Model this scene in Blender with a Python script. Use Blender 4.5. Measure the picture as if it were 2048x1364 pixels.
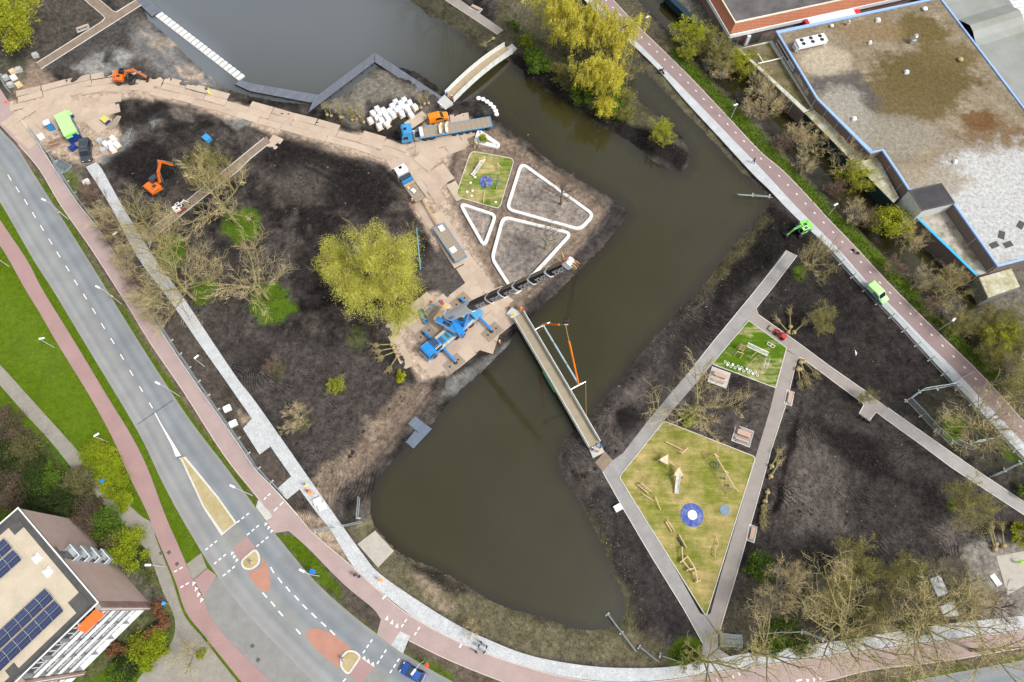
import bpy,bmesh,math,random
import numpy as np
from mathutils import Vector,Matrix
from mathutils.geometry import tessellate_polygon
random.seed(7);rng=np.random.default_rng(11)
for o in list(bpy.data.objects):bpy.data.objects.remove(o)
S=bpy.context.scene
COL=S.collection
R=math.radians
FPX=1365.0;CAMH=117.0;NX,NY=1014.0,1212.0
_dx,_dy=NX-1024.0,NY-682.0
TILT=math.atan(math.hypot(_dx,_dy)/FPX);ROLL=math.atan2(_dx,_dy)
cR,sR,cT,sT=math.cos(ROLL),math.sin(ROLL),math.cos(TILT),math.sin(TILT)
cam=bpy.data.cameras.new('camera');cam.sensor_width=36;cam.lens=FPX/2048*36
cam.clip_start=1;cam.clip_end=3000
camo=bpy.data.objects.new('camera',cam);COL.objects.link(camo);S.camera=camo
_f=Vector((0,sT,-cT));_U=Vector((0,cT,sT));_X=Vector((1,0,0))
_r=cR*_X-sR*_U;_u=sR*_X+cR*_U
camo.matrix_world=Matrix(((_r.x,_u.x,-_f.x,0),(_r.y,_u.y,-_f.y,0),(_r.z,_u.z,-_f.z,CAMH),(0,0,0,1)))
SUN_EL,SUN_AZ=52.0,-25.0
world=bpy.data.worlds.new('World');S.world=world;world.use_nodes=True
wn=world.node_tree;wn.nodes.clear()
sky=wn.nodes.new('ShaderNodeTexSky');sky.sky_type='NISHITA';sky.sun_disc=False
sky.sun_elevation=R(SUN_EL);sky.sun_rotation=R(90-SUN_AZ);sky.air_density=1.0;sky.dust_density=3.0
hs=wn.nodes.new('ShaderNodeHueSaturation');hs.inputs['Saturation'].default_value=0.24
bg=wn.nodes.new('ShaderNodeBackground');bg.inputs[1].default_value=0.115
wo=wn.nodes.new('ShaderNodeOutputWorld')
wtc=wn.nodes.new('ShaderNodeTexCoord');wno=wn.nodes.new('ShaderNodeTexNoise');wno.inputs['Scale'].default_value=2.8;wno.inputs['Detail'].default_value=5
wmr=wn.nodes.new('ShaderNodeMapRange');wmr.inputs[1].default_value=.3;wmr.inputs[2].default_value=.7;wmr.inputs[3].default_value=.45;wmr.inputs[4].default_value=1.6
wsc=wn.nodes.new('ShaderNodeVectorMath');wsc.operation='SCALE'
wn.links.new(wtc.outputs['Generated'],wno.inputs['Vector']);wn.links.new(wno.outputs['Fac'],wmr.inputs[0]);wn.links.new(wmr.outputs[0],wsc.inputs['Scale'])
wn.links.new(sky.outputs[0],hs.inputs['Color']);wn.links.new(hs.outputs[0],wsc.inputs[0]);wn.links.new(wsc.outputs[0],bg.inputs[0]);wn.links.new(bg.outputs[0],wo.inputs[0])
sun=bpy.data.lights.new('sun','SUN');sun.energy=1.5;sun.angle=R(12);sun.color=(1,0.965,0.92)
suno=bpy.data.objects.new('sun',sun);COL.objects.link(suno)
_sd=Vector((math.cos(R(SUN_EL))*math.cos(R(SUN_AZ)),math.cos(R(SUN_EL))*math.sin(R(SUN_AZ)),math.sin(R(SUN_EL))))
suno.rotation_euler=_sd.to_track_quat('Z','Y').to_euler();suno.location=(60,-30,100)
vs=S.view_settings;vs.view_transform='Standard';vs.look='None';vs.gamma=1;vs.use_curve_mapping=False
vs.exposure=0.88
def G(x,y,z=0.0):
 u=(x-1024.0)/FPX;v=-(y-682.0)/FPX
 u2=cR*u+sR*v;v2=-sR*u+cR*v
 dy=sT+v2*cT;dz=-cT+v2*sT
 k=(z-CAMH)/dz
 return u2*k,dy*k
def P(x,y,z=0.0):
 a,b=G(x,y,z);return Vector((a,b,z))
def PX(X,Y,Z=0.0):
 dz=Z-CAMH
 fw=Y*sT-dz*cT;up=Y*cT+dz*sT
 u2=X/fw;v2=up/fw
 u=cR*u2-sR*v2;v=sR*u2+cR*v2
 return 1024+u*FPX,682-v*FPX
def face2(a,b,z=0.0):
 p,q=P(*a,z),P(*b,z);d=q-p
 return(p+q)/2,math.atan2(d.y,d.x),d.length
MATS={}
def newmat(name):
 m=bpy.data.materials.new(name);m.use_nodes=True
 nt=m.node_tree;b=nt.nodes['Principled BSDF'];return m,nt,b
def nd(nt,t,**kw):
 n=nt.nodes.new(t)
 for k,v in kw.items():setattr(n,k,v)
 return n
def mixc(nt,fac,a,b,mode='MIX'):
 n=nt.nodes.new('ShaderNodeMix');n.data_type='RGBA';n.blend_type=mode
 for s,v in((n.inputs[0],fac),(n.inputs[6],a),(n.inputs[7],b)):
  if hasattr(v,'is_output')or isinstance(v,bpy.types.NodeSocket):nt.links.new(v,s)
  elif isinstance(v,(tuple,list)):s.default_value=(*v[:3],1)
  else:s.default_value=v
 return n.outputs[2]
def noise_(nt,vec,scale,detail=4,rough=.55,dist=0):
 n=nd(nt,'ShaderNodeTexNoise');n.inputs['Scale'].default_value=scale;n.inputs['Detail'].default_value=detail
 n.inputs['Roughness'].default_value=rough;n.inputs['Distortion'].default_value=dist
 nt.links.new(vec,n.inputs['Vector']);return n.outputs['Fac']
def ramp_(nt,fac,stops):
 n=nd(nt,'ShaderNodeValToRGB');e=n.color_ramp.elements
 while len(e)<len(stops):e.new(.5)
 for i,(p,c)in enumerate(stops):
  e[i].position=p;e[i].color=(*c,1)if len(c)==3 else c
 nt.links.new(fac,n.inputs[0]);return n.outputs[0]
def mapr(nt,v,a,b,c,d):
 n=nd(nt,'ShaderNodeMapRange');n.inputs[1].default_value=a;n.inputs[2].default_value=b
 n.inputs[3].default_value=c;n.inputs[4].default_value=d;nt.links.new(v,n.inputs[0]);return n.outputs[0]
def bump_(nt,b,h,strength,dist):
 n=nd(nt,'ShaderNodeBump');n.inputs['Strength'].default_value=strength;n.inputs['Distance'].default_value=dist
 nt.links.new(h,n.inputs['Height']);nt.links.new(n.outputs[0],b.inputs['Normal'])
def wpos(nt):return nd(nt,'ShaderNodeNewGeometry').outputs['Position']
def opos(nt):return nd(nt,'ShaderNodeTexCoord').outputs['Object']
def M(name,col=(.5,.5,.5),rough=.6,metal=0.0,var=.25,scale=2.0,dirt=None,dirtamt=.5,bump=0.0,world=False,coat=0.0):
 if name in MATS:return MATS[name]
 m,nt,b=newmat(name);v=wpos(nt)if world else opos(nt)
 n=noise_(nt,v,scale,6,.65)
 k=mapr(nt,n,.25,.75,1-var,1+var)
 mul=nd(nt,'ShaderNodeVectorMath',operation='SCALE');mul.inputs[0].default_value=col;nt.links.new(k,mul.inputs['Scale'])
 c=mul.outputs[0]
 if dirt:
  n2=noise_(nt,v,scale*.6+.2,8,.7)
  c=mixc(nt,mapr(nt,n2,.45,.75,0,dirtamt),c,dirt)
 nt.links.new(c,b.inputs['Base Color'])
 b.inputs['Roughness'].default_value=rough;b.inputs['Metallic'].default_value=metal;b.inputs['Specular IOR Level'].default_value=.12 if rough>.7 else .4
 if coat:b.inputs['Coat Weight'].default_value=coat;b.inputs['Coat Roughness'].default_value=.08
 if bump:bump_(nt,b,noise_(nt,v,scale*6,5),.6,bump)
 MATS[name]=m;return m
class MB:
 def __init__(s):s.v=[];s.f=[];s.m=[]
 def add(s,vs,fs,m=0):
  k=len(s.v);s.v.extend([tuple(p)for p in vs]);s.f.extend([tuple(i+k for i in f)for f in fs]);s.m.extend([m]*len(fs));return s
 def box(s,c,d,rz=0,m=0,rot=None):
  x,y,z=d[0]/2,d[1]/2,d[2]/2;c=Vector(c)
  q=rot if rot is not None else Matrix.Rotation(rz,3,'Z')
  vs=[c+q@Vector((i*x,j*y,k*z))for i in(-1,1)for j in(-1,1)for k in(-1,1)]
  return s.add(vs,[(0,1,3,2),(4,6,7,5),(0,4,5,1),(2,3,7,6),(0,2,6,4),(1,5,7,3)],m)
 def bar(s,a,b,w,h=None,m=0):
  a,b=Vector(a),Vector(b);d=b-a;L=d.length
  if L<1e-6:return s
  h=h or w;d/=L;up=Vector((0,0,1))if abs(d.z)<.95 else Vector((1,0,0))
  y=up.cross(d).normalized();z=d.cross(y)
  q=Matrix((d,y,z)).transposed()
  return s.box((a+b)/2,(L,w,h),m=m,rot=q)
 def tube(s,pts,rs,n=6,m=0,caps=True):
  pts=[Vector(p)for p in pts]
  if not isinstance(rs,(list,tuple)):rs=[rs]*len(pts)
  rings=[];k0=len(s.v);ref=None
  for i,p in enumerate(pts):
   d=(pts[min(i+1,len(pts)-1)]-pts[max(i-1,0)]).normalized()
   if ref is None:ref=Vector((0,0,1))if abs(d.z)<.9 else Vector((1,0,0))
   x=ref.cross(d)
   if x.length<1e-4:x=Vector((1,.3,0)).cross(d)
   x.normalize();y=d.cross(x)
   for k in range(n):
    a=2*math.pi*k/n;s.v.append(tuple(p+(x*math.cos(a)+y*math.sin(a))*rs[i]))
  for i in range(len(pts)-1):
   for k in range(n):
    a=k0+i*n+k;b_=k0+i*n+(k+1)%n;s.f.append((a,b_,b_+n,a+n));s.m.append(m)
  if caps and n>2:
   s.f.append(tuple(k0+k for k in range(n-1,-1,-1)));s.m.append(m)
   e=k0+(len(pts)-1)*n;s.f.append(tuple(e+k for k in range(n)));s.m.append(m)
  return s
 def lathe(s,c,prof,n=12,m=0,axis=None,caps=True):
  c=Vector(c);q=axis.to_track_quat('Z','Y').to_matrix()if axis is not None else Matrix.Identity(3)
  k0=len(s.v)
  for r_,z_ in prof:
   for k in range(n):
    a=2*math.pi*k/n;s.v.append(tuple(c+q@Vector((r_*math.cos(a),r_*math.sin(a),z_))))
  for i in range(len(prof)-1):
   for k in range(n):
    a=k0+i*n+k;b_=k0+i*n+(k+1)%n;s.f.append((a,b_,b_+n,a+n));s.m.append(m)
  if caps:
   s.f.append(tuple(k0+k for k in range(n-1,-1,-1)));s.m.append(m)
   e=k0+(len(prof)-1)*n;s.f.append(tuple(e+k for k in range(n)));s.m.append(m)
  return s
 def prism(s,poly,z0,z1,m=0,mside=None):
  pts=[Vector((p[0],p[1],0))for p in poly]
  ar=sum(pts[i].x*pts[(i+1)%len(pts)].y-pts[(i+1)%len(pts)].x*pts[i].y for i in range(len(pts)))
  if ar<0:pts=pts[::-1]
  tris=tessellate_polygon([pts]);n=len(pts);k=len(s.v)
  s.v.extend([(p.x,p.y,z1)for p in pts]);s.v.extend([(p.x,p.y,z0)for p in pts])
  for t in tris:
   a,b_,c_=[pts[i]for i in t]
   t=t if(b_-a).cross(c_-a).z>0 else t[::-1]
   s.f.append(tuple(k+i for i in t));s.m.append(m)
  ms=m if mside is None else mside
  for i in range(n):
   j=(i+1)%n;s.f.append((k+n+i,k+n+j,k+j,k+i));s.m.append(ms)
  return s
 def sideprof(s,prof,hw,m=0):
  n=len(prof);k=len(s.v)
  for sg in(1,-1):
   s.v.extend([(x,sg*hw(x,z),z)for x,z in prof])
  pts=[Vector((x,z,0))for x,z in prof]
  for t in tessellate_polygon([pts]):
   a,b_,c_=[pts[i]for i in t]
   if(b_-a).cross(c_-a).z>0:t=t[::-1]
   s.f.append(tuple(k+i for i in t));s.m.append(m);s.f.append(tuple(k+n+i for i in t[::-1]));s.m.append(m)
  ar=sum(pts[i].x*pts[(i+1)%n].y-pts[(i+1)%n].x*pts[i].y for i in range(n))
  for i in range(n):
   j=(i+1)%n;q=(k+i,k+n+i,k+n+j,k+j)
   s.f.append(q if ar>0 else q[::-1]);s.m.append(m)
  return s
 def sweep(s,pts,w,h,z=0,m=0,closed=False):
  pts=[Vector((p[0],p[1]))for p in pts];n=len(pts);k=len(s.v)
  for i,p in enumerate(pts):
   a=pts[(i-1)%n]if closed or i>0 else p;b_=pts[(i+1)%n]if closed or i<n-1 else p
   d=(b_-a);d=d.normalized()if d.length>1e-6 else Vector((1,0));nn=Vector((-d.y,d.x))
   if 0<i<n-1 or closed:
    d1=(p-a).normalized()if(p-a).length>1e-6 else d
    c_=max(.5,abs(nn.dot(Vector((-d1.y,d1.x)))));nn=nn/c_
   for q,zz in((p+nn*w/2,z),(p+nn*w/2,z+h),(p-nn*w/2,z+h),(p-nn*w/2,z)):s.v.append((q.x,q.y,zz))
  for i in range(n if closed else n-1):
   a=k+4*i;b_=k+4*((i+1)%n)
   for j in range(3):s.f.append((a+j,b_+j,b_+j+1,a+j+1));s.m.append(m)
  if not closed:
   s.f.append((k,k+1,k+2,k+3));s.m.append(m);e=k+4*(n-1);s.f.append((e+3,e+2,e+1,e));s.m.append(m)
  return s
 def mesh(s,name,mats,smooth=False):
  me=bpy.data.meshes.new(name);me.from_pydata(s.v,[],s.f)
  for m_ in(mats if isinstance(mats,(list,tuple))else[mats]):me.materials.append(m_)
  if len(me.materials)>1:me.polygons.foreach_set('material_index',np.array(s.m,dtype=np.int32))
  if smooth:me.polygons.foreach_set('use_smooth',np.ones(len(me.polygons),dtype=bool))
  me.update();return me
 def build(s,name,mats,parent=None,smooth=False,bevel=0):
  return put(name,s.mesh(name,mats,smooth),parent,bevel)
def put(name,me,parent=None,bevel=0):
 o=bpy.data.objects.new(name,me);COL.objects.link(o)
 if parent is not None:o.parent=parent
 if bevel:
  b=o.modifiers.new('bevel','BEVEL');b.width=bevel;b.segments=2;b.limit_method='ANGLE';b.angle_limit=R(35)
 return o
def thing(name,label,cat,loc=(0,0,0),rz=0,group=None):
 o=bpy.data.objects.new(name,None);COL.objects.link(o);o.empty_display_size=.3
 o.location=loc;o.rotation_euler=(0,0,rz);return tag(o,label,cat,group)
def tag(o,label,cat,group=None):
 o['label']=label;o['category']=cat
 if group:o['group']=group
 return o
def struct(o):o['kind']='structure';return o
def stuff(o):o['kind']='stuff';return o
def kids(o):return[c for c in COL.objects if c.parent==o]
TREEKIDS={}
def clone(o,loc=None,rz=None,scale=None,label=None,group=None,parent=None):
 c=o.copy();COL.objects.link(c);c.parent=parent
 if loc is not None:c.location=loc
 if rz is not None:c.rotation_euler=(0,0,rz)
 if scale is not None:c.scale=(scale,scale,scale)if not isinstance(scale,(tuple,list))else scale
 if label:c['label']=label
 if group:c['group']=group
 for ch in o.children:clone(ch,parent=c)
 return c
def smooth2(pts,n=6,closed=False):
 pts=[Vector(p)for p in pts];out=[];N=len(pts)
 for i in range(N if closed else N-1):
  p0=pts[(i-1)%N]if closed or i>0 else pts[0]*2-pts[1]
  p1=pts[i];p2=pts[(i+1)%N]
  p3=pts[(i+2)%N]if closed or i<N-2 else pts[-1]*2-pts[-2]
  for k in range(n):
   t=k/n
   out.append(.5*((2*p1)+(p2-p0)*t+(2*p0-5*p1+4*p2-p3)*t*t+(3*p1-p0-3*p2+p3)*t**3))
 if not closed:out.append(pts[-1])
 return[tuple(p)for p in out]
def rounded(pts,r,n=5):
 out=[];N=len(pts);V=[Vector(p)for p in pts]
 for i in range(N):
  p=V[i];a=V[i-1]-p;b=V[(i+1)%N]-p;q=min(r,a.length*.45,b.length*.45)
  A=p+a.normalized()*q;B=p+b.normalized()*q
  for k in range(n+1):
   t=k/n;out.append(tuple((1-t)**2*A+2*t*(1-t)*p+t*t*B))
 return out
def W2(pts,z=0):return[P(x,y,z).to_2d()for x,y in pts]
def resamp(pts,n):
 p=np.array([tuple(q)for q in pts]);d=np.r_[0,np.cumsum(np.hypot(*np.diff(p,axis=0).T))]
 t=np.linspace(0,d[-1],n);return np.c_[np.interp(t,d,p[:,0]),np.interp(t,d,p[:,1])]
def along(pts,step,off=0.0):
 p=np.array([tuple(q)[:2]for q in pts]);d=np.r_[0,np.cumsum(np.hypot(*np.diff(p,axis=0).T))]
 res=[];t=off
 while t<d[-1]:
  i=min(np.searchsorted(d,t,'right')-1,len(p)-2);k=(t-d[i])/max(d[i+1]-d[i],1e-6)
  q=p[i]+(p[i+1]-p[i])*k;a=math.atan2(*(p[i+1]-p[i])[::-1]);res.append((Vector((q[0],q[1],0)),a));t+=step
 return res
HARD=[]
def sheet(name,poly,z,mat,thick=.14,parent=None,hard=True,st=True):
 if hard:HARD.append(poly)
 o=MB().prism(W2(poly),z-thick,z).build(name,mat,parent)
 if parent is None and st:struct(o)
 return o
def strip(name,L,Rr,z,mat,thick=.14,n=6,hard=True,parent=None):
 l=smooth2(L,n);r=smooth2(Rr,n)
 return sheet(name,l+r[::-1],z,mat,thick,parent,hard)
def kerb(pts,w,h,z,mat,parent,closed=False,sm=0):
 q=smooth2(pts,sm,closed)if sm else pts
 return MB().sweep(W2(q),w,h,z,closed=closed).build('kerb',mat,parent)
 # ================================================================== SETTING: surface materials
def ground_mat(name,c1,c2,s1=.35,s2=9,rough=.9,bump=.01,speck=None,mid=(.35,.65)):
 m,nt,b=newmat(name);v=wpos(nt)
 n1=noise_(nt,v,s1,7,.65);n2=noise_(nt,v,s2,6,.7)
 c=mixc(nt,mapr(nt,n1,mid[0],mid[1],0,1),c1,c2)
 k=mapr(nt,n2,.3,.7,.78,1.22);sc=nd(nt,'ShaderNodeVectorMath',operation='SCALE')
 nt.links.new(c,sc.inputs[0]);nt.links.new(k,sc.inputs['Scale']);c=sc.outputs[0]
 if speck:
  vo=nd(nt,'ShaderNodeTexVoronoi');vo.inputs['Scale'].default_value=speck[1];nt.links.new(v,vo.inputs['Vector'])
  c=mixc(nt,mapr(nt,vo.outputs['Distance'],speck[2],speck[2]+.06,1,0),c,speck[0])
 nt.links.new(c,b.inputs['Base Color']);b.inputs['Roughness'].default_value=rough;b.inputs['Specular IOR Level'].default_value=.15
 bump_(nt,b,n2,.7,bump);MATS[name]=m;return m
def paver_mat(name,c1,c2,mort,sx,sy,ang,c3=None,smear=0):
 m,nt,b=newmat(name);v=wpos(nt)
 mp=nd(nt,'ShaderNodeMapping');mp.inputs['Rotation'].default_value=(0,0,ang);nt.links.new(v,mp.inputs[0]);v2=mp.outputs[0]
 br=nd(nt,'ShaderNodeTexBrick');nt.links.new(v2,br.inputs['Vector'])
 br.inputs['Color1'].default_value=(*c1,1);br.inputs['Color2'].default_value=(*c2,1);br.inputs['Mortar'].default_value=(*mort,1)
 br.inputs['Scale'].default_value=1;br.inputs['Mortar Size'].default_value=.02;br.inputs['Brick Width'].default_value=sx;br.inputs['Row Height'].default_value=sy
 c=br.outputs['Color']
 n1=noise_(nt,v,.5,7,.7)
 if c3:c=mixc(nt,mapr(nt,noise_(nt,v,1.7,8,.75,smear),.46,.6,0,.8),c,c3)
 k=mapr(nt,n1,.3,.7,.85,1.12);sc=nd(nt,'ShaderNodeVectorMath',operation='SCALE')
 nt.links.new(c,sc.inputs[0]);nt.links.new(k,sc.inputs['Scale'])
 nt.links.new(sc.outputs[0],b.inputs['Base Color']);b.inputs['Roughness'].default_value=.85;b.inputs['Specular IOR Level'].default_value=.2
 bump_(nt,b,br.outputs['Fac'],.4,-.01);MATS[name]=m;return m
def road_mat():
 m,nt,b=newmat('asphalt_road');v=wpos(nt)
 at=nd(nt,'ShaderNodeAttribute',attribute_name='cross');x=at.outputs['Fac']
 c=ramp_(nt,x,[(0,(.215,.21,.2)),(.07,(.185,.19,.19)),(.15,(.215,.215,.21)),(.23,(.165,.175,.18)),(.34,(.2,.205,.2)),(.44,(.185,.185,.18)),(.52,(.15,.165,.175)),(.62,(.185,.19,.195)),(.72,(.135,.155,.168)),(.84,(.175,.182,.187)),(.93,(.15,.165,.175)),(1,(.2,.19,.175))])
 n1=noise_(nt,v,.22,6,.6);n2=noise_(nt,v,14,5,.7)
 k=mapr(nt,n1,.3,.7,1.05,1.38);sc=nd(nt,'ShaderNodeVectorMath',operation='SCALE');nt.links.new(c,sc.inputs[0]);nt.links.new(k,sc.inputs['Scale'])
 k2=mapr(nt,n2,.3,.7,.9,1.1);s2=nd(nt,'ShaderNodeVectorMath',operation='SCALE');nt.links.new(sc.outputs[0],s2.inputs[0]);nt.links.new(k2,s2.inputs['Scale'])
 nt.links.new(s2.outputs[0],b.inputs['Base Color']);b.inputs['Roughness'].default_value=.88;bump_(nt,b,n2,.5,.006)
 MATS['road']=m;return m
road_mat()
ground_mat('redcycle',(.385,.295,.275),(.33,.25,.235),.3,16,.9,.004)
ground_mat('redcycle2',(.35,.23,.215),(.305,.2,.19),.25,16,.9,.004)
ground_mat('redcycle3',(.29,.215,.205),(.245,.185,.18),.2,16,.9,.004)
ground_mat('asphalt_park',(.235,.23,.225),(.31,.295,.28),.5,12,.92,.005)
ground_mat('asphalt_brown',(.26,.235,.212),(.31,.275,.25),.5,12,.92,.005)
ground_mat('concrete',(.42,.42,.40),(.5,.49,.47),1.2,12,.85,.004)
ground_mat('darksoilbrown',(.19,.145,.11),(.26,.2,.15),.7,8,.95,.02)
ground_mat('gravel_yellow',(.34,.27,.12),(.42,.36,.22),.5,14,.95,.01)
ground_mat('orange_brick',(.42,.22,.16),(.36,.19,.14),.6,12,.9,.006)
ground_mat('kerbwhite',(.62,.6,.55),(.5,.48,.44),1.0,12,.8,.003)
ground_mat('kerbpale',(.55,.47,.40),(.45,.38,.33),1.0,12,.85,.003)
ground_mat('whiteseat',(.74,.735,.72),(.62,.61,.59),.6,8,.6,.004)
ground_mat('paint',(.8,.8,.78),(.66,.66,.64),2.5,20,.7,.002)
ground_mat('plate',(.50,.40,.31),(.41,.32,.245),.3,7,.8,.012)
ground_mat('plate2',(.48,.38,.295),(.41,.325,.25),.35,7,.8,.012)
ground_mat('plate3',(.455,.36,.28),(.38,.295,.23),.3,7,.8,.012)
ground_mat('plate_rust',(.42,.29,.19),(.36,.27,.2),.5,6,.8,.008)
def turf_mat(name,green,straw,lo,hi,ang,seedv):
 m,nt,b=newmat(name);v=wpos(nt);mp=nd(nt,'ShaderNodeMapping');mp.inputs['Rotation'].default_value=(0,0,ang);mp.inputs['Scale'].default_value=(.22,1.5,1);mp.inputs['Location'].default_value=(seedv,3,0);nt.links.new(v,mp.inputs[0])
 st=noise_(nt,mp.outputs[0],.9,6,.65,.8);bl=noise_(nt,v,.16,4,.6);fi=noise_(nt,v,6,5,.7)
 ad=nd(nt,'ShaderNodeMath',operation='MULTIPLY_ADD');nt.links.new(bl,ad.inputs[0]);ad.inputs[1].default_value=1.3;nt.links.new(st,ad.inputs[2])
 c=mixc(nt,mapr(nt,ad.outputs[0],lo,hi,0,1),green,straw);c=mixc(nt,mapr(nt,noise_(nt,v,.5,5,.6),.35,.65,0,.6),c,tuple(x*.62 for x in green))
 sc=nd(nt,'ShaderNodeVectorMath',operation='SCALE');nt.links.new(c,sc.inputs[0]);nt.links.new(mapr(nt,fi,.3,.7,.72,1.3),sc.inputs['Scale']);nt.links.new(sc.outputs[0],b.inputs['Base Color']);b.inputs['Roughness'].default_value=.95;b.inputs['Specular IOR Level'].default_value=.1;bump_(nt,b,fi,.7,.03);MATS[name]=m
turf_mat('turf_worn',(.165,.195,.022),(.44,.335,.15),.9,1.34,R(35),5);turf_mat('turf_worn2',(.085,.17,.006),(.48,.375,.18),1.0,1.35,R(-20),2);turf_mat('turf_green',(.075,.15,.007),(.46,.39,.2),1.14,1.4,R(-30),9)
paver_mat('white_pavers',(.62,.635,.635),(.55,.565,.57),(.44,.45,.45),.21,.105,R(57),(.27,.285,.3),3.2)
paver_mat('white_pavers2',(.50,.52,.53),(.45,.47,.485),(.4,.41,.42),.3,.3,R(45),(.42,.43,.44),1)
paver_mat('grey_pavers',(.30,.275,.235),(.26,.24,.205),(.2,.19,.16),.3,.3,R(50))
paver_mat('street_pavers',(.275,.27,.255),(.245,.24,.23),(.2,.2,.19),.22,.11,R(50))
ground_mat('pale_blocks',(.36,.33,.28),(.42,.39,.34),.8,9,.9,.01)
paver_mat('light_path',(.37,.355,.33),(.33,.315,.295),(.25,.24,.23),.3,.15,R(-35))
M('white_paint',(.8,.8,.8),.5)
# ================================================================== roads and paths
def ribbon(name,L,Rr,z,mat,n=90,m=14):
 l=resamp(W2(smooth2(L,8)),n);r=resamp(W2(smooth2(Rr,8)),n)
 HARD.append(smooth2(L,4)+smooth2(Rr,4)[::-1])
 v=np.zeros((n,m+1,3));t=np.linspace(0,1,m+1)
 v[:,:,:2]=l[:,None]*(1-t[None,:,None])+r[:,None]*t[None,:,None];v[:,:,2]=z
 fs=[(i*(m+1)+j,i*(m+1)+j+1,(i+1)*(m+1)+j+1,(i+1)*(m+1)+j)for i in range(n-1)for j in range(m)]
 a,b,c=v[0,0],v[0,1],v[1,1]
 if np.cross(b-a,c-a)[2]<0:fs=[f[::-1]for f in fs]
 me=bpy.data.meshes.new(name);me.from_pydata(v.reshape(-1,3).tolist(),[],fs);me.materials.append(mat)
 at=me.attributes.new('cross','FLOAT','POINT');at.data.foreach_set('value',np.tile(t,n).astype(np.float32))
 return struct(put(name,me))
roadL=[(-90,260),(0,404),(67,520),(105,579),(173,692),(274,860),(321,957),(355,1022),(403,1104),(433,1150),(462,1189),(505,1240),(562,1299),(640,1375),(760,1470),(950,1560),(1250,1590),(1560,1560),(1850,1480),(2300,1380)]
roadR=[(-60,180),(0,257),(36,296),(64,342),(110,414),(180,525),(278,684),(357,806),(395,860),(452,934),(511,1014),(549,1065),(628,1160),(695,1222),(754,1268),(808,1307),(859,1337),(915,1368),(1050,1420),(1250,1450),(1500,1432),(1700,1394),(1834,1360),(2048,1320),(2300,1270)]
road=ribbon('main_road',roadL,roadR,0.0,MATS['road'])
cycL_l=[(-60,420),(0,491),(51,579),(85,635),(113,684),(177,788),(223,872),(256,947),(293,1022),(315,1078),(351,1163),(372,1224),(410,1273),(480,1360),(540,1430)]
cycL_r=[(-60,350),(0,440),(54,520),(85,579),(150,685),(213,790),(262,870),(295,936),(327,1022),(351,1078),(372,1127),(386,1160),(408,1200),(420,1232),(462,1286),(520,1342),(600,1420)]
cycL=strip('red_cycle_path',cycL_l,cycL_r,.03,MATS['redcycle2'])
footL_l=[(-60,700),(0,770),(49,826),(103,885),(149,942),(226,1030),(256,1063),(295,1104),(326,1183),(350,1240),(340,1290),(290,1340),(250,1400)]
footL_r=[(-60,665),(0,729),(74,811),(113,854),(174,921),(271,1022),(303,1046),(313,1080),(344,1158),(368,1229),(405,1275),(440,1320),(520,1420)]
footL=strip('beige_footway',footL_l,footL_r,.05,MATS['grey_pavers'])
cycC_l=[(-60,180),(0,250),(38,290),(80,340),(121,409),(187,504),(259,617),(301,686),(367,783),(449,911),(516,996),(538,1032),(577,1062),(618,1098),(687,1168),(746,1217),(768,1245),(818,1281),(885,1314),(951,1342),(1013,1366),(1100,1395),(1230,1408),(1350,1404),(1500,1385),(1650,1362),(1741,1340),(1888,1322),(2048,1295),(2200,1270)]
cycC_r=[(-60,100),(0,177),(30,225),(64,267),(113,343),(154,404),(213,481),(277,591),(339,688),(408,790),(475,885),(508,935),(551,980),(595,1030),(628,1068),(703,1132),(757,1181),(821,1232),(921,1286),(1020,1324),(1128,1354),(1230,1365),(1333,1361),(1436,1344),(1520,1332),(1687,1308),(1848,1287),(2048,1260),(2200,1238)]
cycC=strip('red_cycle_path',cycC_l,cycC_r,.04,MATS['redcycle'])
MB().sweep(W2(smooth2(cycC_r[2:14],5)),.16,.1,0).build('kerb',MATS['kerbwhite'],cycC)
MB().sweep(W2(smooth2(cycC_l[2:12],5)),.16,.08,0).build('kerb',MATS['kerbpale'],cycC)
MB().sweep(W2(smooth2(cycC_r[12:-1],5)),.14,.07,0).build('kerb',MATS['kerbpale'],cycC)
MB().sweep(W2(smooth2(cycC_l[17:21],5)),.16,.08,0).build('kerb',MATS['kerbpale'],cycC)
MB().sweep(W2(smooth2(cycC_l[24:],5)),.16,.08,0).build('kerb',MATS['kerbpale'],cycC)
footD_l=[(172,334),(221,412),(277,517),(344,607),(398,686),(446,754),(505,839),(541,893),(582,952),(599,978),(631,1022),(664,1065),(703,1124),(733,1156),(775,1190),(807,1216),(850,1246),(919,1281),(1018,1319),(1127,1349),(1230,1360),(1333,1356),(1436,1339),(1520,1327),(1687,1303),(1848,1282),(2048,1255),(2200,1232)]
footD_r=[(192,325),(205,340),(246,414),(315,525),(364,591),(427,686),(477,760),(510,802),(574,893),(615,952),(664,1022),(685,1052),(728,1111),(759,1147),(833,1199),(910,1247),(974,1278),(1064,1312),(1180,1332),(1282,1336),(1359,1331),(1462,1312),(1520,1303),(1634,1288),(1768,1267),(1901,1247),(2048,1231),(2200,1212)]
footD_l=footD_l[:12]+[(x-1,y+3)for x,y in footD_l[12:]]
footD=strip('white_paver_footpath',footD_l,footD_r,.06,MATS['white_pavers'])
sheet('paved_pad',[(504,837),(486,857),(519,909),(542,892)],.056,MATS['white_pavers'])
sheet('paved_pad',[(583,952),(554,978),(574,999),(600,978)],.056,MATS['white_pavers'])
sheet('paved_pad',[(516,1000),(538,1022),(545,1034),(532,1041),(512,1014)],.045,MATS['concrete'])
sheet('paved_slope',[(715,1088),(750,1061),(788,1102),(756,1135)],.03,MATS['pale_blocks'])
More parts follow.
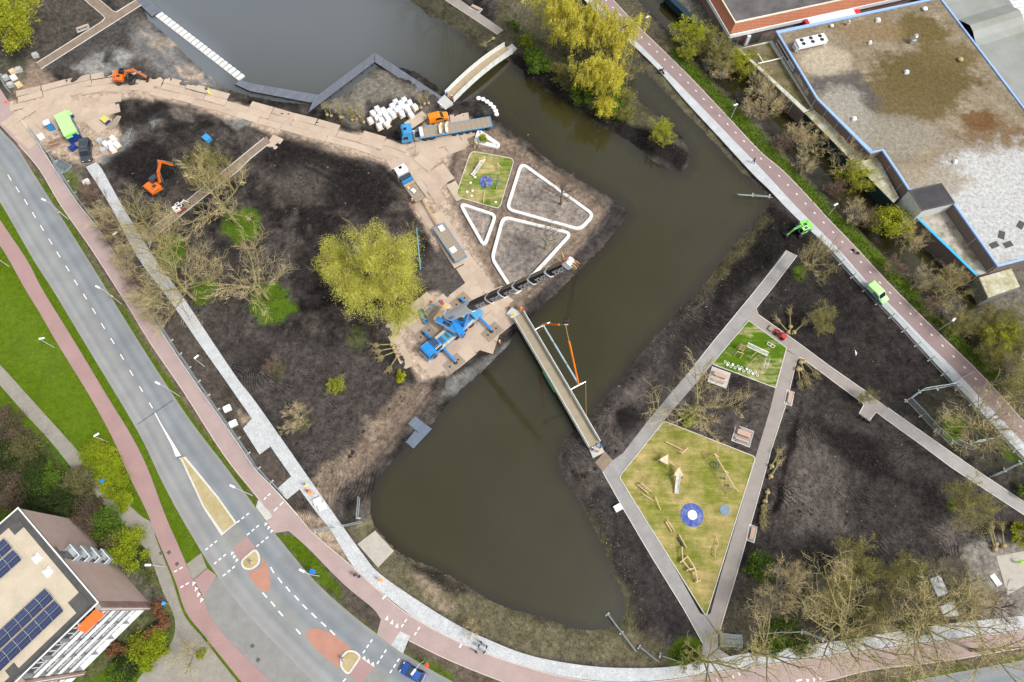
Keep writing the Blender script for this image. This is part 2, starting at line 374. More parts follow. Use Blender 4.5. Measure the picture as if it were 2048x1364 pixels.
footE_l=[(1100,-70),(1169,0),(1213,47),(1251,77),(1313,136),(1372,203),(1436,272),(1504,346),(1537,378),(1588,431),(1660,498),(1727,573),(1794,642),(1830,682),(1875,731),(1928,787),(2000,865),(2048,915),(2200,1075)]
cycE_l=[(1125,-70),(1190,0),(1256,67),(1295,105),(1385,195),(1462,275),(1523,338),(1602,423),(1671,492),(1733,562),(1781,610),(1853,684),(1901,731),(1971,806),(2048,886),(2200,1045)]
cycE_r=[(1150,-80),(1226,0),(1272,49),(1333,108),(1392,167),(1457,236),(1520,303),(1567,343),(1618,396),(1660,442),(1714,498),(1770,559),(1834,624),(1895,684),(1955,742),(2022,814),(2048,843),(2200,1000)]
cycE=strip('red_cycle_path',cycE_l,cycE_r,.04,MATS['redcycle3'])
strip('white_paver_footway',footE_l,cycE_l,.032,MATS['white_pavers2'])
MB().sweep(W2(smooth2(cycE_r,5)),.2,.06,0).build('kerb',MATS['kerbpale'],cycE)
F1=[(1572,500),(1500,594),(1429,680),(1390,729),(1300,836),(1246,906),(1226,920),(1205,943),(1222,975),(1241,962),(1240,949),(1328,841),(1425,728),(1494,641),(1511,618),(1541,581),(1594,511)]
f1=sheet('park_path',F1,.02,MATS['asphalt_park'])
F2=[(1222,975),(1241,962),(1280,1022),(1339,1117),(1400,1226),(1410,1231),(1436,1270),(1436,1296),(1460,1313),(1398,1327),(1405,1300),(1405,1286),(1367,1217),(1305,1117),(1249,1022)]
f2=sheet('park_path',F2,.024,MATS['asphalt_park'])
F3=[(1411,1231),(1421,1227),(1441,1152),(1482,1014),(1511,914),(1540,819),(1551,774),(1572,700),(1599,716),(1591,728),(1572,808),(1543,897),(1511,1014),(1475,1142),(1437,1268)]
f3=sheet('park_path',F3,.028,MATS['asphalt_brown'])
F4=[(1494,641),(1511,618),(1516,629),(1594,684),(1660,733),(1733,784),(1776,816),(1762,832),(1751,824),(1738,842),(1718,827),(1727,808),(1714,798),(1660,758),(1599,716),(1573,699),(1570,694),(1502,643)]
f4=sheet('park_path',F4,.032,MATS['asphalt_brown'])
f5=sheet('light_path',[(1776,816),(1848,867),(1955,942),(2048,1004),(2200,1105),(2200,1135),(2048,1030),(1901,934),(1848,894),(1762,832)],.034,MATS['light_path'])
for par,pts in((f1,[(1572,505),(1500,594),(1429,680),(1390,729)]),(f1,[(1594,511),(1541,581),(1512,617),(1516,629),(1594,684),(1660,733),(1733,784)]),(f2,[(1205,943),(1249,1022),(1305,1117),(1367,1217),(1405,1286)]),(f3,[(1591,730),(1572,808),(1543,897),(1511,1014),(1475,1142),(1437,1268)]),(f4,[(1591,730),(1594,719),(1599,715),(1607,718),(1660,758),(1714,798),(1726,807),(1727,811),(1718,827)]),(f4,[(1738,842),(1751,825),(1757,827),(1762,832)]),(f5,[(1776,816),(1848,867),(1955,942),(2060,1012)]),(f5,[(1762,832),(1848,894),(1901,934),(2060,1038)])):
 kerb(pts,.12,.09,0,MATS['kerbwhite'],par)
g1=sheet('brown_path',[(281,464),(299,459),(344,425),(446,343),(533,272),(541,285),(500,318),(475,343),(421,384),(318,466),(310,474),(300,494),(290,478)],.0,MATS['darksoilbrown'])
kerb([(280,462),(299,459),(344,425),(446,343),(528,276)],.13,.1,-.03,MATS['kerbwhite'],g1);kerb([(299,496),(301,484),(310,473),(421,384),(475,343),(500,318),(536,289)],.13,.1,-.03,MATS['kerbwhite'],g1)
g2=sheet('brown_path',[(73,126),(204,43),(210,36),(204,29),(160,-8),(130,-40),(160,-40),(190,-8),(226,22),(233,24),(272,0),(283,10),(82,138)],.0,MATS['darksoilbrown'])
kerb([(73,126),(204,43),(210,36),(204,29),(160,-8)],.13,.1,-.03,MATS['kerbwhite'],g2);kerb([(190,-8),(226,22),(233,24),(272,0)],.13,.1,-.03,MATS['kerbwhite'],g2);kerb([(82,138),(283,10)],.13,.1,-.03,MATS['kerbwhite'],g2)
g3=sheet('brown_path',[(850,-35),(890,0),(995,69),(1007,60),(921,0),(870,-40)],.0,MATS['asphalt_brown'])
kerb([(850,-35),(890,0),(995,69)],.12,.08,-.03,MATS['kerbpale'],g3)
sheet('paved_pad',[(1859,1158),(1880,1150),(1897,1186),(1876,1194)],.03,MATS['white_pavers']);sheet('paved_pad',[(1880,1214),(1908,1200),(1918,1232),(1888,1236)],.03,MATS['white_pavers']);sheet('paved_pad',[(1992,1112),(2060,1100),(2060,1165),(2015,1190)],.02,MATS['pale_blocks'])
sheet('brown_path',[(1190,925),(1205,943),(1226,921),(1210,903)],.012,MATS['darksoilbrown'])
sheet('side_street',[(400,1196),(428,1150),(442,1158),(472,1196),(515,1247),(572,1306),(650,1384),(720,1450),(590,1450),(518,1356),(458,1294),(408,1232)],-.008,MATS['street_pavers'])
rx=sheet('red_crossing',[(387,1160),(415,1137),(432,1150),(412,1185),(409,1196)],.034,MATS['redcycle2'])
sheet('paved_pad',[(372,1129),(402,1106),(414,1136),(386,1159)],.03,MATS['grey_pavers'])
sheet('red_crossing',[(538,1034),(560,1045),(577,1062),(550,1066),(532,1042)],.036,MATS['redcycle'])
sheet('red_crossing',[(762,1238),(800,1262),(782,1290),(754,1268)],.036,MATS['redcycle'])
sheet('paved_pad',[(800,1262),(820,1272),(806,1307),(782,1290)],.048,MATS['white_pavers'])
sheet('paved_pad',[(447,1070),(473,1049),(494,1073),(467,1096)],.014,MATS['street_pavers'],hard=False)
sheet('red_crossing',[(467,1096),(494,1073),(511,1096),(481,1121)],.014,MATS['redcycle2'],hard=False)
sheet('red_crossing',[(723,1312),(750,1333),(722,1366),(696,1350)],.014,MATS['redcycle2'],hard=False)
sheet('paved_pad',[(750,1333),(778,1352),(760,1385),(722,1366)],.014,MATS['street_pavers'],hard=False)
def island(poly,mat,lab):
 t=thing('traffic_island',lab,'traffic island',P(*poly[0]));o=t.location
 w=[p-o.to_2d()for p in W2(poly)]
 MB().prism(w,0,.1).build('island_surface',mat,t);MB().sweep(w,.28,.16,0,closed=True).build('kerb',MATS['kerbwhite'],t)
island([(362,915),(370,915),(436,995),(472,1046),(445,1068),(408,1014)],MATS['gravel_yellow'],'long tapering traffic island with yellow gravel between two carriageways')
island(rounded([(483,1122),(511,1098),(519,1112),(518,1128),(502,1139),(487,1136)],8),MATS['gravel_yellow'],'small rounded gravel island beside the upper orange brick lens')
island(rounded([(722,1312),(697,1349),(682,1334),(683,1314),(695,1302),(708,1302)],8),MATS['gravel_yellow'],'small rounded gravel island at the tip of the larger orange brick lens')
sheet('brick_lens',smooth2([(497,1146),(521,1134),(525,1114),(536,1138),(541,1162),(538,1180),(526,1182),(510,1168)],4,True),.012,MATS['orange_brick'],hard=False)
sheet('brick_lens',smooth2([(613,1272),(618,1260),(634,1257),(660,1266),(690,1286),(702,1300),(684,1306),(680,1334),(660,1322),(630,1296)],4,True),.012,MATS['orange_brick'],hard=False)
def dash(p,q,w,par,z=.018):MB().prism(quad2(P(*p).to_2d(),P(*q).to_2d(),w),z-.012,z).build('road_marking',MATS['paint'],par)
def quad2(a,b,w):
 d=(b-a).normalized();n=Vector((-d.y,d.x))*w/2;return[a+n,b+n,b-n,a-n]
for i,a in enumerate([(19,355),(35,379),(52,404),(68,430),(84,456),(101,483),(117,509),(135,537),(152,565),(170,593),(188,622),(206,652),(225,682),(244,714),(263,746),(282,778),(302,811)]):
 dash((a[0]-3.4,a[1]-5.6),(a[0]+3.4,a[1]+5.6),.16,road)
dash((310,826),(352,905),.18,road,.017);MB().prism(W2([(318,840),(362,911),(352,915),(345,895)]),.006,.0165).build('road_marking',MATS['paint'],road)
for a,b in(((541,1134),(548,1146)),((556,1155),(564,1166)),((572,1173),(580,1183)),((589,1191),(598,1201)),((605,1209),(614,1218)),((623,1226),(633,1236)),((642,1244),(652,1253)),((660,1260),(670,1270)),((525,1185),(534,1195)),((542,1203),(550,1213)),((557,1222),(566,1232)),((574,1240),(583,1249)),((592,1258),(601,1268)),((412,1100),(440,1077)),):
 pass
for a,b in(((541,1134),(548,1146)),((556,1155),(564,1166)),((572,1173),(580,1183)),((589,1191),(598,1201)),((605,1209),(614,1218)),((623,1226),(633,1236)),((642,1244),(652,1253)),((660,1260),(670,1270)),((525,1185),(534,1195)),((542,1203),(550,1213)),((557,1222),(566,1232)),((592,1258),(601,1268)),((686,1363),(692,1357))):dash(a,b,.2,road)
def dashes(a,b,n,w,par,frac=.55,z=.018):
 for i in range(n):
  t0=i/n;t1=(i+frac)/n
  dash((a[0]+(b[0]-a[0])*t0,a[1]+(b[1]-a[1])*t0),(a[0]+(b[0]-a[0])*t1,a[1]+(b[1]-a[1])*t1),w,par,z)
dashes((411,1100),(438,1078),3,.22,road);dashes((428,1128),(456,1105),3,.22,road);dashes((446,1152),(474,1129),3,.22,road)
dashes((474,1045),(502,1023),3,.22,road);dashes((494,1070),(522,1047),3,.22,road);dashes((513,1093),(541,1070),3,.22,road)
dashes((726,1306),(748,1274),3,.22,road);dashes((754,1328),(776,1294),3,.22,road);dashes((780,1346),(802,1312),3,.22,road)
dashes((348,1144),(370,1132),2,.2,cycL,.6,.046);dashes((361,1175),(382,1163),2,.2,cycL,.6,.046)
dashes((528,999),(544,984),2,.2,cycC,.6,.056);dashes((548,1022),(572,999),2,.2,cycC,.6,.056)
dashes((803,1254),(816,1234),2,.2,cycC,.6,.056);dashes((829,1270),(842,1250),2,.2,cycC,.6,.056)
dash((765,1198),(772,1191),.25,cycC,.076);dash((919,1295),(924,1287),.25,cycC,.056)
dash((1433,1355),(1436,1364),.2,cycC,.056);dash((1465,1350),(1467,1357),.2,cycC,.056);dash((1476,1343),(1480,1350),.3,cycC,.056)
def shark(pts,d,w,l,par,z=.05):
 for p in pts:
  c=P(*p).to_2d();q=P(p[0]+d[0],p[1]+d[1]).to_2d();u=(q-c).normalized();n=Vector((-u.y,u.x))
  MB().prism([c+n*w/2,c-n*w/2,c+u*l],z-.012,z).build('give_way_triangle',MATS['paint'],par)
shark([(389,1164),(394,1175),(399,1186),(405,1197)],(-3,6),.55,.7,rx,.056)
shark([(466,1104),(470,1111),(475,1118)],(-3,5),.5,.6,road,.03);shark([(533,1046),(539,1053),(545,1060)],(-3,5),.5,.6,road,.06)
shark([(773,1240),(783,1248),(793,1255)],(2,-6),.55,.7,cycC,.062);shark([(727,1314),(735,1320),(744,1326)],(3,5),.55,.7,road,.03)
shark([(1615,1358),(1628,1356),(1640,1354)],(0,6),.5,.7,cycC,.056)
dash((1592,1362),(1604,1359),.25,cycC,.056)
midE=[((a[0]*.42+b[0]*.58),(a[1]*.42+b[1]*.58))for a,b in zip(resamp(cycE_l,60),resamp(cycE_r,60))]
for p,a in along(W2(smooth2(midE,2)),2.62,1.2):
 if-130<p.x<130:MB().prism(quad2(p.to_2d()-Vector((math.cos(a),math.sin(a)))*.22,p.to_2d()+Vector((math.cos(a),math.sin(a)))*.22,.22),.04,.053).build('road_marking',MATS['paint'],cycE)
M('cast_iron',(.09,.085,.08),.7);M('joint_tar',(.05,.05,.05),.7)
for px in((505,1292),(516,1320),(338,1105),(354,1128),(322,1106)):o=MB().box((0,0,0),(.55,.55,.02),.7).build('drain_cover',MATS['cast_iron'],road);o.location=P(*px,.055)
dash((275,849),(309,825),.12,road,.0165);dash((311,824),(346,800),.12,road,.0165)
for o in list(road.children)[-2:]:o.name='tar_joint';o.data.materials[0]=MATS['joint_tar']
st2=sheet('back_street',[(1960,-30),(2110,-60),(2190,190),(2060,130),(2044,80),(2000,20)],.0,MATS['street_pavers'])
for i in range(7):dash((2018+i*4.5,-1+i*7),(2044+i*4.5,-5+i*7),.9,st2,.014)
dash((2008,17),(2030,38),.35,st2,.013);dash((2044,62),(2056,92),.5,st2,.013)
# ================================================================== playground turf, beds (hard so that the ground is flat below)
S1=rounded([(942,302),(1029,318),(999,418),(911,393)],11)
S2=rounded([(1497,641),(1573,696),(1551,776),(1424,728)],3)
S3=rounded([(1328,842),(1511,914),(1412,1233),(1238,954)],7)
pg1=sheet('playground_turf',S1,.03,MATS['turf_worn2']);pg2=sheet('playground_turf',S2,.036,MATS['turf_green']);pg3=sheet('playground_turf',S3,.04,MATS['turf_worn'])
for pg,s in((pg1,S1),(pg2,S2),(pg3,S3)):MB().sweep(W2(s),.13,.1,0,closed=True).build('kerb',MATS['kerbwhite'],pg)
BEDS=[([(1041,325),(1191,432),(1162,463),(1010,420)],'largest white-edged bed of bare soil beside the pond corner'),([(1005,432),(1146,467),(1030,594),(980,519)],'white-edged bed of bare soil under the crane boom'),([(917,406),(996,430),(969,498)],'small triangular white-edged bed beside the steel plate road')]
# ================================================================== ground
WZ=-.7
pond=[(270,-60),(288,15),(297,40),(325,66),(350,86),(370,110),(400,137),(430,160),(458,182),(500,190),(560,201),(610,209),(640,207),(661,199),(690,180),(728,154),(752,133),(772,128),(795,131),(833,144),(864,164),(887,180),(905,204),(923,200),(959,194),(985,214),(997,236),(1026,264),(1051,280),(1085,308),(1108,328),(1156,355),(1185,373),(1226,394),(1251,414),(1256,432),(1213,484),(1154,545),(1085,614),(1059,640),(1035,668),(1020,692),(980,729),(946,760),(913,788),(872,839),(845,875),(810,898),(777,931),(751,970),(741,996),(741,1029),(746,1050),(759,1063),(790,1101),(818,1117),(872,1137),(921,1165),(962,1191),(1010,1213),(1051,1224),(1110,1242),(1139,1255),(1185,1262),(1226,1253),(1250,1229),(1249,1191),(1228,1145),(1190,1065),(1163,1010),(1123,949),(1116,916),(1126,885),(1151,857),(1180,831),(1221,783),(1269,721),(1304,682),(1326,658),(1359,612),(1400,576),(1441,520),(1487,466),(1508,445),(1528,423),(1537,402),(1527,380),(1500,354),(1484,346),(1436,295),(1369,226),(1331,185),(1303,154),(1278,123),(1245,92),(1205,58),(1165,10),(1120,-50),(1075,-50),(1115,10),(1155,50),(1190,85),(1225,125),(1247,160),(1264,187),(1303,223),(1333,246),(1366,275),(1381,303),(1382,326),(1364,344),(1333,339),(1300,321),(1256,282),(1205,256),(1154,218),(1103,185),(1062,159),(1028,132),(1005,118),(959,95),(916,64),(859,31),(815,0),(760,-60)]
ditch=[(1240,-60),(1277,0),(1308,33),(1333,59),(1359,85),(1440,172),(1530,238),(1570,300),(1640,372),(1735,474),(1775,507),(1810,540),(1900,645),(1950,706),(2060,800),(2200,920),(2200,830),(2060,700),(1950,600),(1850,497),(1800,450),(1745,395),(1700,348),(1600,250),(1500,160),(1425,85),(1372,33),(1331,0),(1280,-60)]
CELL=.4
gx=np.arange(-150,150+CELL/2,CELL);gy=np.arange(-45,170+CELL/2,CELL)
GX,GY=np.meshgrid(gx,gy);NXg,NYg=len(gx),len(gy)
A0,B0=PX(GX,GY,0.0);AW,BW=PX(GX,GY,WZ)
def vnoise(sc,seed,oct=4,X=None,Y=None):
 X=GX if X is None else X;Y=GY if Y is None else Y
 r=np.random.default_rng(seed);out=0;amp=1;tot=0
 for o in range(oct):
  g=r.random((257,257));x=(X/sc+100)%256;y=(Y/sc+100)%256
  i=x.astype(int);j=y.astype(int);fx=x-i;fy=y-j;fx=fx*fx*(3-2*fx);fy=fy*fy*(3-2*fy)
  v=(g[j,i]*(1-fx)+g[j,i+1]*fx)*(1-fy)+(g[j+1,i]*(1-fx)+g[j+1,i+1]*fx)*fy
  out=out+amp*v;tot+=amp;amp*=.55;sc/=2.03
 return out/tot-.5
def sdf(poly,A,B):
 p=np.array(poly,float);D=np.full(A.shape,1e9);ins=np.zeros(A.shape,bool)
 for i in range(len(p)):
  a=p[i];b=p[(i+1)%len(p)];e=b-a;L=e@e+1e-9
  wx=A-a[0];wy=B-a[1];t=np.clip((wx*e[0]+wy*e[1])/L,0,1)
  D=np.minimum(D,(wx-e[0]*t)**2+(wy-e[1]*t)**2)
  c=((a[1]<=B)&(b[1]>B))|((b[1]<=B)&(a[1]>B))
  with np.errstate(divide='ignore',invalid='ignore'):xi=a[0]+(B-a[1])/(b[1]-a[1])*e[0]
  ins^=c&(A<xi)
 D=np.sqrt(D);D[ins]*=-1;return D
def local(poly,pad,A,B):
 p=np.array(poly,float)
 return(A>p[:,0].min()-pad)&(A<p[:,0].max()+pad)&(B>p[:,1].min()-pad)&(B<p[:,1].max()+pad)
def lsdf(poly,pad,A,B):
 m=local(poly,pad,A,B);D=np.full(A.shape,float(pad)*2)
 if m.any():D[m]=sdf(poly,A[m],B[m])
 return D
sst=lambda x:np.clip(x,0,1)**2*(3-2*np.clip(x,0,1))
n_lo,n_mid,n_hi,n_f=vnoise(14,1),vnoise(5,2),vnoise(1.6,3),vnoise(.8,4,2)
WOB=n_mid*26+n_hi*16
COLR=np.zeros(GX.shape+(3,));RAKE=np.full(GX.shape,.6);WET=np.zeros(GX.shape)
DARK,MIDS,LITE,MUD,SAND,SILT=map(np.array,((.016,.0142,.0135),(.056,.0475,.0425),(.12,.102,.09),(.19,.142,.107),(.32,.25,.18),(.20,.195,.185)))
LAWN,VERGE,WEED=map(np.array,((.072,.124,.005),(.12,.108,.056),(.055,.075,.022)))
k=sst(.5+n_lo*2.6+n_hi*1.1)[...,None];k2=sst(.28+n_mid*2.2+n_hi*1.8)[...,None]
COLR[:]=DARK*(1-k)+MIDS*k;COLR[:]=COLR*(1-k2*.65)+LITE*k2*.65*.75
def paint(poly,col,feather=8,s=1.0,wob=1.0,wet=None,rake=None):
 pad=feather+30*wob;m=local(poly,pad,A0,B0)
 if not m.any():return
 d=sdf(poly,A0[m],B0[m])+WOB[m]*wob;w=sst(.5-d/(2*feather))*s
 COLR[m]=COLR[m]*(1-w[:,None])+np.array(col)*w[:,None]
 if wet is not None:WET[m]=WET[m]*(1-w)+wet*w
 if rake is not None:RAKE[m]=RAKE[m]*(1-w)+rake*w
HGT=np.zeros(GX.shape)
def mound(c,r,h,wob=.6):
 m=(abs(A0-c[0])<r*1.6)&(abs(B0-c[1])<r*1.6)
 d=np.hypot(A0[m]-c[0],B0[m]-c[1])/r+WOB[m]*wob/r*.6;HGT[m]+=h*sst(1-d)
paint([(-200,200),(0,257),(64,342),(278,684),(511,1014),(700,1222),(920,1368),(1250,1450),(2300,1270),(2300,1700),(-300,1700)],LAWN,4,wob=.1,rake=0)
paint([(-200,300),(0,491),(113,684),(223,872),(175,905),(113,854),(0,729),(-200,560)],LAWN*np.array((1.15,1.1,1)),6,wob=.4,rake=0)
paint([(0,560),(150,760),(180,850),(120,800),(0,650)],(.10,.165,.012),30,.6)
paint([(-80,770),(103,885),(226,1030),(300,1110),(330,1200),(300,1215),(200,1080),(40,1010),(-80,1060)],(.05,.06,.02),10,wob=.6)
paint([(120,860),(170,930),(150,950),(95,900)],(.045,.11,.008),10,.9)
paint([(300,1110),(335,1200),(352,1250),(330,1300),(240,1364),(150,1364),(299,1205)],(.085,.088,.04),8,wob=.4)
paint([(170,1364),(235,1320),(300,1340),(330,1364)],LAWN,8)
paint([(200,1100),(250,1130),(330,1200),(300,1210)],(.10,.09,.075),5)
paint([(-60,160),(0,250),(64,342),(278,684),(511,1014),(549,1062),(577,1062),(516,996),(449,911),(301,686),(121,409),(38,285)],MUD*.75,3,wob=.3,rake=0)
for a,b in zip(roadR[3:11],roadR[4:12]):paint([a,b,(b[0]+9,b[1]-4),(a[0]+9,a[1]-4)],LAWN*.9,4,.95,wob=.5)
V1=[(549,1070),(577,1060),(618,1098),(687,1168),(746,1217),(764,1245),(752,1266),(695,1222),(628,1160)]
paint(V1,(.085,.07,.058),3,wob=.2,rake=.3);paint([(552,1068),(590,1075),(640,1125),(678,1172),(690,1205),(640,1165),(600,1120)],LAWN*.95,4,wob=.5)
V2=[(818,1276),(885,1314),(951,1342),(1030,1370),(1100,1395),(1050,1418),(915,1366),(810,1306)]
paint(V2,(.105,.085,.062),3,wob=.2,rake=.2);paint([(812,1312),(860,1335),(905,1364),(900,1345),(850,1318)],LAWN*.9,5,.8)
paint([(1640,1364),(1741,1342),(1888,1324),(2060,1298),(2060,1320),(1834,1360),(1760,1376)],(.12,.1,.065),4,wob=.3);paint([(1760,1366),(1834,1350),(2060,1312),(2060,1320),(1834,1362)],LAWN*.85,5,.8)
paint([(64,267),(113,343),(154,404),(172,334),(150,290)],(.13,.11,.085),6,rake=.3);paint([(118,330),(150,345),(170,400),(150,400)],LAWN*.8,10,.7)
paint([(154,404),(339,688),(408,790),(500,925),(582,1005),(640,1090),(703,1124),(599,978),(541,893),(398,686),(277,517),(172,340)],(.075,.062,.052),6,wob=.5,rake=1)
paint([(595,1030),(628,1068),(703,1130),(664,1065),(640,1040)],SAND*.95,6,.9)
paint([(470,815),(500,835),(486,850)],SAND,6,.8)
haul=[(-20,215),(15,200),(110,180),(230,160),(330,172),(430,192),(520,222),(620,250),(720,272),(800,290),(860,240),(940,240),(960,262),(915,300),(895,360),(915,410),(940,470),(990,560),(1020,620),(990,670),(905,740),(840,770),(790,660),(850,590),(900,560),(860,470),(800,370),(770,330),(680,310),(560,272),(450,235),(330,205),(240,195),(200,215),(240,260),(240,310),(170,330),(110,310),(20,250)]
HARD.append(haul)
paint(haul,(.38,.295,.225),7,wob=.8,rake=.05)
paint([(60,110),(100,150),(130,180),(60,195),(20,190),(40,150)],MUD*1.15,10,rake=.1);paint([(0,120),(40,100),(60,150),(30,190),(0,170)],(.10,.10,.07),10,.8)
paint([(830,560),(900,470),(930,520),(960,590),(900,600)],MIDS*1.4,10,rake=.2)
paint([(930,260),(1000,255),(1060,290),(1110,330),(1200,385),(1232,420),(1190,470),(1090,580),(1030,640),(985,560),(940,470),(900,400),(910,300)],MUD*.95,8,wob=.5,rake=.25)
paint([(1000,255),(1060,290),(1110,328),(1190,375),(1250,415),(1254,435),(1200,480),(1140,545),(1060,620),(1050,612),(1120,540),(1200,450),(1210,425),(1150,372),(1060,305),(1000,265)],DARK*2.4,6,wob=.8,rake=.6)
paint([(1075,300),(1120,335),(1225,400),(1215,425),(1150,370)],SAND*.62,5,.5)
for b,lab in BEDS:paint(b,(.235,.2,.172),4,wob=.1,rake=.2)
paint([(985,520),(1040,470),(1090,490),(1060,560)],(.13,.117,.106),25,.7,rake=.3)
paint([(640,205),(700,165),(750,130),(870,200),(860,235),(700,250)],(.155,.14,.115),8,rake=.2)
paint([(735,205),(830,190),(860,215),(780,260),(730,250)],DARK*2,10,.9)
paint([(140,135),(180,105),(230,95),(262,110),(258,135),(215,150),(160,150)],SILT*1.05,8,wob=.6,rake=.1);mound((185,130),30,.5);mound((240,110),26,.55)
paint([(205,100),(228,98),(228,130),(205,125)],DARK*2.2,6,.9)
paint([(260,55),(300,40),(440,160),(455,180),(400,180),(330,160),(270,110)],(.13,.125,.12),14,wob=1,wet=.75,rake=0)
for i in range(22):
 t=random.random();c=(275+t*150+random.uniform(-18,18),62+t*105+random.uniform(-28,14));a=random.uniform(.4,1.1);l=random.uniform(10,26)
 dx_,dy_=math.cos(a)*l,math.sin(a)*l
 paint([(c[0]-dx_,c[1]-dy_),(c[0]-dx_*.2+3,c[1]+2-dy_*.3),(c[0]+dx_,c[1]+dy_),(c[0]+dx_*.2-3,c[1]+dy_*.4)],SAND*random.uniform(.7,1.15),5,.8,wob=.7)
for q,w in(([(235,280),(262,255),(275,268),(268,290),(250,305),(225,312)],.95),([(300,240),(325,225),(332,235),(305,258)],.9),([(455,245),(490,235),(500,250),(475,262)],.9),([(200,318),(225,308),(235,315),(205,330)],.8)):
 paint(q,(.16,.16,.15),6,wob=.6,wet=w,rake=0)
paint([(270,215),(320,205),(400,215),(360,240),(290,235)],DARK*1.1,12);paint([(215,310),(300,265),(345,300),(350,360),(280,390),(230,350)],DARK*1.0,14,rake=.2)
paint([(345,215),(385,218),(380,240),(350,235)],LITE*1.2,8,.8)
paint([(560,270),(680,310),(770,330),(800,400),(740,440),(640,380),(570,350),(520,320)],DARK*.95,16,.95,rake=.4)
paint([(600,330),(660,340),(640,400),(570,400),(540,360)],LITE*.75,20,.6)
paint([(440,640),(700,700),(790,740),(830,790),(760,880),(620,930),(480,760)],(.062,.053,.049),25,.8,rake=1.3)
paint([(800,770),(855,765),(870,790),(800,870),(720,950),(640,990),(620,960),(720,880)],MUD*.85,9,wob=.9,rake=.3)
paint([(730,830),(760,845),(745,880),(720,870)],SAND*.7,10,.7);paint([(640,930),(700,890),(710,910),(660,960),(630,990)],SAND*.62,10,.8)
paint([(780,930),(830,880),(850,890),(790,950),(740,1000),(700,1030),(680,1010)],DARK*1.3,10,.9);paint([(640,990),(690,960),(670,1010),(660,1040)],MUD,8,.8)
for c,rx_,ry_ in(((480,448),42,38),((543,605),48,46),((408,583),27,30),((345,500),30,32)):
 paint([(c[0]+rx_*q_*math.cos(a),c[1]+ry_*q_*math.sin(a))for a,q_ in zip(np.linspace(0,6.28,20)[:-1],rng.uniform(.78,1.08,19))],LAWN*np.array((.95,1.05,1)),7,.9,wob=.75,rake=0)
for c,r_ in(((600,842),17),((552,738),15),((678,775),15),((715,675),22),((820,603),12)):
 paint([(c[0]+r_*math.cos(a),c[1]+r_*math.sin(a))for a in np.linspace(0,6.28,16)[:-1]],(.07,.08,.03),6,.75,wob=.5)
paint([(920,790),(1000,715),(1035,668),(1020,680),(960,720),(900,760),(880,790)],(.16,.16,.15),7,.7)
def ruts(pts,off,w,col,s=.8):
 L_=resamp(smooth2(pts,4),30)
 for o_ in off:
  d_=np.gradient(L_,axis=0);n_=np.c_[-d_[:,1],d_[:,0]]/np.hypot(*d_.T)[:,None];q=L_+n_*o_
  paint([tuple(p)for p in q+n_*w/2]+[tuple(p)for p in(q-n_*w/2)[::-1]],col,2.5,s,wob=.12)
ruts([(855,775),(800,850),(740,920),(680,985)],(-9,7),5,MIDS*1.1);ruts([(850,775),(790,850),(725,925),(665,985)],(-1,16),3,SAND*.8,.6)
ruts([(880,480),(920,540),(960,590)],(-12,-4,5),3,DARK*2.5);ruts([(1030,290),(1110,345),(1215,415),(1150,500),(1050,600)],(-5,4),4,MIDS*1.6,.7);ruts([(1040,300),(1120,355),(1200,415),(1140,495),(1045,590)],(0,8),3,SAND*.7,.5)
ruts([(330,240),(400,260),(470,290)],(-6,6),4,DARK);ruts([(560,300),(640,340),(760,400)],(-8,6),5,DARK*.9);ruts([(1640,520),(1720,620),(1830,740)],(-8,8),5,DARK*.8);ruts([(1590,860),(1570,960),(1560,1060)],(8,22),5,LITE*.9,.6)
paint([(741,1029),(790,1101),(872,1137),(1000,1212),(1140,1256),(1226,1254),(1260,1250),(1400,1320),(1282,1336),(1064,1312),(910,1247),(759,1147),(690,1055)],(.115,.102,.062),8,wob=.6,rake=.2)
paint([(815,1120),(880,1140),(960,1190),(900,1190),(830,1150)],DARK*1.6,10,.9);paint([(820,1150),(850,1150),(920,1220),(890,1230)],SAND*.8,10,.8)
paint([(1160,1010),(1190,1065),(1250,1190),(1260,1240),(1400,1300),(1370,1222),(1249,1024),(1200,950)],DARK*2.3,10,rake=.1);paint([(1165,1010),(1180,1000),(1260,1190),(1270,1250),(1230,1262),(1190,1075)],(.085,.082,.045),9,.85)
paint([(1126,885),(1180,831),(1304,682),(1400,576),(1508,445),(1540,420),(1600,440),(1594,511),(1500,594),(1390,729),(1226,920),(1205,943),(1120,930)],(.06,.052,.047),8,.8,rake=1)
paint([(1540,410),(1590,430),(1630,490),(1560,520),(1480,590),(1420,620),(1440,540)],DARK*.85,14,rake=.2);paint([(1400,576),(1441,520),(1510,445),(1535,425),(1545,440),(1450,545),(1400,600)],VERGE*.6,8,.8)
paint([(1200,830),(1260,770),(1300,740),(1290,800),(1240,850)],LITE,14,.8,rake=1.4);paint([(1232,825),(1262,805),(1290,840),(1250,875),(1232,850)],DARK*1.4,6,.9);mound((1260,835),28,.8)
paint([(1440,600),(1500,605),(1450,660),(1330,760),(1330,690)],DARK*1.2,20,.8)
paint([(1541,581),(1594,511),(1660,500),(1794,645),(1930,790),(1850,860),(1776,814),(1599,688),(1516,629)],DARK*1.35,10,.75,rake=1)
paint([(1600,735),(1720,830),(1860,905),(2040,1040),(2000,1110),(1860,1130),(1640,1160),(1510,1180),(1520,1010),(1580,800)],(.042,.037,.034),10,.7,rake=1.2)
paint([(1600,860),(1660,900),(1690,960),(1700,1060),(1600,1080),(1560,1000)],LITE*.82,26,.85,rake=1.8);paint([(1620,840),(1740,870),(1800,960),(1740,960),(1660,890)],DARK*.8,14,.9,rake=.2)
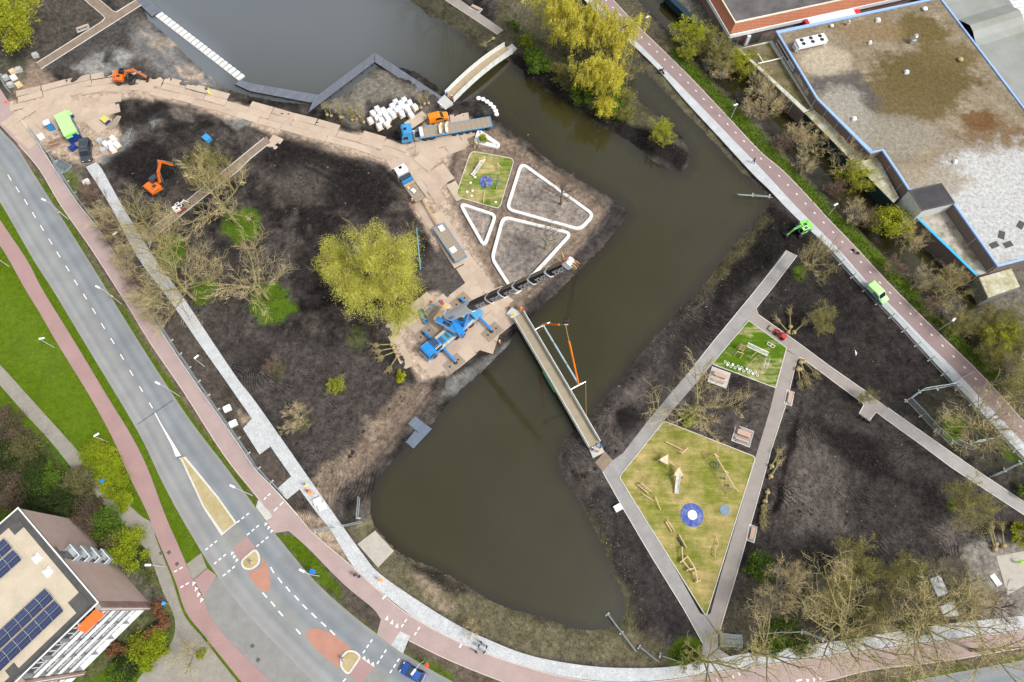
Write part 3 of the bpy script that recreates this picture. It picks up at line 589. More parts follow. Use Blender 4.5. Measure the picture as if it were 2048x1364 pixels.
paint([(1598,800),(1608,800),(1590,880),(1572,950),(1560,1020),(1550,1020),(1566,930)],DARK*.7,6,.95);paint([(1860,1060),(1950,1010),(1960,1050),(1900,1110)],LITE,16,.7,rake=1.5)
paint([(1500,1100),(1640,1140),(1900,1110),(2060,1080),(2060,1230),(1768,1265),(1462,1310),(1440,1260)],(.075,.068,.046),12,.75,rake=.1)
paint([(1920,1090),(2060,1060),(2060,1260),(1960,1240)],(.22,.2,.175),12,.85,rake=.1)
paint([(1870,760),(1960,770),(2060,905),(2060,1000),(1880,880),(1820,830)],(.045,.042,.03),10,.8,rake=.2);paint([(2000,870),(2050,920),(2050,940),(2010,910)],LAWN*.9,10,.6)
for c,r_ in(((1600,548),14),((1378,833),17),((1905,1012),14),((1908,860),24),((1375,1320),40),((1545,1300),40)):
 paint([(c[0]+r_*math.cos(a),c[1]+r_*1.2*math.sin(a))for a in np.linspace(0,6.28,16)[:-1]],LAWN*.9,6,.85,wob=.5,rake=0)
paint([(1075,-60),(1155,50),(1247,160),(1303,223),(1381,303),(1364,344),(1256,282),(1103,185),(1028,132),(990,60),(1000,-60)],(.075,.07,.04),8,rake=.1)
paint([(1015,102),(1075,128),(1150,178),(1255,247),(1330,272),(1380,303),(1364,344),(1256,282),(1103,185),(1028,132)],DARK*.95,5,1,wob=.5,rake=.2)
paint([(1130,130),(1200,150),(1260,215),(1230,240),(1150,190)],(.06,.095,.025),16,.8)
paint([(760,-60),(815,0),(916,64),(1000,118),(1020,100),(1000,60),(890,0),(850,-60)],(.06,.056,.036),8,rake=.1)
paint([(1226,0),(1333,108),(1460,236),(1570,343),(1714,498),(1895,684),(2060,850),(2200,1000),(2200,920),(2060,800),(1900,645),(1735,474),(1570,300),(1440,172),(1300,30),(1260,-60),(1160,-80)],(.085,.078,.05),6,wob=.4,rake=.1)
paint([(1345,90),(1440,180),(1560,310),(1720,470),(1900,650),(2000,745),(1990,765),(1880,655),(1700,480),(1540,320),(1400,170),(1340,110)],LAWN*np.array((1.05,1.15,1)),9,wob=.8)
paint([(1130,-60),(1282,120),(1484,346),(1504,350),(1436,272),(1313,136),(1169,0),(1100,-70)],(.11,.1,.06),5,.9,wob=.4)
paint([(1400,-80),(2300,-80),(2300,760),(2060,690),(1850,490),(1700,340),(1500,150),(1425,80),(1340,-20)],(.13,.12,.1),6,wob=.3,rake=0)
paint([(-60,-60),(170,-60),(210,38),(73,126),(30,100),(-60,130)],(.075,.066,.055),14,.8);paint([(210,40),(283,12),(300,40),(230,95),(150,130),(85,140)],(.07,.066,.062),10,.8)
Dp=np.minimum(sdf(pond,AW,BW),lsdf(ditch,60,AW,BW))-n_hi*9
Dh=np.full(GX.shape,80.0)
for q in HARD:Dh=np.minimum(Dh,lsdf(q,40,A0,B0))
sc_=sst(Dh/26);rough_=(n_lo*.5+n_mid*.42+n_hi*.42+n_f*.30)
lawn_like=np.clip((COLR[...,1]-COLR[...,0]*1.15)*14,0,1)
Z=rough_*sc_*(1-.75*lawn_like)+HGT*sc_-.03-.07*sst(-Dh/9+.1)
bank=np.where(Dp>0,WZ+(0-WZ)*sst(Dp/34+.0),WZ-1.0*sst(-Dp/30));wb=sst(1-Dp/36)
Z=Z*(1-wb)+np.minimum(bank+rough_*.25,Z*0+.2)*wb
Z=np.where(Dp<-1,np.minimum(Z,WZ-.04),Z)
rim=sst(1-np.abs(Dp-6)/10)*(Dp>-4);COLR*=(1-.25*rim[...,None]*sst(.5+n_hi*3)[...,None])
me=bpy.data.meshes.new('ground')
V=np.stack([GX,GY,Z],-1).reshape(-1,3).astype(np.float32)
idx=np.arange(NXg*NYg).reshape(NYg,NXg)
F=np.stack([idx[:-1,:-1],idx[:-1,1:],idx[1:,1:],idx[1:,:-1]],-1).reshape(-1,4)
def grid_mesh(me,V,F):
 me.vertices.add(len(V));me.vertices.foreach_set('co',V.ravel());me.loops.add(F.size);me.loops.foreach_set('vertex_index',F.ravel().astype(np.int32))
 me.polygons.add(len(F));me.polygons.foreach_set('loop_start',np.arange(0,F.size,F.shape[1],dtype=np.int32));me.polygons.foreach_set('loop_total',np.full(len(F),F.shape[1],dtype=np.int32))
 me.update(calc_edges=True)
rim_i=np.concatenate([idx[0,:],idx[1:,-1],idx[-1,-2::-1],idx[-2:0:-1,0]]);cen=np.array([0,60.0])
ov=V[rim_i].copy();ov[:,:2]=cen+(ov[:,:2]-cen)*9;ov[:,2]=-.1
k0=len(V);V2=np.vstack([V,ov]);n_=len(rim_i);j=np.arange(n_)
F2=np.stack([rim_i,k0+j,k0+(j+1)%n_,rim_i[(j+1)%n_]],-1)
cross=np.cross(V2[F2[0,1]]-V2[F2[0,0]],V2[F2[0,2]]-V2[F2[0,0]])
if cross[2]<0:F2=F2[:,::-1]
grid_mesh(me,V2,np.vstack([F,F2]));me.polygons.foreach_set('use_smooth',np.ones(len(me.polygons),dtype=bool))
C2=np.ones((len(V2),4),dtype=np.float32);C2[:k0,:3]=COLR.reshape(-1,3);C2[k0:,:3]=C2[rim_i,:3]
a=me.attributes.new('soil','FLOAT_COLOR','POINT');a.data.foreach_set('color',C2.ravel())
for nm,arr in(('rake',RAKE),('wet',WET),('turf',lawn_like)):
 a=me.attributes.new(nm,'FLOAT','POINT');q=np.zeros(len(V2),dtype=np.float32);q[:k0]=arr.ravel();a.data.foreach_set('value',q)
def soil_material():
 m,nt,b=newmat('soil_and_turf');v=wpos(nt)
 at=lambda n_:nd(nt,'ShaderNodeAttribute',attribute_name=n_)
 col=at('soil').outputs['Color'];rk=at('rake').outputs['Fac'];wt=at('wet').outputs['Fac'];tf=at('turf').outputs['Fac']
 nx=nd(nt,'ShaderNodeTexNoise');nx.inputs['Scale'].default_value=.055;nx.inputs['Detail'].default_value=1.5;nt.links.new(v,nx.inputs['Vector'])
 sb=nd(nt,'ShaderNodeVectorMath',operation='SUBTRACT');sb.inputs[1].default_value=(.5,.5,.5);nt.links.new(nx.outputs['Color'],sb.inputs[0])
 scv=nd(nt,'ShaderNodeVectorMath',operation='SCALE');scv.inputs['Scale'].default_value=22;nt.links.new(sb.outputs[0],scv.inputs[0])
 ad=nd(nt,'ShaderNodeVectorMath',operation='ADD');nt.links.new(v,ad.inputs[0]);nt.links.new(scv.outputs[0],ad.inputs[1])
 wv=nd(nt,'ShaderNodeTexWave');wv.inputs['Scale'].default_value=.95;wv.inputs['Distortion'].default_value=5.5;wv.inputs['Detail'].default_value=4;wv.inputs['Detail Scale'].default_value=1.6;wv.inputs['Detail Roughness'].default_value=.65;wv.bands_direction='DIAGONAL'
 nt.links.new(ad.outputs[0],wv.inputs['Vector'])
 patch=mapr(nt,noise_(nt,v,.09,3),.5,.64,.08,.8)
 rs=nd(nt,'ShaderNodeMath',operation='MULTIPLY');nt.links.new(rk,rs.inputs[0]);nt.links.new(patch,rs.inputs[1])
 n1=noise_(nt,v,1.1,8,.72);n2=noise_(nt,v,5.5,6,.75);n3=noise_(nt,v,.35,5,.6)
 def scale(c,k):
  s=nd(nt,'ShaderNodeVectorMath',operation='SCALE');nt.links.new(c,s.inputs[0]);nt.links.new(k,s.inputs['Scale']);return s.outputs[0]
 c=scale(col,mapr(nt,n3,.3,.7,.72,1.28));c=scale(c,mapr(nt,n1,.28,.72,.4,1.75));c=scale(c,mapr(nt,n2,.3,.7,.7,1.32))
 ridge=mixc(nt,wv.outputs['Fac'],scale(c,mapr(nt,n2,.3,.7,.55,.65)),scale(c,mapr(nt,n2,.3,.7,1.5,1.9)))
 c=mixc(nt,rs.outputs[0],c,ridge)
 vo=nd(nt,'ShaderNodeTexVoronoi');vo.inputs['Scale'].default_value=2.3;nt.links.new(v,vo.inputs['Vector'])
 chips=nd(nt,'ShaderNodeMath',operation='MULTIPLY');nt.links.new(mapr(nt,vo.outputs['Distance'],.05,.13,.75,0),chips.inputs[0]);nt.links.new(mapr(nt,tf,0,1,1,.12),chips.inputs[1])
 c=mixc(nt,chips.outputs[0],c,(.22,.2,.17))
 g1=noise_(nt,v,3.2,6,.7);g2=noise_(nt,v,.16,4,.6)
 tc=mixc(nt,mapr(nt,g2,.35,.65,0,.6),col,(.105,.15,.018));tc=scale(tc,mapr(nt,g1,.3,.7,.62,1.4))
 tc=mixc(nt,mapr(nt,noise_(nt,v,1.3,7,.7),.6,.75,0,.45),tc,(.12,.105,.05))
 c=mixc(nt,tf,c,tc)
 nt.links.new(c,b.inputs['Base Color']);nt.links.new(mapr(nt,wt,0,1,.06,.6),b.inputs['Specular IOR Level'])
 nt.links.new(mapr(nt,wt,0,1,.95,.12),b.inputs['Roughness'])
 h=nd(nt,'ShaderNodeMath',operation='MULTIPLY_ADD');nt.links.new(wv.outputs['Fac'],h.inputs[0]);nt.links.new(rs.outputs[0],h.inputs[1]);nt.links.new(n1,h.inputs[2])
 h2=nd(nt,'ShaderNodeMath',operation='MULTIPLY_ADD');nt.links.new(n2,h2.inputs[0]);h2.inputs[1].default_value=.35;nt.links.new(h.outputs[0],h2.inputs[2])
 h3=nd(nt,'ShaderNodeMath',operation='MULTIPLY');nt.links.new(h2.outputs[0],h3.inputs[0]);nt.links.new(mapr(nt,wt,0,1,1,.04),h3.inputs[1])
 bump_(nt,b,h3.outputs[0],1.0,.3);MATS['soil']=m;return m
me.materials.append(soil_material())
ground=struct(put('ground',me))
def water_material():
 m,nt,b=newmat('pond_water');v=wpos(nt)
 sh=nd(nt,'ShaderNodeAttribute',attribute_name='shore').outputs['Fac'];si=nd(nt,'ShaderNodeAttribute',attribute_name='silt_sheen').outputs['Fac']
 n1=noise_(nt,v,.06,5,.6)
 deep=mixc(nt,mapr(nt,n1,.3,.7,0,1),(.027,.0245,.0085),(.034,.031,.011))
 c=mixc(nt,sh,deep,(.020,.0165,.009));c=mixc(nt,si,c,(.128,.144,.157))  # upper pond's pale blue-grey is sky reflection painted into base colour
 nt.links.new(c,b.inputs['Base Color']);b.inputs['Roughness'].default_value=.035;b.inputs['IOR'].default_value=1.6
 w1=noise_(nt,v,2.6,3,.5);w2=noise_(nt,v,.5,2,.5)
 a_=nd(nt,'ShaderNodeMath',operation='MULTIPLY_ADD');nt.links.new(w2,a_.inputs[0]);a_.inputs[1].default_value=2.0;nt.links.new(w1,a_.inputs[2])
 bump_(nt,b,a_.outputs[0],.25,.02);MATS['water']=m;return m
wm=(Z<WZ+.25)&(Dp<12);cells=wm[:-1,:-1]|wm[:-1,1:]|wm[1:,1:]|wm[1:,:-1]
Fw=F.reshape(NYg-1,NXg-1,4)[cells];used,inv=np.unique(Fw,return_inverse=True)
Vw=V[used].copy();Vw[:,2]=WZ
mw=bpy.data.meshes.new('pond_water');grid_mesh(mw,Vw,inv.reshape(-1,4))
shore=np.clip(1+Dp.ravel()[used]/22,0,1).astype(np.float32)
ax,ay=AW.ravel()[used],BW.ravel()[used]
silt_sheen=np.clip(sst((430-ay)/430)*sst((1010-ax)/330)*.85+sst(1-np.abs((ax-300)*.72-(ay-40))/70)*sst((480-ax)/60)*.6,0,1).astype(np.float32)  # first term paints sky sheen on the upper pond, second the silty shallows
for nm,arr in(('shore',shore),('silt_sheen',silt_sheen)):
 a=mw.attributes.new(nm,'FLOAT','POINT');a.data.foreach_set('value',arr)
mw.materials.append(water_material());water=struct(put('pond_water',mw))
def zat(p):
 i=int(round((p[0]-gx[0])/CELL));j_=int(round((p[1]-gy[0])/CELL))
 return float(Z[min(max(j_,0),NYg-1),min(max(i,0),NXg-1)])
def PG(x,y,dz=0.0):
 p=P(x,y,0);z=zat(p);p=P(x,y,z);z=max(zat(p),WZ-.3);q=P(x,y,z);q.z=z+dz;return q
 # ================================================================== haul road of loose plates
haul_bed=struct(MB().prism(W2([(x+random.uniform(-2,2),y+random.uniform(-2,2))for x,y in smooth2(haul,3,True)]),-.3,-.16).build('haul_road',ground_mat('sandy_mud',(.34,.265,.2),(.24,.185,.14),.3,6,.95,.03)))
PLM={}
def plate_mesh(L,Wd,k):
 key=(round(L,1),round(Wd,1),k)
 if key not in PLM:PLM[key]=MB().box((0,0,0),(L,Wd,.03)).mesh('road_plate',[MATS['plate'],MATS['plate2'],MATS['plate3'],MATS['plate_rust']][k])
 return PLM[key]
PLZ=[0]
def plate(p,a,L,Wd,k=None,z=None):
 k=random.choice((0,0,1,1,2))if k is None else k
 o=put('road_plate',plate_mesh(L,Wd,k),haul_bed);PLZ[0]=(PLZ[0]+1)%9
 o.location=(p.x,p.y,(.065 if PX(p.x,p.y)[0]<78 else-.03)+.003*PLZ[0]);o.rotation_euler=(random.uniform(-.006,.006),random.uniform(-.006,.006),a)
def plates(pts,rows,L,Wd,jit=.12,gap=.08,skip=.03):
 line=W2(smooth2(pts,4))
 for r_ in rows:
  for p,a in along(line,L+gap,random.uniform(0,L*.7)):
   if random.random()<skip:continue
   n=Vector((-math.sin(a),math.cos(a),0));q=p+n*(r_*(Wd+gap))+Vector((random.uniform(-jit,jit),random.uniform(-jit,jit),0))
   plate(q+Vector((math.cos(a),math.sin(a),0))*L/2,a+random.uniform(-.03,.03),L,Wd)
plates([(18,205),(80,190),(150,172),(215,162),(270,162),(330,174),(400,192),(470,212),(560,238),(650,262),(720,280),(790,305)],(-1.0,0.0,1.0),5.0,1.6)
plates([(90,208),(150,190),(220,180),(280,182),(320,190)],(.2,),4.8,1.6,skip=.12)
plates([(28,228),(75,270)],(-.2,.78,1.76),2.4,4.6,skip=.05);plates([(95,205),(200,190)],(-.6,-1.6),4.4,2.2);plates([(150,222),(215,205)],(0,-1),4.4,2.2,skip=.1)
plates([(70,205),(150,235)],(.1,),2.4,4.4,skip=.1);plates([(150,205),(185,235)],(-.3,.5),4.6,2.3,skip=.1)
plates([(770,300),(800,345),(835,400),(870,455),(905,510),(935,555),(965,605)],(.9,0.0),5.0,2.1,skip=.05)
plates([(800,312),(838,345),(866,385)],(.1,1.0,1.9),4.4,2.1);plates([(815,300),(870,292),(930,272)],(.2,1.1,-.8),4.8,2.3);plates([(800,262),(850,228)],(0,),4.8,2.3);plates([(895,238),(935,232)],(0,),4,2)
plates([(985,560),(1000,612),(985,668)],(.0,),4.4,2.4)
CR=[(812,600),(845,590),(870,580)]
plates([(800,640),(860,592)],(0,-1,-2),4.6,2.2);plates([(838,750),(790,650)],(.45,),4.8,2.2,skip=0);plates([(830,690),(960,590)],(1,0,-1,-2.0,-3),4.8,2.4,skip=.0);plates([(840,760),(960,690)],(.2,1.1),4.6,2.2,skip=.1);plates([(960,640),(1010,600)],(0,1,2),4.4,2.2,skip=.05)
plates([(553,262),(535,285)],(.4,),3.0,2.6,skip=0)
for a,b,L,Wd,k in(((884,680),(858,655),5.0,2.6,2),((905,735),(880,705),5.0,3.0,2),((985,655),(960,690),5,3,2)):pass
# ================================================================== boardwalk, stepping slabs, platform
def deck_mat(name,c1,c2):
 m,nt,b=newmat(name);v=wpos(nt);n=noise_(nt,v,1.2,6,.6);rnd=nd(nt,'ShaderNodeNewGeometry').outputs['Random Per Island']
 c=mixc(nt,rnd,c1,c2);c=mixc(nt,mapr(nt,n,.55,.8,0,.5),c,(.3,.32,.34));nt.links.new(c,b.inputs['Base Color']);b.inputs['Roughness'].default_value=.6;MATS[name]=m
deck_mat('slate_deck',(.11,.125,.155),(.145,.16,.19));deck_mat('blue_deck',(.105,.14,.19),(.135,.17,.22))
M('dark_beam',(.03,.03,.035),.7)
def boards(mb,a0,a1,b0,b1,n,z0,z1,gap=.12):
 a0,a1,b0,b1=[Vector(q)for q in(a0,a1,b0,b1)]
 for i in range(n):
  t0,t1=i/n,(i+1-gap)/n;q=[a0.lerp(a1,t0),a0.lerp(a1,t1),b0.lerp(b1,t1),b0.lerp(b1,t0)]
  jz=random.uniform(-.006,.006)
  mb.prism([(p.x,p.y)for p in q],z0,z1+jz)
bw=thing('boardwalk','zigzag slate-grey boardwalk along the pond edge','boardwalk',P(750,115,-.1))
def bpart(pa0,pa1,pb0,pb1,z=-.05):
 o=bw.location;q=[P(*p,z)-o for p in(pa0,pa1,pb0,pb1)];q=[Vector((v.x,v.y))for v in q]
 L=max((q[1]-q[0]).length,(q[3]-q[2]).length);n=max(6,int(L/.28))
 mb=MB();boards(mb,q[0],q[1],q[2],q[3],n,z-.06-o.z,z-o.z);s=mb.build('deck_boards',MATS['slate_deck'],bw);stuff(s)
 bm=MB()
 for t in(.08,.5,.92):
  a=q[0].lerp(q[2],t);b=q[1].lerp(q[3],t);bm.bar((a.x,a.y,z-.2-o.z),(b.x,b.y,z-.2-o.z),.14,.24)
 for k in range(int(L/3)+1):
  t=min(.97,max(.03,k*3/L))
  for e0,e1 in((q[0],q[1]),(q[2],q[3])):
   p=e0.lerp(e1,t);bm.tube([(p.x,p.y,-1.6-o.z),(p.x,p.y,z-.1-o.z)],.1,6)
 bm.build('support_frame',MATS['dark_beam'],bw)
bpart((282,-18),(322,22),(262,-8),(304,33));bpart((479,160),(511,168),(470,168),(500,182));bpart((511,168),(640,190),(500,182),(621,205))
bpart((628,196),(749,105),(617,224),(749,124));bpart((750,105),(889,197),(750,124),(876,207))
M('slab_concrete',(.62,.62,.6),.8,var=.12,scale=3)
slab=MB().box((0,0,-.2),(1.75,.85,.4)).mesh('stepping_slab',MATS['slab_concrete'])
a0,a1=P(319,29,-.3),P(480,153,-.3);dirv=(a1-a0);ang=math.atan2(dirv.y,dirv.x)
for i in range(21):
 o=put('stepping_slab',slab);o.location=a0.lerp(a1,i/20);o.location.z=-.32+random.uniform(-.015,.015);o.rotation_euler=(0,0,ang+math.pi/2+random.uniform(-.02,.02))
 tag(o,'white concrete slab in the row of stepping slabs across the pond corner','slab','stepping slabs across the pond corner')
 MB().box((0,0,-.85),(1.1,.5,.9)).build('pier',MATS['dark_beam'],o)
pf=thing('water_platform','blue-grey L-shaped platform with steps down to the water','platform',P(831,861,0));o_=pf.location
def pfp(pts,z):return[(P(*p,z)-o_).to_2d()for p in pts]
c0,c1,c2,c3=pfp([(817,847),(831,832),(857,853),(830,860)],.12)
mb=MB();q=pfp([(816,847),(831,832),(857,854),(842,869)],.12);boards(mb,q[0],q[3],q[1],q[2],12,.02,.12);q=pfp([(830,861),(843,869),(826,886),(816,878)],.12)
boards(mb,q[3],q[0],q[2],q[1],10,.02,.118);stuff(mb.build('deck_boards',MATS['blue_deck'],pf))
for k,(z,off)in enumerate(((-.15,3.2),(-.42,6.8))):
 e=[(857+off,854+off*.55),(826+off*.1,887+off*1.5),(816-off*.75,878+off*.75)];i_=[(857,854),(826,886),(815,877)]
 p1,p2,p3=pfp(e,z);r1,r2,r3=pfp([(855,851),(826,882),(818,876)],z)
 m2=MB();m2.prism([p1,p2,r2,r1],z-.08,z);m2.prism([p2,p3,r3,r2],z-.08,z-.003);m2.build('step',MATS['blue_deck'],pf)
m2=MB();m2.prism(pfp([(819,848),(831,836),(857,856),(828,888),(812,880),(832,862)],-.5),-1.5,-.5);m2.build('support_frame',MATS['dark_beam'],pf)
# ================================================================== footbridges
M('bridge_steel',(.68,.7,.66),.55,var=.08,scale=1.5,dirt=(.42,.44,.38),dirtamt=.5);M('bridge_sand',(.36,.285,.195),.95,var=.15,scale=1.2,bump=.01);M('bridge_sand2',(.31,.265,.19),.95,var=.14,scale=.8,bump=.01)
def footbridge(label,l0,l1,r0,r1,z,rise,npan,sand,railh=1.05):
 A,B,C,D=P(*l0,z),P(*l1,z),P(*r0,z),P(*r1,z)
 p,q=(A+C)/2,(B+D)/2;d=q-p;L=d.length;rz=math.atan2(d.y,d.x);hw=((A-C).length+(B-D).length)/4
 t=thing('footbridge',label,'bridge',(p.x,p.y,0),rz);N=24
 zz=lambda s:z+rise*(1-(2*s/L-1)**2)
 def rib(y0,y1,a,b,name,mat,s0=0,s1=None,n=N):
  s1=L if s1 is None else s1;mb=MB();k=0
  for i in range(n+1):
   s=s0+(s1-s0)*i/n;zc=zz(s);mb.v+=[(s,y0,zc+a),(s,y1,zc+a),(s,y1,zc+b),(s,y0,zc+b)]
  for i in range(n):
   o=4*i
   for k in range(4):mb.f.append((o+k,o+(k+1)%4,o+4+(k+1)%4,o+4+k));mb.m.append(0)
  mb.f+=[(3,2,1,0),(4*n,4*n+1,4*n+2,4*n+3)];mb.m+=[0,0]
  return mb.build(name,mat,t)
 rib(-hw+.12,hw-.12,-.12,0,'deck',sand)
 for sg in(-1,1):
  y=sg*hw;ya,yb=min(y,y-sg*.14),max(y,y-sg*.14)
  rib(ya,yb,-.42,.16,'girder',MATS['bridge_steel'])
  pl=L/npan;yp=sg*(hw-.05)
  for i in range(npan):
   rib(yp-.018,yp+.018,.16,railh,'railing_panel',MATS['bridge_steel'],i*pl+.05,(i+1)*pl-.05,3)
  ps=MB()
  for i in range(npan+1):
   s=min(L-.03,max(.03,i*pl));zc=zz(s);ps.box((s,yp+sg*.03,zc+.5),(.07,.09,1.2))
   o=MB().box((s,yp+sg*.03,zc+.5),(.07,.09,1.2)).build('post',MATS['bridge_steel'],t)
  rib(yp-.05,yp+.05,railh,railh+.05,'handrail',MATS['bridge_steel'])
 return t,L,hw,rz
br1,L1,hw1,rz1=footbridge('arched grey-railed footbridge beside the end of the boardwalk',(891,188),(1009,92),(907,203),(1026,104),.25,.95,9,MATS['bridge_sand'])
br2,L2,hw2,rz2=footbridge('long straight footbridge hanging from the crane slings',(1027,637),(1176,896),(1047,626),(1201,884),.7,.25,14,MATS['bridge_sand2'])
mb=MB()
for i in range(10):
 s0=L2*(.40+.016*i)
bn=MB().box((0,0,0),(4.4,.03,.75)).build('banner',M('banner_green',(.16,.55,.16),.6),br2);bn.location=(L2*.5,-hw2-.16 if True else 0,.55)
bn2=MB().box((0,0,0),(4.0,.03,.22)).build('banner_stripe',M('banner_blue',(.03,.17,.45),.6),br2);bn2.location=(L2*.5+.15,-hw2-.17,.12)
def pad(poly,z0,z1,lab):
 o=MB().prism(W2(poly,z1),z0,z1).build('bridge_abutment',MATS['concrete']);tag(o,lab,'abutment')
pad([(874,204),(889,189),(906,205),(891,219)],-.9,.12,'concrete abutment slab where the boardwalk meets the arched bridge');pad([(1012,96),(1024,87),(1034,97),(1022,106)],-.9,.12,'concrete landing at the island end of the arched bridge')
pad([(1012,627),(1024,614),(1043,628),(1027,640)],-.9,.35,'pale concrete abutment beside the crane plates');pad([(1178,897),(1200,886),(1209,904),(1186,916)],-.9,.3,'concrete abutment slab by the asphalt path corner')
# ================================================================== white seat-edged beds
for bd,lab in BEDS:
 t=thing('white_bed_edge',lab,'bed edge',P(*bd[0]));w=[p-t.location.to_2d()for p in W2(rounded(bd,14))]
 c=sum(w,Vector((0,0)))/len(w);inn=[p+(c-p).normalized()*.36 for p in w]
 MB().sweep(inn,.62,.45,-.05,closed=True).build('seat_edge',MATS['whiteseat'],t,bevel=.03)
t=thing('white_bed_edge','small wedge-shaped white seat with a hollow centre by the pond path','bed edge',P(955,262));w=[p-t.location.to_2d()for p in W2(rounded([(956,262),(1000,292),(998,297),(948,286)],4))]
c=sum(w,Vector((0,0)))/len(w);MB().sweep([p+(c-p).normalized()*.4 for p in w],.85,.5,-.05,closed=True).build('seat_edge',MATS['whiteseat'],t,bevel=.03);MB().prism([p+(c-p)*.3 for p in w],0,.38).build('soil_fill',MATS['darksoilbrown'],t)
# ================================================================== buildings
def brick_mat(name,c1,c2,mort,ang_axis='xy',stain=(.45,.40,.38)):
 m,nt,b=newmat(name);tc=opos(nt);br=nd(nt,'ShaderNodeTexBrick')
 sp=nd(nt,'ShaderNodeSeparateXYZ');nt.links.new(tc,sp.inputs[0]);ad=nd(nt,'ShaderNodeMath',operation='ADD');nt.links.new(sp.outputs[0],ad.inputs[0]);nt.links.new(sp.outputs[1],ad.inputs[1])
 cb=nd(nt,'ShaderNodeCombineXYZ');nt.links.new(ad.outputs[0],cb.inputs[0]);nt.links.new(sp.outputs[2],cb.inputs[1]);nt.links.new(cb.outputs[0],br.inputs['Vector'])
 br.inputs['Color1'].default_value=(*c1,1);br.inputs['Color2'].default_value=(*c2,1);br.inputs['Mortar'].default_value=(*mort,1)
 br.inputs['Scale'].default_value=1;br.inputs['Brick Width'].default_value=.42;br.inputs['Row Height'].default_value=.13;br.inputs['Mortar Size'].default_value=.015
 n=noise_(nt,tc,.25,6,.65);c=mixc(nt,mapr(nt,n,.45,.75,0,.5),br.outputs['Color'],stain);nt.links.new(c,b.inputs['Base Color']);b.inputs['Roughness'].default_value=.9
 bump_(nt,b,br.outputs['Fac'],.5,-.012);MATS[name]=m;return m
brick_mat('brick_pink',(.47,.32,.28),(.41,.28,.24),(.5,.42,.38),stain=(.52,.46,.43));brick_mat('brick_brown',(.155,.105,.085),(.135,.09,.075),(.18,.15,.13),stain=(.2,.155,.13));brick_mat('brick_red',(.22,.12,.095),(.18,.1,.08),(.25,.2,.17))
ground_mat('roof_gravel',(.52,.45,.34),(.44,.38,.29),.5,9,.95,.015);ground_mat('roof_dark',(.07,.07,.068),(.1,.098,.09),.7,10,.9,.006);ground_mat('bitumen',(.085,.078,.078),(.14,.13,.13),.3,8,.85,.004)
M('trim_white',(.74,.75,.76),.5,var=.06);M('win_glass',(.05,.06,.065),.08,var=.5,scale=.8);M('trim_blue',(.28,.43,.75),.45,var=.1);M('trim_sky',(.05,.42,.72),.5,var=.15);M('frame_grey',(.45,.47,.48),.5)
M('panel_steelblue',(.27,.35,.40),.5,var=.08);M('orange_cloth',(.85,.13,.03),.8,var=.05)
AZ=14.7
pA,pB,pC=P(196,1205,AZ),P(36,1016,AZ),P(38,1364,AZ)
ua=(pB-pA);WNE=ua.length;ua.normalize();va=Vector((-ua.y,ua.x,0))
if va.dot(pC-pA)<0:va=-va
apt=thing('apartment_block','five-storey brick apartment block with a gravel roof and white balcony bands','building',(pA.x,pA.y,0),math.atan2(ua.y,ua.x))
SG=1 if(Matrix.Rotation(apt.rotation_euler.z,3,'Z')@Vector((0,1,0))).dot(va)>0 else-1
VL=46
def al(u,v,z):return(u,SG*v,z)
def abox(mb,u0,u1,v0,v1,z0,z1,m=0):return mb.box(((u0+u1)/2,SG*(v0+v1)/2,(z0+z1)/2),(abs(u1-u0),abs(v1-v0),abs(z1-z0)),m=m)
abox(MB(),.35,WNE,.02,VL,0,AZ-.5).build('wall',MATS['brick_pink'],apt)
rf=abox(MB(),.2,WNE-.2,.2,VL-.2,AZ-.5,AZ-.32).build('roof',MATS['roof_dark'],apt)
abox(MB(),1.25,WNE-1.25,1.1,VL-1,AZ-.32,AZ-.26).build('gravel_field',MATS['roof_gravel'],rf)
for(u0,u1,v0,v1)in((1.0,3.2,.9,2.9),(WNE-2.8,WNE-1,.9,2.6),(1.0,2.3,12.2,13.6)):abox(MB(),u0,u1,v0,v1,AZ-.26,AZ-.235).build('paving_field',MATS['roof_dark'],rf)
pp=MB();abox(pp,0,WNE,-.02,.3,AZ-.5,AZ);abox(pp,0,.3,.3,VL,AZ-.5,AZ-.002);abox(pp,WNE-.3,WNE,.3,VL,AZ-.5,AZ-.002);abox(pp,WNE*.44,WNE*.56,-.35,-.02,AZ-.4,AZ+.01)
pp.build('parapet',MATS['roof_dark'],apt)
pc=MB();abox(pc,-.1,WNE+.1,-.12,.06,AZ+.0,AZ+.06);abox(pc,-.1,.08,.06,VL,AZ+.0,AZ+.058);abox(pc,WNE-.08,WNE+.1,.06,VL,AZ,AZ+.058);pc.build('coping',MATS['trim_white'],apt)
fh=2.75;z0=1.0
for fl in range(5):
 zb=.9+fl*fh
 for(v0,v1)in((.7,12.4),(13.4,26),(27,39)):
  abox(MB(),-.55,.34,v0,v1,zb-.18,zb).build('balcony_slab',MATS['trim_white'],apt)
  if fl>0:abox(MB(),-.58,-.50,v0,v1,zb,zb+.85).build('balcony_parapet',MATS['trim_white'],apt)
  nwin=6;w=(v1-v0)/nwin
  for i in range(nwin):
   a,b_=v0+i*w,v0+(i+1)*w
   g=abox(MB(),.26,.33,a+.1,b_-.1,zb+.12,zb+fh-.45).build('window',MATS['win_glass'],apt)
   fr=MB();abox(fr,.20,.27,a,a+.14,zb,zb+fh-.2);abox(fr,.20,.27,a+.14,b_,zb+fh-.45,zb+fh-.3);abox(fr,.21,.27,(a+b_)/2-.05,(a+b_)/2+.05,zb+.1,zb+fh-.45);fr.build('frame',MATS['trim_white'],g)
  for a in np.linspace(v0,v1,5):abox(MB(),-.48,.3,a-.04,a+.04,zb,zb+fh-.2).build('balcony_divider',MATS['frame_grey'],apt)
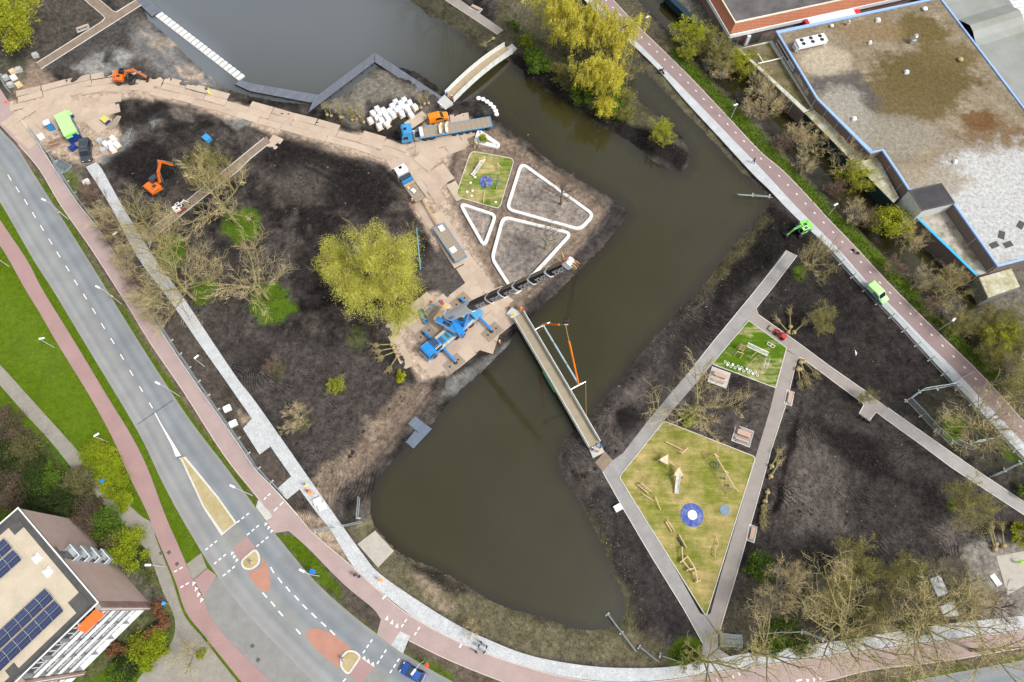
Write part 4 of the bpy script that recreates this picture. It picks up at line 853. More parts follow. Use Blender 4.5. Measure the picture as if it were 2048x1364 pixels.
for(v0,v1)in((.02,.7),(12.4,13.4),(26,27),(39,40)):
 abox(MB(),-.85,.35,v0,v1,0,AZ-.02).build('brick_pier',MATS['brick_red'],apt);abox(MB(),-.9,-.86,(v0+v1)/2-.06,(v0+v1)/2+.06,.2,AZ-.3).build('drainpipe',MATS['trim_white'],apt)
uc=WNE*.5
for fl in range(1,5):
 zb=.9+fl*fh-1.0;bal=MB();abox(bal,uc-1.15,uc+1.15,-1.1,-.02,zb,zb+.14);b0=bal.build('balcony_floor',MATS['frame_grey'],apt)
 bb=MB();abox(bb,uc-1.15,uc+1.15,-1.12,-1.04,zb+.14,zb+1.1);abox(bb,uc-1.15,uc-1.08,-1.04,-.02,zb+.14,zb+1.1);abox(bb,uc+1.08,uc+1.15,-1.04,-.02,zb+.14,zb+1.1);bb.build('balcony_panel',MATS['panel_steelblue'],apt)
 bt=MB();abox(bt,uc-1.17,uc+1.17,-1.14,-1.02,zb+1.1,zb+1.16);abox(bt,uc-1.17,uc-1.06,-1.02,-.02,zb+1.1,zb+1.158);bt.build('balcony_rail',MATS['trim_white'],apt)
 abox(MB(),uc-.8,uc+.8,-.03,.05,zb+.2,zb+2.2).build('balcony_door',MATS['win_glass'],apt)
aw=MB();aw.add([al(-.2,.9,AZ-.6),al(-.2,4.2,AZ-.6),al(-1.35,4.2,AZ-1.6),al(-1.35,.9,AZ-1.6)],[(0,1,2,3)]);aw.add([al(-.2,.9,AZ-.64),al(-.2,4.2,AZ-.64),al(-1.35,4.2,AZ-1.64),al(-1.35,.9,AZ-1.64)],[(3,2,1,0)]);aw.build('awning',MATS['orange_cloth'],apt)
aptM=apt.matrix_basis.copy()if False else Matrix.Translation(apt.location)@Matrix.Rotation(apt.rotation_euler.z,4,'Z')
def pv_material():
 m,nt,b=newmat('solar_cells');tc=opos(nt);br=nd(nt,'ShaderNodeTexBrick');nt.links.new(tc,br.inputs['Vector']);br.offset=0
 br.inputs['Color1'].default_value=(.012,.022,.085,1);br.inputs['Color2'].default_value=(.016,.02,.06,1);br.inputs['Mortar'].default_value=(.16,.2,.3,1);br.inputs['Scale'].default_value=1
 br.inputs['Brick Width'].default_value=.8;br.inputs['Row Height'].default_value=.165;br.inputs['Mortar Size'].default_value=.012;nt.links.new(br.outputs['Color'],b.inputs['Base Color']);b.inputs['Roughness'].default_value=.18;MATS['pv']=m
pv_material();M('alu',(.7,.72,.74),.35,.8,var=.05)
pan=MB().box((0,0,0),(1.0,1.66,.035)).mesh('panel',MATS['pv'])
def array(label,px,nv,nu,rows):
 p=P(*px,AZ-.2);q=aptM.inverted()@p
 t=thing('solar_array',label,'solar panels',(p.x,p.y,AZ-.26),apt.rotation_euler.z,'solar arrays on the gravel roof')
 for r_ in range(rows):
  for side in(0,1):
   for i in range(nv):
    o=put('panel',pan,t);tl=R(11)*(1 if side==0 else-1)
    o.location=(-(r_*2.35+side*1.03+.52),SG*(i*1.7+.85),.32);o.rotation_euler=(0,tl*-1,0)
  fr=MB()
  for i in range(nv+1):fr.box((-(r_*2.35+.52),SG*i*1.7,.33),(1.03,.05,.05),rot=Matrix.Rotation(-R(11),3,'Y'));fr.box((-(r_*2.35+1.55),SG*i*1.7,.33),(1.03,.05,.05),rot=Matrix.Rotation(R(11),3,'Y'))
  fr.bar((-(r_*2.35+1.035),0,.43),(-(r_*2.35+1.035),SG*nv*1.7,.43),.05,.04);fr.build('rail_frame',MATS['alu'],t)
array('nearer twin-row solar array beside the facade edge of the gravel roof',(93,1177),13,1,2);array('solar array at the outer corner of the gravel roof by the dome vents',(11,1077),7,1,2)
def dome(px,lab):
 p=P(*px,AZ-.26);t=thing('roof_vent',lab,'vent',p,apt.rotation_euler.z,'dome vents on the apartment roof');MB().box((0,0,.12),(1.1,1.1,.24)).build('curb',MATS['trim_white'],t);MB().lathe((0,0,.24),[(.5,0),(.46,.12),(.34,.26),(.16,.34),(.02,.36)],14).build('dome',M('dome_white',(.78,.79,.8),.3),t,smooth=True)
dome((75,1116),'white dome vent on the gravel roof closer to the outer solar array');dome((97,1143),'white dome vent on the gravel roof closer to the facade corner')
def hall_roof_mat():
 m,nt,b=newmat('mossy_gravel_roof');v=wpos(nt)
 n1=noise_(nt,v,.045,4,.55,.4);n2=noise_(nt,v,.3,8,.7);n3=noise_(nt,v,4.5,6,.8)
 base=ramp_(nt,n2,[(.3,(.15,.118,.075)),(.5,(.21,.17,.115)),(.7,(.28,.24,.175))])
 sp=nd(nt,'ShaderNodeSeparateXYZ');nt.links.new(v,sp.inputs[0])
 def spot(x,y,rx,ry,jit=.45):
  cmb=nd(nt,'ShaderNodeVectorMath',operation='SUBTRACT');nt.links.new(v,cmb.inputs[0]);cmb.inputs[1].default_value=(x,y,0)
  dv=nd(nt,'ShaderNodeVectorMath',operation='DIVIDE');nt.links.new(cmb.outputs[0],dv.inputs[0]);dv.inputs[1].default_value=(rx,ry,1000)
  ln=nd(nt,'ShaderNodeVectorMath',operation='LENGTH');nt.links.new(dv.outputs[0],ln.inputs[0])
  ad=nd(nt,'ShaderNodeMath',operation='MULTIPLY_ADD');nt.links.new(n2,ad.inputs[0]);ad.inputs[1].default_value=jit*3.0;nt.links.new(ln.outputs['Value'],ad.inputs[2])
  return mapr(nt,ad.outputs[0],.9+jit*1.5-.22,.9+jit*1.5+.12,1,0)
 c=base
 for(px,rx,ry,colr,am)in(((1850,60),7,5,(.115,.085,.03),.95),((1850,150),13,8,(.105,.078,.03),.95),((1800,200),15,7,(.115,.085,.035),.9),((1900,110),8,5,(.13,.095,.04),.8),((1740,60),8,4,(.2,.14,.075),.8),((1680,170),7,5,(.085,.078,.075),.85),((1720,200),5,4,(.09,.085,.08),.8),((1650,120),6,5,(.42,.36,.27),.7),((1690,230),6,9,(.30,.28,.235),.8),((1780,270),12,6,(.24,.22,.18),.7),((1990,270),9,5,(.14,.085,.04),.7),((1960,240),4,3,(.12,.06,.02),.8),((1960,440),19,12,(.40,.40,.39),1),((2060,420),22,17,(.41,.41,.4),1),((1960,360),6,4,(.42,.42,.4),.9),((1850,360),10,4,(.27,.23,.17),.8)):
  p=P(*px,5.5);f=spot(p.x,p.y,rx,ry);mu=nd(nt,'ShaderNodeMath',operation='MULTIPLY');nt.links.new(f,mu.inputs[0]);mu.inputs[1].default_value=am
  c=mixc(nt,mu.outputs[0],c,colr)
 sc=nd(nt,'ShaderNodeVectorMath',operation='SCALE');nt.links.new(c,sc.inputs[0]);nm_=nd(nt,'ShaderNodeMath',operation='MULTIPLY');nt.links.new(mapr(nt,n3,.3,.7,.6,1.4),nm_.inputs[0]);nt.links.new(mapr(nt,noise_(nt,v,1.3,7,.75),.3,.7,.6,1.4),nm_.inputs[1]);nt.links.new(nm_.outputs[0],sc.inputs['Scale'])
 nt.links.new(sc.outputs[0],b.inputs['Base Color']);b.inputs['Roughness'].default_value=.95;b.inputs['Specular IOR Level'].default_value=.1;bump_(nt,b,n3,.8,.05);MATS['hallroof']=m
hall_roof_mat()
ground_mat('annex_roof',(.24,.20,.145),(.34,.31,.25),.35,6,.95,.03);ground_mat('annex_roof2',(.42,.39,.34),(.2,.18,.12),.4,6,.95,.03,mid=(.45,.6))
ground_mat('annex_moss',(.085,.075,.025),(.2,.16,.1),.4,6,.95,.03)
def building(name,label,poly,z,wallm,roofm,trim=None,tw=.35,th=.25,z0=-.9,cat='building'):
 w=W2(poly,z);c=sum(w,Vector((0,0)))/len(w);t=thing(name,label,cat,(c.x,c.y,0));w=[p-c for p in w]
 ar=sum(w[i].x*w[(i+1)%len(w)].y-w[(i+1)%len(w)].x*w[i].y for i in range(len(w)))
 mw_=MB();n=len(w);mw_.prism(w,z0,z-.25);mw_.build('wall',wallm,t)
 inn=[]
 for i in range(n):
  a=(w[i]-w[i-1]).normalized();b=(w[(i+1)%n]-w[i]).normalized();nn=(Vector((-a.y,a.x))+Vector((-b.y,b.x)))
  nn=nn.normalized()/max(.45,math.sqrt((1+a.dot(b))/2));inn.append(w[i]+nn*.1*(1 if ar>0 else-1))
 MB().prism(inn,z-.249,z-.12).build('roof',roofm,t)
 if trim is not None:MB().sweep([p+(q-p)*1.2 for p,q in zip(w,inn)],tw,th,z-.2,closed=True).build('coping',trim,t)
 return t,w
HZ=5.5
hallp=[(1553,64),(1880,-6),(2050,217),(2240,470),(2240,468),(1995,533),(1907,407),(1870,380),(1818,381),(1797,348),(1765,301),(1743,306),(1634,198)]
hallp.pop(4)
hall,hw_=building('factory_hall','large low brick factory hall with a mossy gravel roof and blue coping',hallp,HZ,MATS['brick_brown'],MATS['hallroof'],MATS['trim_blue'],.42,.3)
hc=hall.location
def onwall(t,pa,pb,z,fr0,fr1,za,zb,mat,name,out=.04,sub=None):
 a,b=P(*pa,z)-t.location,P(*pb,z)-t.location;a.z=b.z=0;d=(b-a);L=d.length;d.normalize();n=Vector((d.y,-d.x,0))
 m_=(a+b)/2-Vector((-t.location.x,-t.location.y,0));
 cam2=Vector((0,0,0))-(t.location+(a+b)/2);cam2.z=0
 if n.dot(cam2)<0:n=-n
 c=a+d*L*(fr0+fr1)/2+n*out*.5;c.z=(za+zb)/2
 return MB().box(c,(L*(fr1-fr0),out,zb-za),math.atan2(d.y,d.x)).build(name,mat,t)
for i in range(8):onwall(hall,(1553,64),(1634,198),HZ,.10+i*.052,.142+i*.052,3.75,4.55,MATS['win_glass']if i<5 else MATS['panel_steelblue'],'window',.05)
onwall(hall,(1553,64),(1634,198),HZ,.07,.50,4.55,4.68,MATS['trim_white'],'window_head',.09);onwall(hall,(1553,64),(1634,198),HZ,.07,.50,3.62,3.75,MATS['trim_white'],'window_sill',.09)
onwall(hall,(1553,64),(1634,198),HZ,.54,.86,3.5,4.5,MATS['annex_roof2'],'wall_panel',.06)
for pa,pb,fr in(((1553,64),(1634,198),(.62,.82,.99)),((1634,198),(1743,306),(.2,.42,.65,.88)),((1765,301),(1818,381),(.35,.8)),((1907,407),(1995,533),(.55,.98))):
 for f in fr:onwall(hall,pa,pb,HZ,f-.003,f+.003,-.3,HZ-.3,MATS['frame_grey'],'drainpipe',.12)
AZ2=3.1
an1,_=building('flat_annex','triangular flat-roofed brick annex with a pale parapet beside the ditch',[(1475,97),(1543,82),(1627,217),(1611,224)],AZ2,MATS['brick_brown'],MATS['annex_moss'],M('parapet_pale',(.5,.5,.43),.8,dirt=(.3,.3,.22)),.5,.25)
for f in(.1,.35,.52,.68,.84):onwall(an1,(1475,97),(1611,224),AZ2,f-.003,f+.003,-.4,AZ2-.2,MATS['frame_grey'],'drainpipe',.1)
pi=MB();o=an1.location
pts=[P(x,y,AZ2+.25)-o for x,y in((1516,127),(1564,116),(1572,104))];pi.tube(pts,.13,8);pi.tube([P(1516,108,AZ2+.25)-o,P(1527,125,AZ2+.25)-o],.13,8);pi.build('roof_duct',MATS['trim_white'],an1)
sh,_=building('lean_to_shed','long lean-to shed with a mossy corrugated roof and dark green wall above the ditch',[(1612,226),(1627,219),(1742,314),(1756,316),(1798,396),(1788,404)],2.7,M('green_cladding',(.006,.03,.026),.7,var=.3),MATS['roof_dark'],None)
def corr_mat():
 m,nt,b=newmat('corrugated_mossy');v=wpos(nt);mp=nd(nt,'ShaderNodeMapping');mp.inputs['Rotation'].default_value=(0,0,R(50));nt.links.new(v,mp.inputs[0])
 wv=nd(nt,'ShaderNodeTexWave');wv.inputs['Scale'].default_value=1.5;nt.links.new(mp.outputs[0],wv.inputs['Vector']);n=noise_(nt,v,.6,7,.7)
 c=ramp_(nt,n,[(.3,(.22,.19,.08)),(.48,(.44,.41,.26)),(.65,(.6,.59,.5))]);nt.links.new(c,b.inputs['Base Color']);bump_(nt,b,wv.outputs['Fac'],.8,.06);b.inputs['Roughness'].default_value=.8;MATS['corr']=m
corr_mat()
so=sh.location;lo=[(1612,226),(1788,404)];hi=[(1627,219),(1798,396)]
NS=34;mid_hi=[(1627,219),(1742,314),(1756,316),(1798,396)]
hi_r=resamp(mid_hi,NS+1);lo_r=resamp([(1610,227),(1787,406)],NS+1)
for i in range(NS):
 a,b,c,d=P(*lo_r[i],2.72)-so,P(*lo_r[i+1],2.72)-so,P(*hi_r[i+1],3.25)-so,P(*hi_r[i],3.25)-so
 a,b=a.lerp(b,.02),b.lerp(a,.02);c,d=c.lerp(d,.02),d.lerp(c,.02);z3=Vector((0,0,.05+.02*(i%2)))
 MB().add([a+z3,b+z3,c+z3,d+z3,a,b,c,d],[(0,1,2,3),(7,6,5,4),(0,4,5,1),(1,5,6,2),(2,6,7,3),(3,7,4,0)]).build('roof_sheet',MATS['corr'],sh)
dk,_=building('roof_shed','small shed with a wet black felt roof and white walls at the hall edge',[(1819,380),(1884,365),(1911,405),(1846,421)],5.9,M('pale_cladding',(.55,.56,.53),.7,dirt=(.35,.35,.3)),M('wet_felt',(.05,.047,.05),.3,var=.5,scale=.4),MATS['roof_dark'],.25,.12)
an2,_=building('flat_annex','low brick annex with a bright blue coping and weedy gravel roof',[(1836,436),(1897,417),(1978,545),(1955,551)],2.9,MATS['brick_brown'],MATS['annex_roof2'],None)
MB().sweep([(P(*p,2.9)-an2.location).to_2d()for p in((1836,436),(1955,551))],.5,.2,2.75).build('coping',MATS['trim_sky'],an2)
ws,_=building('corrugated_shed','small shed with a mossy white corrugated roof below the hall corner',[(1958,554),(2024,535),(2042,573),(1977,596)],2.6,M('shed_wall',(.2,.2,.18),.8),MATS['corr'],None)
vh=thing('vaulted_hall','hall with a grey-green curved metal roof next to the mossy roof','building',P(1990,90,5));vo_=vh.location.copy();vh.location.z=0;vo_.z=0
e0,e1=P(1884,0,5.4),P(2052,214,5.4);ed=(e1-e0);EL=ed.length;ed.normalize();en=Vector((ed.y,-ed.x,0))
if en.x<0:en=-en
vm=MB();NV=60;WV=12.5
def vz(s):
 z=5.0
 for c,w,h in((EL*.30,4.2,1.5),(EL*-.12,5,1.1)):
  t=(s-c)/w
  if abs(t)<1:z+=h*(.5+.5*math.cos(math.pi*t))
 return z
s0,s1=-22,EL+40;prof=[s0+(s1-s0)*i/NV for i in range(NV+1)]
for s in prof:
 b=e0+ed*s+en*.35-vo_
 for t,dz in((0,0),(WV,.15),(WV,-6)):q=b+en*t;vm.v.append((q.x,q.y,vz(s)+dz if dz>-1 else-.3))
for i in range(NV):
 for k in(0,1):vm.f.append((3*i+k,3*i+k+1,3*i+3+k+1,3*i+3+k));vm.m.append(k)
def vault_mat():
 m,nt,b=newmat('vault_sheet');v=wpos(nt);mp=nd(nt,'ShaderNodeMapping');mp.inputs['Rotation'].default_value=(0,0,-math.atan2(en.y,en.x)+math.pi/2);nt.links.new(v,mp.inputs[0])
 wv=nd(nt,'ShaderNodeTexWave');wv.inputs['Scale'].default_value=.9;wv.inputs['Distortion'].default_value=.3;nt.links.new(mp.outputs[0],wv.inputs['Vector']);n=noise_(nt,v,.2,6,.65)
 c=ramp_(nt,n,[(.3,(.20,.205,.165)),(.5,(.235,.25,.23)),(.7,(.27,.285,.27))]);c=mixc(nt,mapr(nt,wv.outputs['Fac'],0,1,.0,.18),c,(.3,.31,.26));nt.links.new(c,b.inputs['Base Color']);b.inputs['Roughness'].default_value=.6;bump_(nt,b,wv.outputs['Fac'],.4,.04);MATS['vault']=m
vault_mat()
vm.build('roof',[MATS['vault'],MATS['frame_grey']],vh,smooth=False)
def tile_mat():
 m,nt,b=newmat('orange_tiles');v=wpos(nt);br=nd(nt,'ShaderNodeTexBrick');mp=nd(nt,'ShaderNodeMapping');mp.inputs['Rotation'].default_value=(0,0,R(-12));nt.links.new(v,mp.inputs[0]);nt.links.new(mp.outputs[0],br.inputs['Vector'])
 br.inputs['Color1'].default_value=(.42,.155,.075,1);br.inputs['Color2'].default_value=(.36,.13,.065,1);br.inputs['Mortar'].default_value=(.26,.09,.045,1);br.inputs['Scale'].default_value=1;br.inputs['Brick Width'].default_value=.3;br.inputs['Row Height'].default_value=.35;br.inputs['Mortar Size'].default_value=.03
 nt.links.new(br.outputs['Color'],b.inputs['Base Color']);b.inputs['Roughness'].default_value=.75;bump_(nt,b,br.outputs['Fac'],.6,-.04);MATS['tiles']=m
tile_mat()
TB=[(1400,-34),(1460,69),(1790,-3),(1900,-30)];TI=[(1418,-44),(1471,45),(1684,-1),(1880,-44)]
tb=thing('tiled_building','brick building with an orange tiled mansard edge and black flat roof','building',P(1520,20));to=tb.location.copy()
ez,rz_=3.6,5.4
out=[P(*p,ez)-to for p in TB];inn=[P(*p,rz_)-to for p in TI]
tl=MB()
for i in range(3):tl.add([out[i],out[i+1],inn[i+1],inn[i]],[(0,1,2,3)])
tl.build('tiled_roof',MATS['tiles'],tb)
far=[P(1980,-130,rz_)-to,P(1380,-110,rz_)-to]
MB().prism([p.to_2d()for p in inn]+[f.to_2d()for f in far],rz_-.2,rz_-.05).build('flat_roof',MATS['bitumen'],tb)
MB().sweep([p.to_2d()for p in inn],.25,.2,rz_-.1).build('roof_edge',M('edge_cream',(.7,.6,.48),.6),tb)
fz=MB()
for i in range(3):
 a,b=out[i],out[i+1];fz.add([a+Vector((0,0,.05)),b+Vector((0,0,.05)),b-Vector((0,0,.8)),a-Vector((0,0,.8))],[(3,2,1,0)])
MB().sweep([p.to_2d()for p in out],.3,.85,ez-.85).build('fascia',MATS['trim_white'],tb)
ins=[p+Vector((.25 if i<2 else 0,.45,0))for i,p in enumerate(out)]
MB().prism([p.to_2d()for p in ins]+[f.to_2d()for f in far],0,ez-.5).build('wall',MATS['brick_red'],tb)
onwall(tb,(1462,72),(1790,-1),ez,.02,.05,.05,2.3,M('door_green',(.02,.05,.05),.5),'door',.08);onwall(tb,(1462,72),(1790,-1),ez,.105,.125,.05,2.7,MATS['trim_white'],'pilaster',.4);onwall(tb,(1462,72),(1790,-1),ez,.13,.2,.05,2.5,MATS['roof_dark'],'gate_opening',.06)
gf=MB().sweep([(P(*p,1.2)-P(1345,0)).to_2d()for p in((1330,-14),(1347,5),(1400,55),(1447,93))],1.3,1.7,0).build('green_canal_fence',M('fence_teal',(.006,.03,.045),.7));gf.location=P(1345,0);tag(gf,'dark teal screened fence along the ditch beside the tiled building','fence')
def onroof(px,z=HZ-.12):return P(*px,z)
ac=thing('air_conditioner','white rooftop air conditioner with six round fans','air conditioner',onroof((1617,92)),face2((1586,100),(1646,86),HZ+1.6)[1])
MB().box((0,0,1.25),(6.6,2.1,.9)).build('casing',MATS['trim_white'],ac,bevel=.04)
for sx in(-3.1,3.1):
 for sy in(-.9,.9):MB().box((sx,sy,.4),(.12,.12,.8)).build('leg',MATS['trim_white'],ac)
for i in range(3):
 for sy in(-.5,.5):f=MB().lathe((-2.1+i*2.1,sy,1.70),[(.42,0),(.42,.06),(.36,.06),(.34,.02),(.1,.02),(.08,.05),(.01,.05)],16).build('fan',M('fan_dark',(.02,.025,.03),.5),ac)
MB().box((-3.5,-.2,.8),(.4,1.4,1.0)).build('pipework',MATS['frame_grey'],ac)
def vent(px,kind,lab,s=1.0):
 t=thing('roof_vent',lab,'vent',onroof(px));w=MATS['trim_white']if kind!='m' else M('moss_dome',(.38,.33,.17),.8)
 if kind in 'dm':MB().lathe((0,0,0),[(.38*s,0),(.38*s,.25),(.6*s,.3),(.55*s,.5),(.3*s,.68),(.02,.72)],12).build('cowl',w,t,smooth=True)
 elif kind=='p':MB().box((0,0,.5*s),(1.0*s,1.0*s,1.0*s)).build('base',MATS['alu'],t);MB().lathe((0,0,s),[(.45*s,0),(.45*s,.9*s),(.35*s,.95*s),(.35*s,1.1*s),(.02,1.12*s)],10).build('pipe',MATS['alu'],t)
 else:MB().box((0,0,.2),(.9*s,.9*s,.4)).build('base',w,t);MB().lathe((0,0,.4),[(.4*s,0),(.4*s,.2),(.02,.3)],10).build('cap',w,t)
for px,k,l,s in(((1848,20),'d','white round cowl vent near the far end of the mossy roof',1.0),((1823,85),'p','tall square metal flue in the middle of the mossy roof',1.0),((1812,146),'b','white boxed vent with cap on bare gravel of the mossy roof',.9),((1919,121),'m','moss-yellow mushroom vent on the mossy roof',1.0),((1707,239),'b','weathered capped vent near the blue coping bend',.9),((1909,325),'b','capped vent at the border of the white gravel',.8),((1755,42),'b','flat white roof box at the rear edge of the mossy roof',1.0),((1694,50),'p','short twin metal flue by the rear coping',.6),((1662,54),'d','small domed vent near the air conditioner',.7),((1739,87),'b','low grey square hatch on brown moss',.7)):vent(px,k,l,s)
for px,dl in(((2041,450),'largest dark drain tray near the outer side of the white gravel'),((2003,470),'dark flat drain tray set apart in the white gravel'),((2016,489),'dark drain tray by the coping corner of the white gravel'),((1988,490),'dark drain tray close to the brick annex side of the white gravel')):
 o=MB().box((0,0,.04),(1.7,1.1,.08)).build('roof_drain',M('drain_dark',(.05,.06,.06),.7));o.location=onroof(px);o.rotation_euler.z=random.uniform(0,2);tag(o,dl,'drain','drains on the white gravel roof')
 # ================================================================== vegetation
def leaf_mat(name,c1,c2,c3=None,transl=.25):
 m,nt,b=newmat(name);g=nd(nt,'ShaderNodeNewGeometry');rnd=g.outputs['Random Per Island']
 st=[(0,c1),(1,c2)]if c3 is None else[(0,c1),(.6,c2),(1,c3)]
 c=ramp_(nt,rnd,st);n=noise_(nt,g.outputs['Position'],.55,4,.6)
 sc=nd(nt,'ShaderNodeVectorMath',operation='SCALE');nt.links.new(c,sc.inputs[0]);nt.links.new(mapr(nt,n,.3,.7,.7,1.3),sc.inputs['Scale']);c=sc.outputs[0]
 nt.links.new(c,b.inputs['Base Color']);b.inputs['Roughness'].default_value=.7;b.inputs['Specular IOR Level'].default_value=.08
 tr=nd(nt,'ShaderNodeBsdfTranslucent');nt.links.new(c,tr.inputs[0]);mx=nd(nt,'ShaderNodeMixShader');mx.inputs[0].default_value=transl
 out=nt.nodes['Material Output'];nt.links.new(b.outputs[0],mx.inputs[1]);nt.links.new(tr.outputs[0],mx.inputs[2]);nt.links.new(mx.outputs[0],out.inputs[0]);MATS[name]=m;return m
leaf_mat('leaf_maple',(.43,.44,.055),(.6,.59,.11),(.46,.41,.14));leaf_mat('leaf_willow',(.54,.48,.04),(.7,.62,.08),(.38,.38,.08));leaf_mat('leaf_green',(.058,.117,.016),(.117,.208,.023),(.182,.247,.039))
leaf_mat('leaf_lime',(.2,.27,.012),(.31,.38,.02),(.286,.325,.039));leaf_mat('leaf_olive',(.182,.169,.052),(.286,.260,.078),(.221,.247,.065));leaf_mat('leaf_yellowgreen',(.312,.351,.019),(.442,.455,.026),(.247,.260,.052))
leaf_mat('leaf_dark',(.026,.046,.013),(.052,.078,.023),(.078,.098,.033));leaf_mat('leaf_copper',(.24,.12,.06),(.32,.165,.085),(.18,.08,.04));leaf_mat('leaf_brown',(.12,.085,.06),(.18,.135,.095),(.11,.095,.055));leaf_mat('leaf_mix',(.117,.130,.046),(.208,.195,.078),(.156,.130,.078))
leaf_mat('twig_olive',(.320,.273,.104),(.471,.395,.160),(.377,.339,.189));leaf_mat('twig_grey',(.282,.246,.179),(.434,.377,.273),(.358,.320,.226));leaf_mat('twig_tan',(.490,.395,.226),(.679,.566,.320),(.528,.452,.226));leaf_mat('twig_red',(.232,.145,.109),(.348,.232,.174),(.275,.203,.145))
leaf_mat('weed',(.057,.115,.009),(.127,.207,.023),(.184,.196,.057));leaf_mat('dry_weed',(.180,.156,.084),(.288,.240,.132),(.120,.132,.048))
M('bark_moss',(.27,.235,.10),.95,var=.35,scale=2,dirt=(.17,.145,.09),bump=.01);M('bark_grey',(.28,.25,.19),.95,var=.35,scale=2,dirt=(.12,.1,.08),bump=.01);M('bark_brown',(.15,.12,.09),.95,var=.3,scale=2);M('burlap',(.36,.27,.15),.95,var=.25,scale=5,bump=.01)
def grow(seed,H,spread=.55,nl=8,n1=7,n2=6,n3=5,tfrac=.3,up=.35,tw=.021,droop=0.0,buds=0.0):
 r=random.Random(seed);T,C,tips=MB(),MB(),[]
 lean=Vector((r.uniform(-.06,.06),r.uniform(-.06,.06),0))
 tp=[Vector((0,0,-.3)),Vector((0,0,H*.12))+lean*H*.1,Vector((0,0,H*tfrac))+lean*H*.3,Vector((0,0,H*.62))+lean*H*.7]
 rt=H*.02+.04;T.tube(tp,[rt*1.25,rt,rt*.8,rt*.3],7)
 def branch(p,d,L,rad,lv):
  ns=(4,3,2,1)[lv];pts=[p.copy()];q=p.copy();dd=d.copy()
  for i in range(ns):
   dd=(dd+Vector((r.uniform(-1,1),r.uniform(-1,1),r.uniform(-.6,.9)))*.17+Vector((0,0,up*.22-droop*.25*lv))).normalized();q=q+dd*L/ns;pts.append(q.copy())
  (T if lv<2 else C).tube(pts,[rad*(1-.7*i/ns)for i in range(ns+1)],(5,4,3,3)[lv],caps=False)
  if lv==3:tips.append(q);return
  for k in range((n1,n2,n3)[lv]):
   t=(k+r.uniform(.3,1))/(n1,n2,n3)[lv];t=.18+.82*t;x=min(ns-1e-4,t*ns);i=int(x);s=pts[i].lerp(pts[i+1],x-i)
   bd=(pts[i+1]-pts[i]).normalized();sd=Vector((r.uniform(-1,1),r.uniform(-1,1),r.uniform(-.5,.8)));sd=(sd-bd*sd.dot(bd)).normalized()
   branch(s,(bd*.75+sd*r.uniform(.55,1.0)).normalized(),L*(.52,.5,.5)[lv]*r.uniform(.7,1.15)*(1.15-.35*t),max(tw*.55,rad*(.42,.42,.5)[lv]),lv+1)
 for k in range(nl):
  t=tfrac+(.62-tfrac)*(k+.3)/nl;az=k*2.4+r.uniform(-.4,.4);p=tp[2].lerp(tp[3],(t-tfrac)/(.62-tfrac));el=R(r.uniform(18,55))
  branch(p,Vector((math.cos(az)*math.cos(el),math.sin(az)*math.cos(el),math.sin(el))),H*spread*r.uniform(.75,1.15)*(1.1-.3*k/nl),rt*.52,0)
 branch(tp[3],Vector((0,0,1)),H*.33,rt*.3,0)
 return T,C,tips
def leaf_quads(pts,size,r,flat=0.0):
 n=len(pts);a=r.normal(size=(n,3));a/=np.linalg.norm(a,axis=1)[:,None];b=r.normal(size=(n,3));b[:,2]*=1-flat;b-=a*(a*b).sum(1)[:,None];b/=np.linalg.norm(b,axis=1)[:,None]
 s=size*r.uniform(.6,1.4,n)[:,None];a*=s;b*=s*.6
 V=np.stack([pts-a,pts-b*.9,pts+a,pts+b*.9],1).reshape(-1,3).astype(np.float32);F=np.arange(n*4).reshape(n,4);return V,F
def cloud(r,n,blobs,nclump=40,cs=.22,shell=.55):
 out=[];w=np.array([b[1][0]*b[1][1]*b[1][2]for b in blobs])**.67;w=w/w.sum()
 for(c,rad),k in zip(blobs,(w*n).astype(int)):
  nc=max(6,int(nclump*k/n));d=r.normal(size=(nc,3));d/=np.linalg.norm(d,axis=1)[:,None];d[:,2]=np.where(d[:,2]<-.35,-d[:,2],d[:,2])
  rr=shell+(1-shell)*r.random(nc)**.6;cen=d*rr[:,None];csz=cs*r.uniform(.6,1.4,nc)
  i=r.integers(0,nc,k);p=cen[i]+r.normal(size=(k,3))*csz[i][:,None]*.6;out.append(np.array(c)+p*np.array(rad))
 return np.vstack(out)
def leafmesh(name,V,F,mat):
 me=bpy.data.meshes.new(name);grid_mesh(me,V,F);me.materials.append(mat);return me
VAR={}
def tree_variant(key,mat_t,mat_c,leaf=None,nleaf=0,lsize=.1,**kw):
 T,C,tips=grow(**kw);r=np.random.default_rng(kw['seed'])
 mt=T.mesh('trunk',MATS[mat_t],True);mc=C.mesh('crown',MATS[mat_c]);ml=None
 if leaf:
  tp=np.array([tuple(t)for t in tips]);i=r.integers(0,len(tp),nleaf);p=tp[i]+r.normal(size=(nleaf,3))*.28;ml=leafmesh('foliage',*leaf_quads(p,lsize,r),MATS[leaf])
 VAR[key]=(mt,mc,ml);return VAR[key]
tree_variant('bareA','bark_moss','twig_olive',seed=3,H=10,spread=.5);tree_variant('bareB','bark_moss','twig_olive',seed=8,H=10,spread=.58,up=.2,nl=9);tree_variant('bareC','bark_moss','twig_tan',seed=15,H=10,spread=.62,up=.15,nl=7,n1=8)
tree_variant('bareD','bark_grey','twig_grey',seed=21,H=10,spread=.42,up=.6,n3=4);tree_variant('bareE','bark_moss','twig_olive',leaf='leaf_olive',nleaf=5000,lsize=.09,seed=27,H=10,spread=.48,n3=6);tree_variant('bareF','bark_brown','twig_red',seed=33,H=10,spread=.4,up=.5)
tree_variant('bareG','bark_moss','twig_tan',leaf='leaf_olive',nleaf=2500,lsize=.07,seed=39,H=10,spread=.72,up=.05,nl=10,n1=8,n3=5)
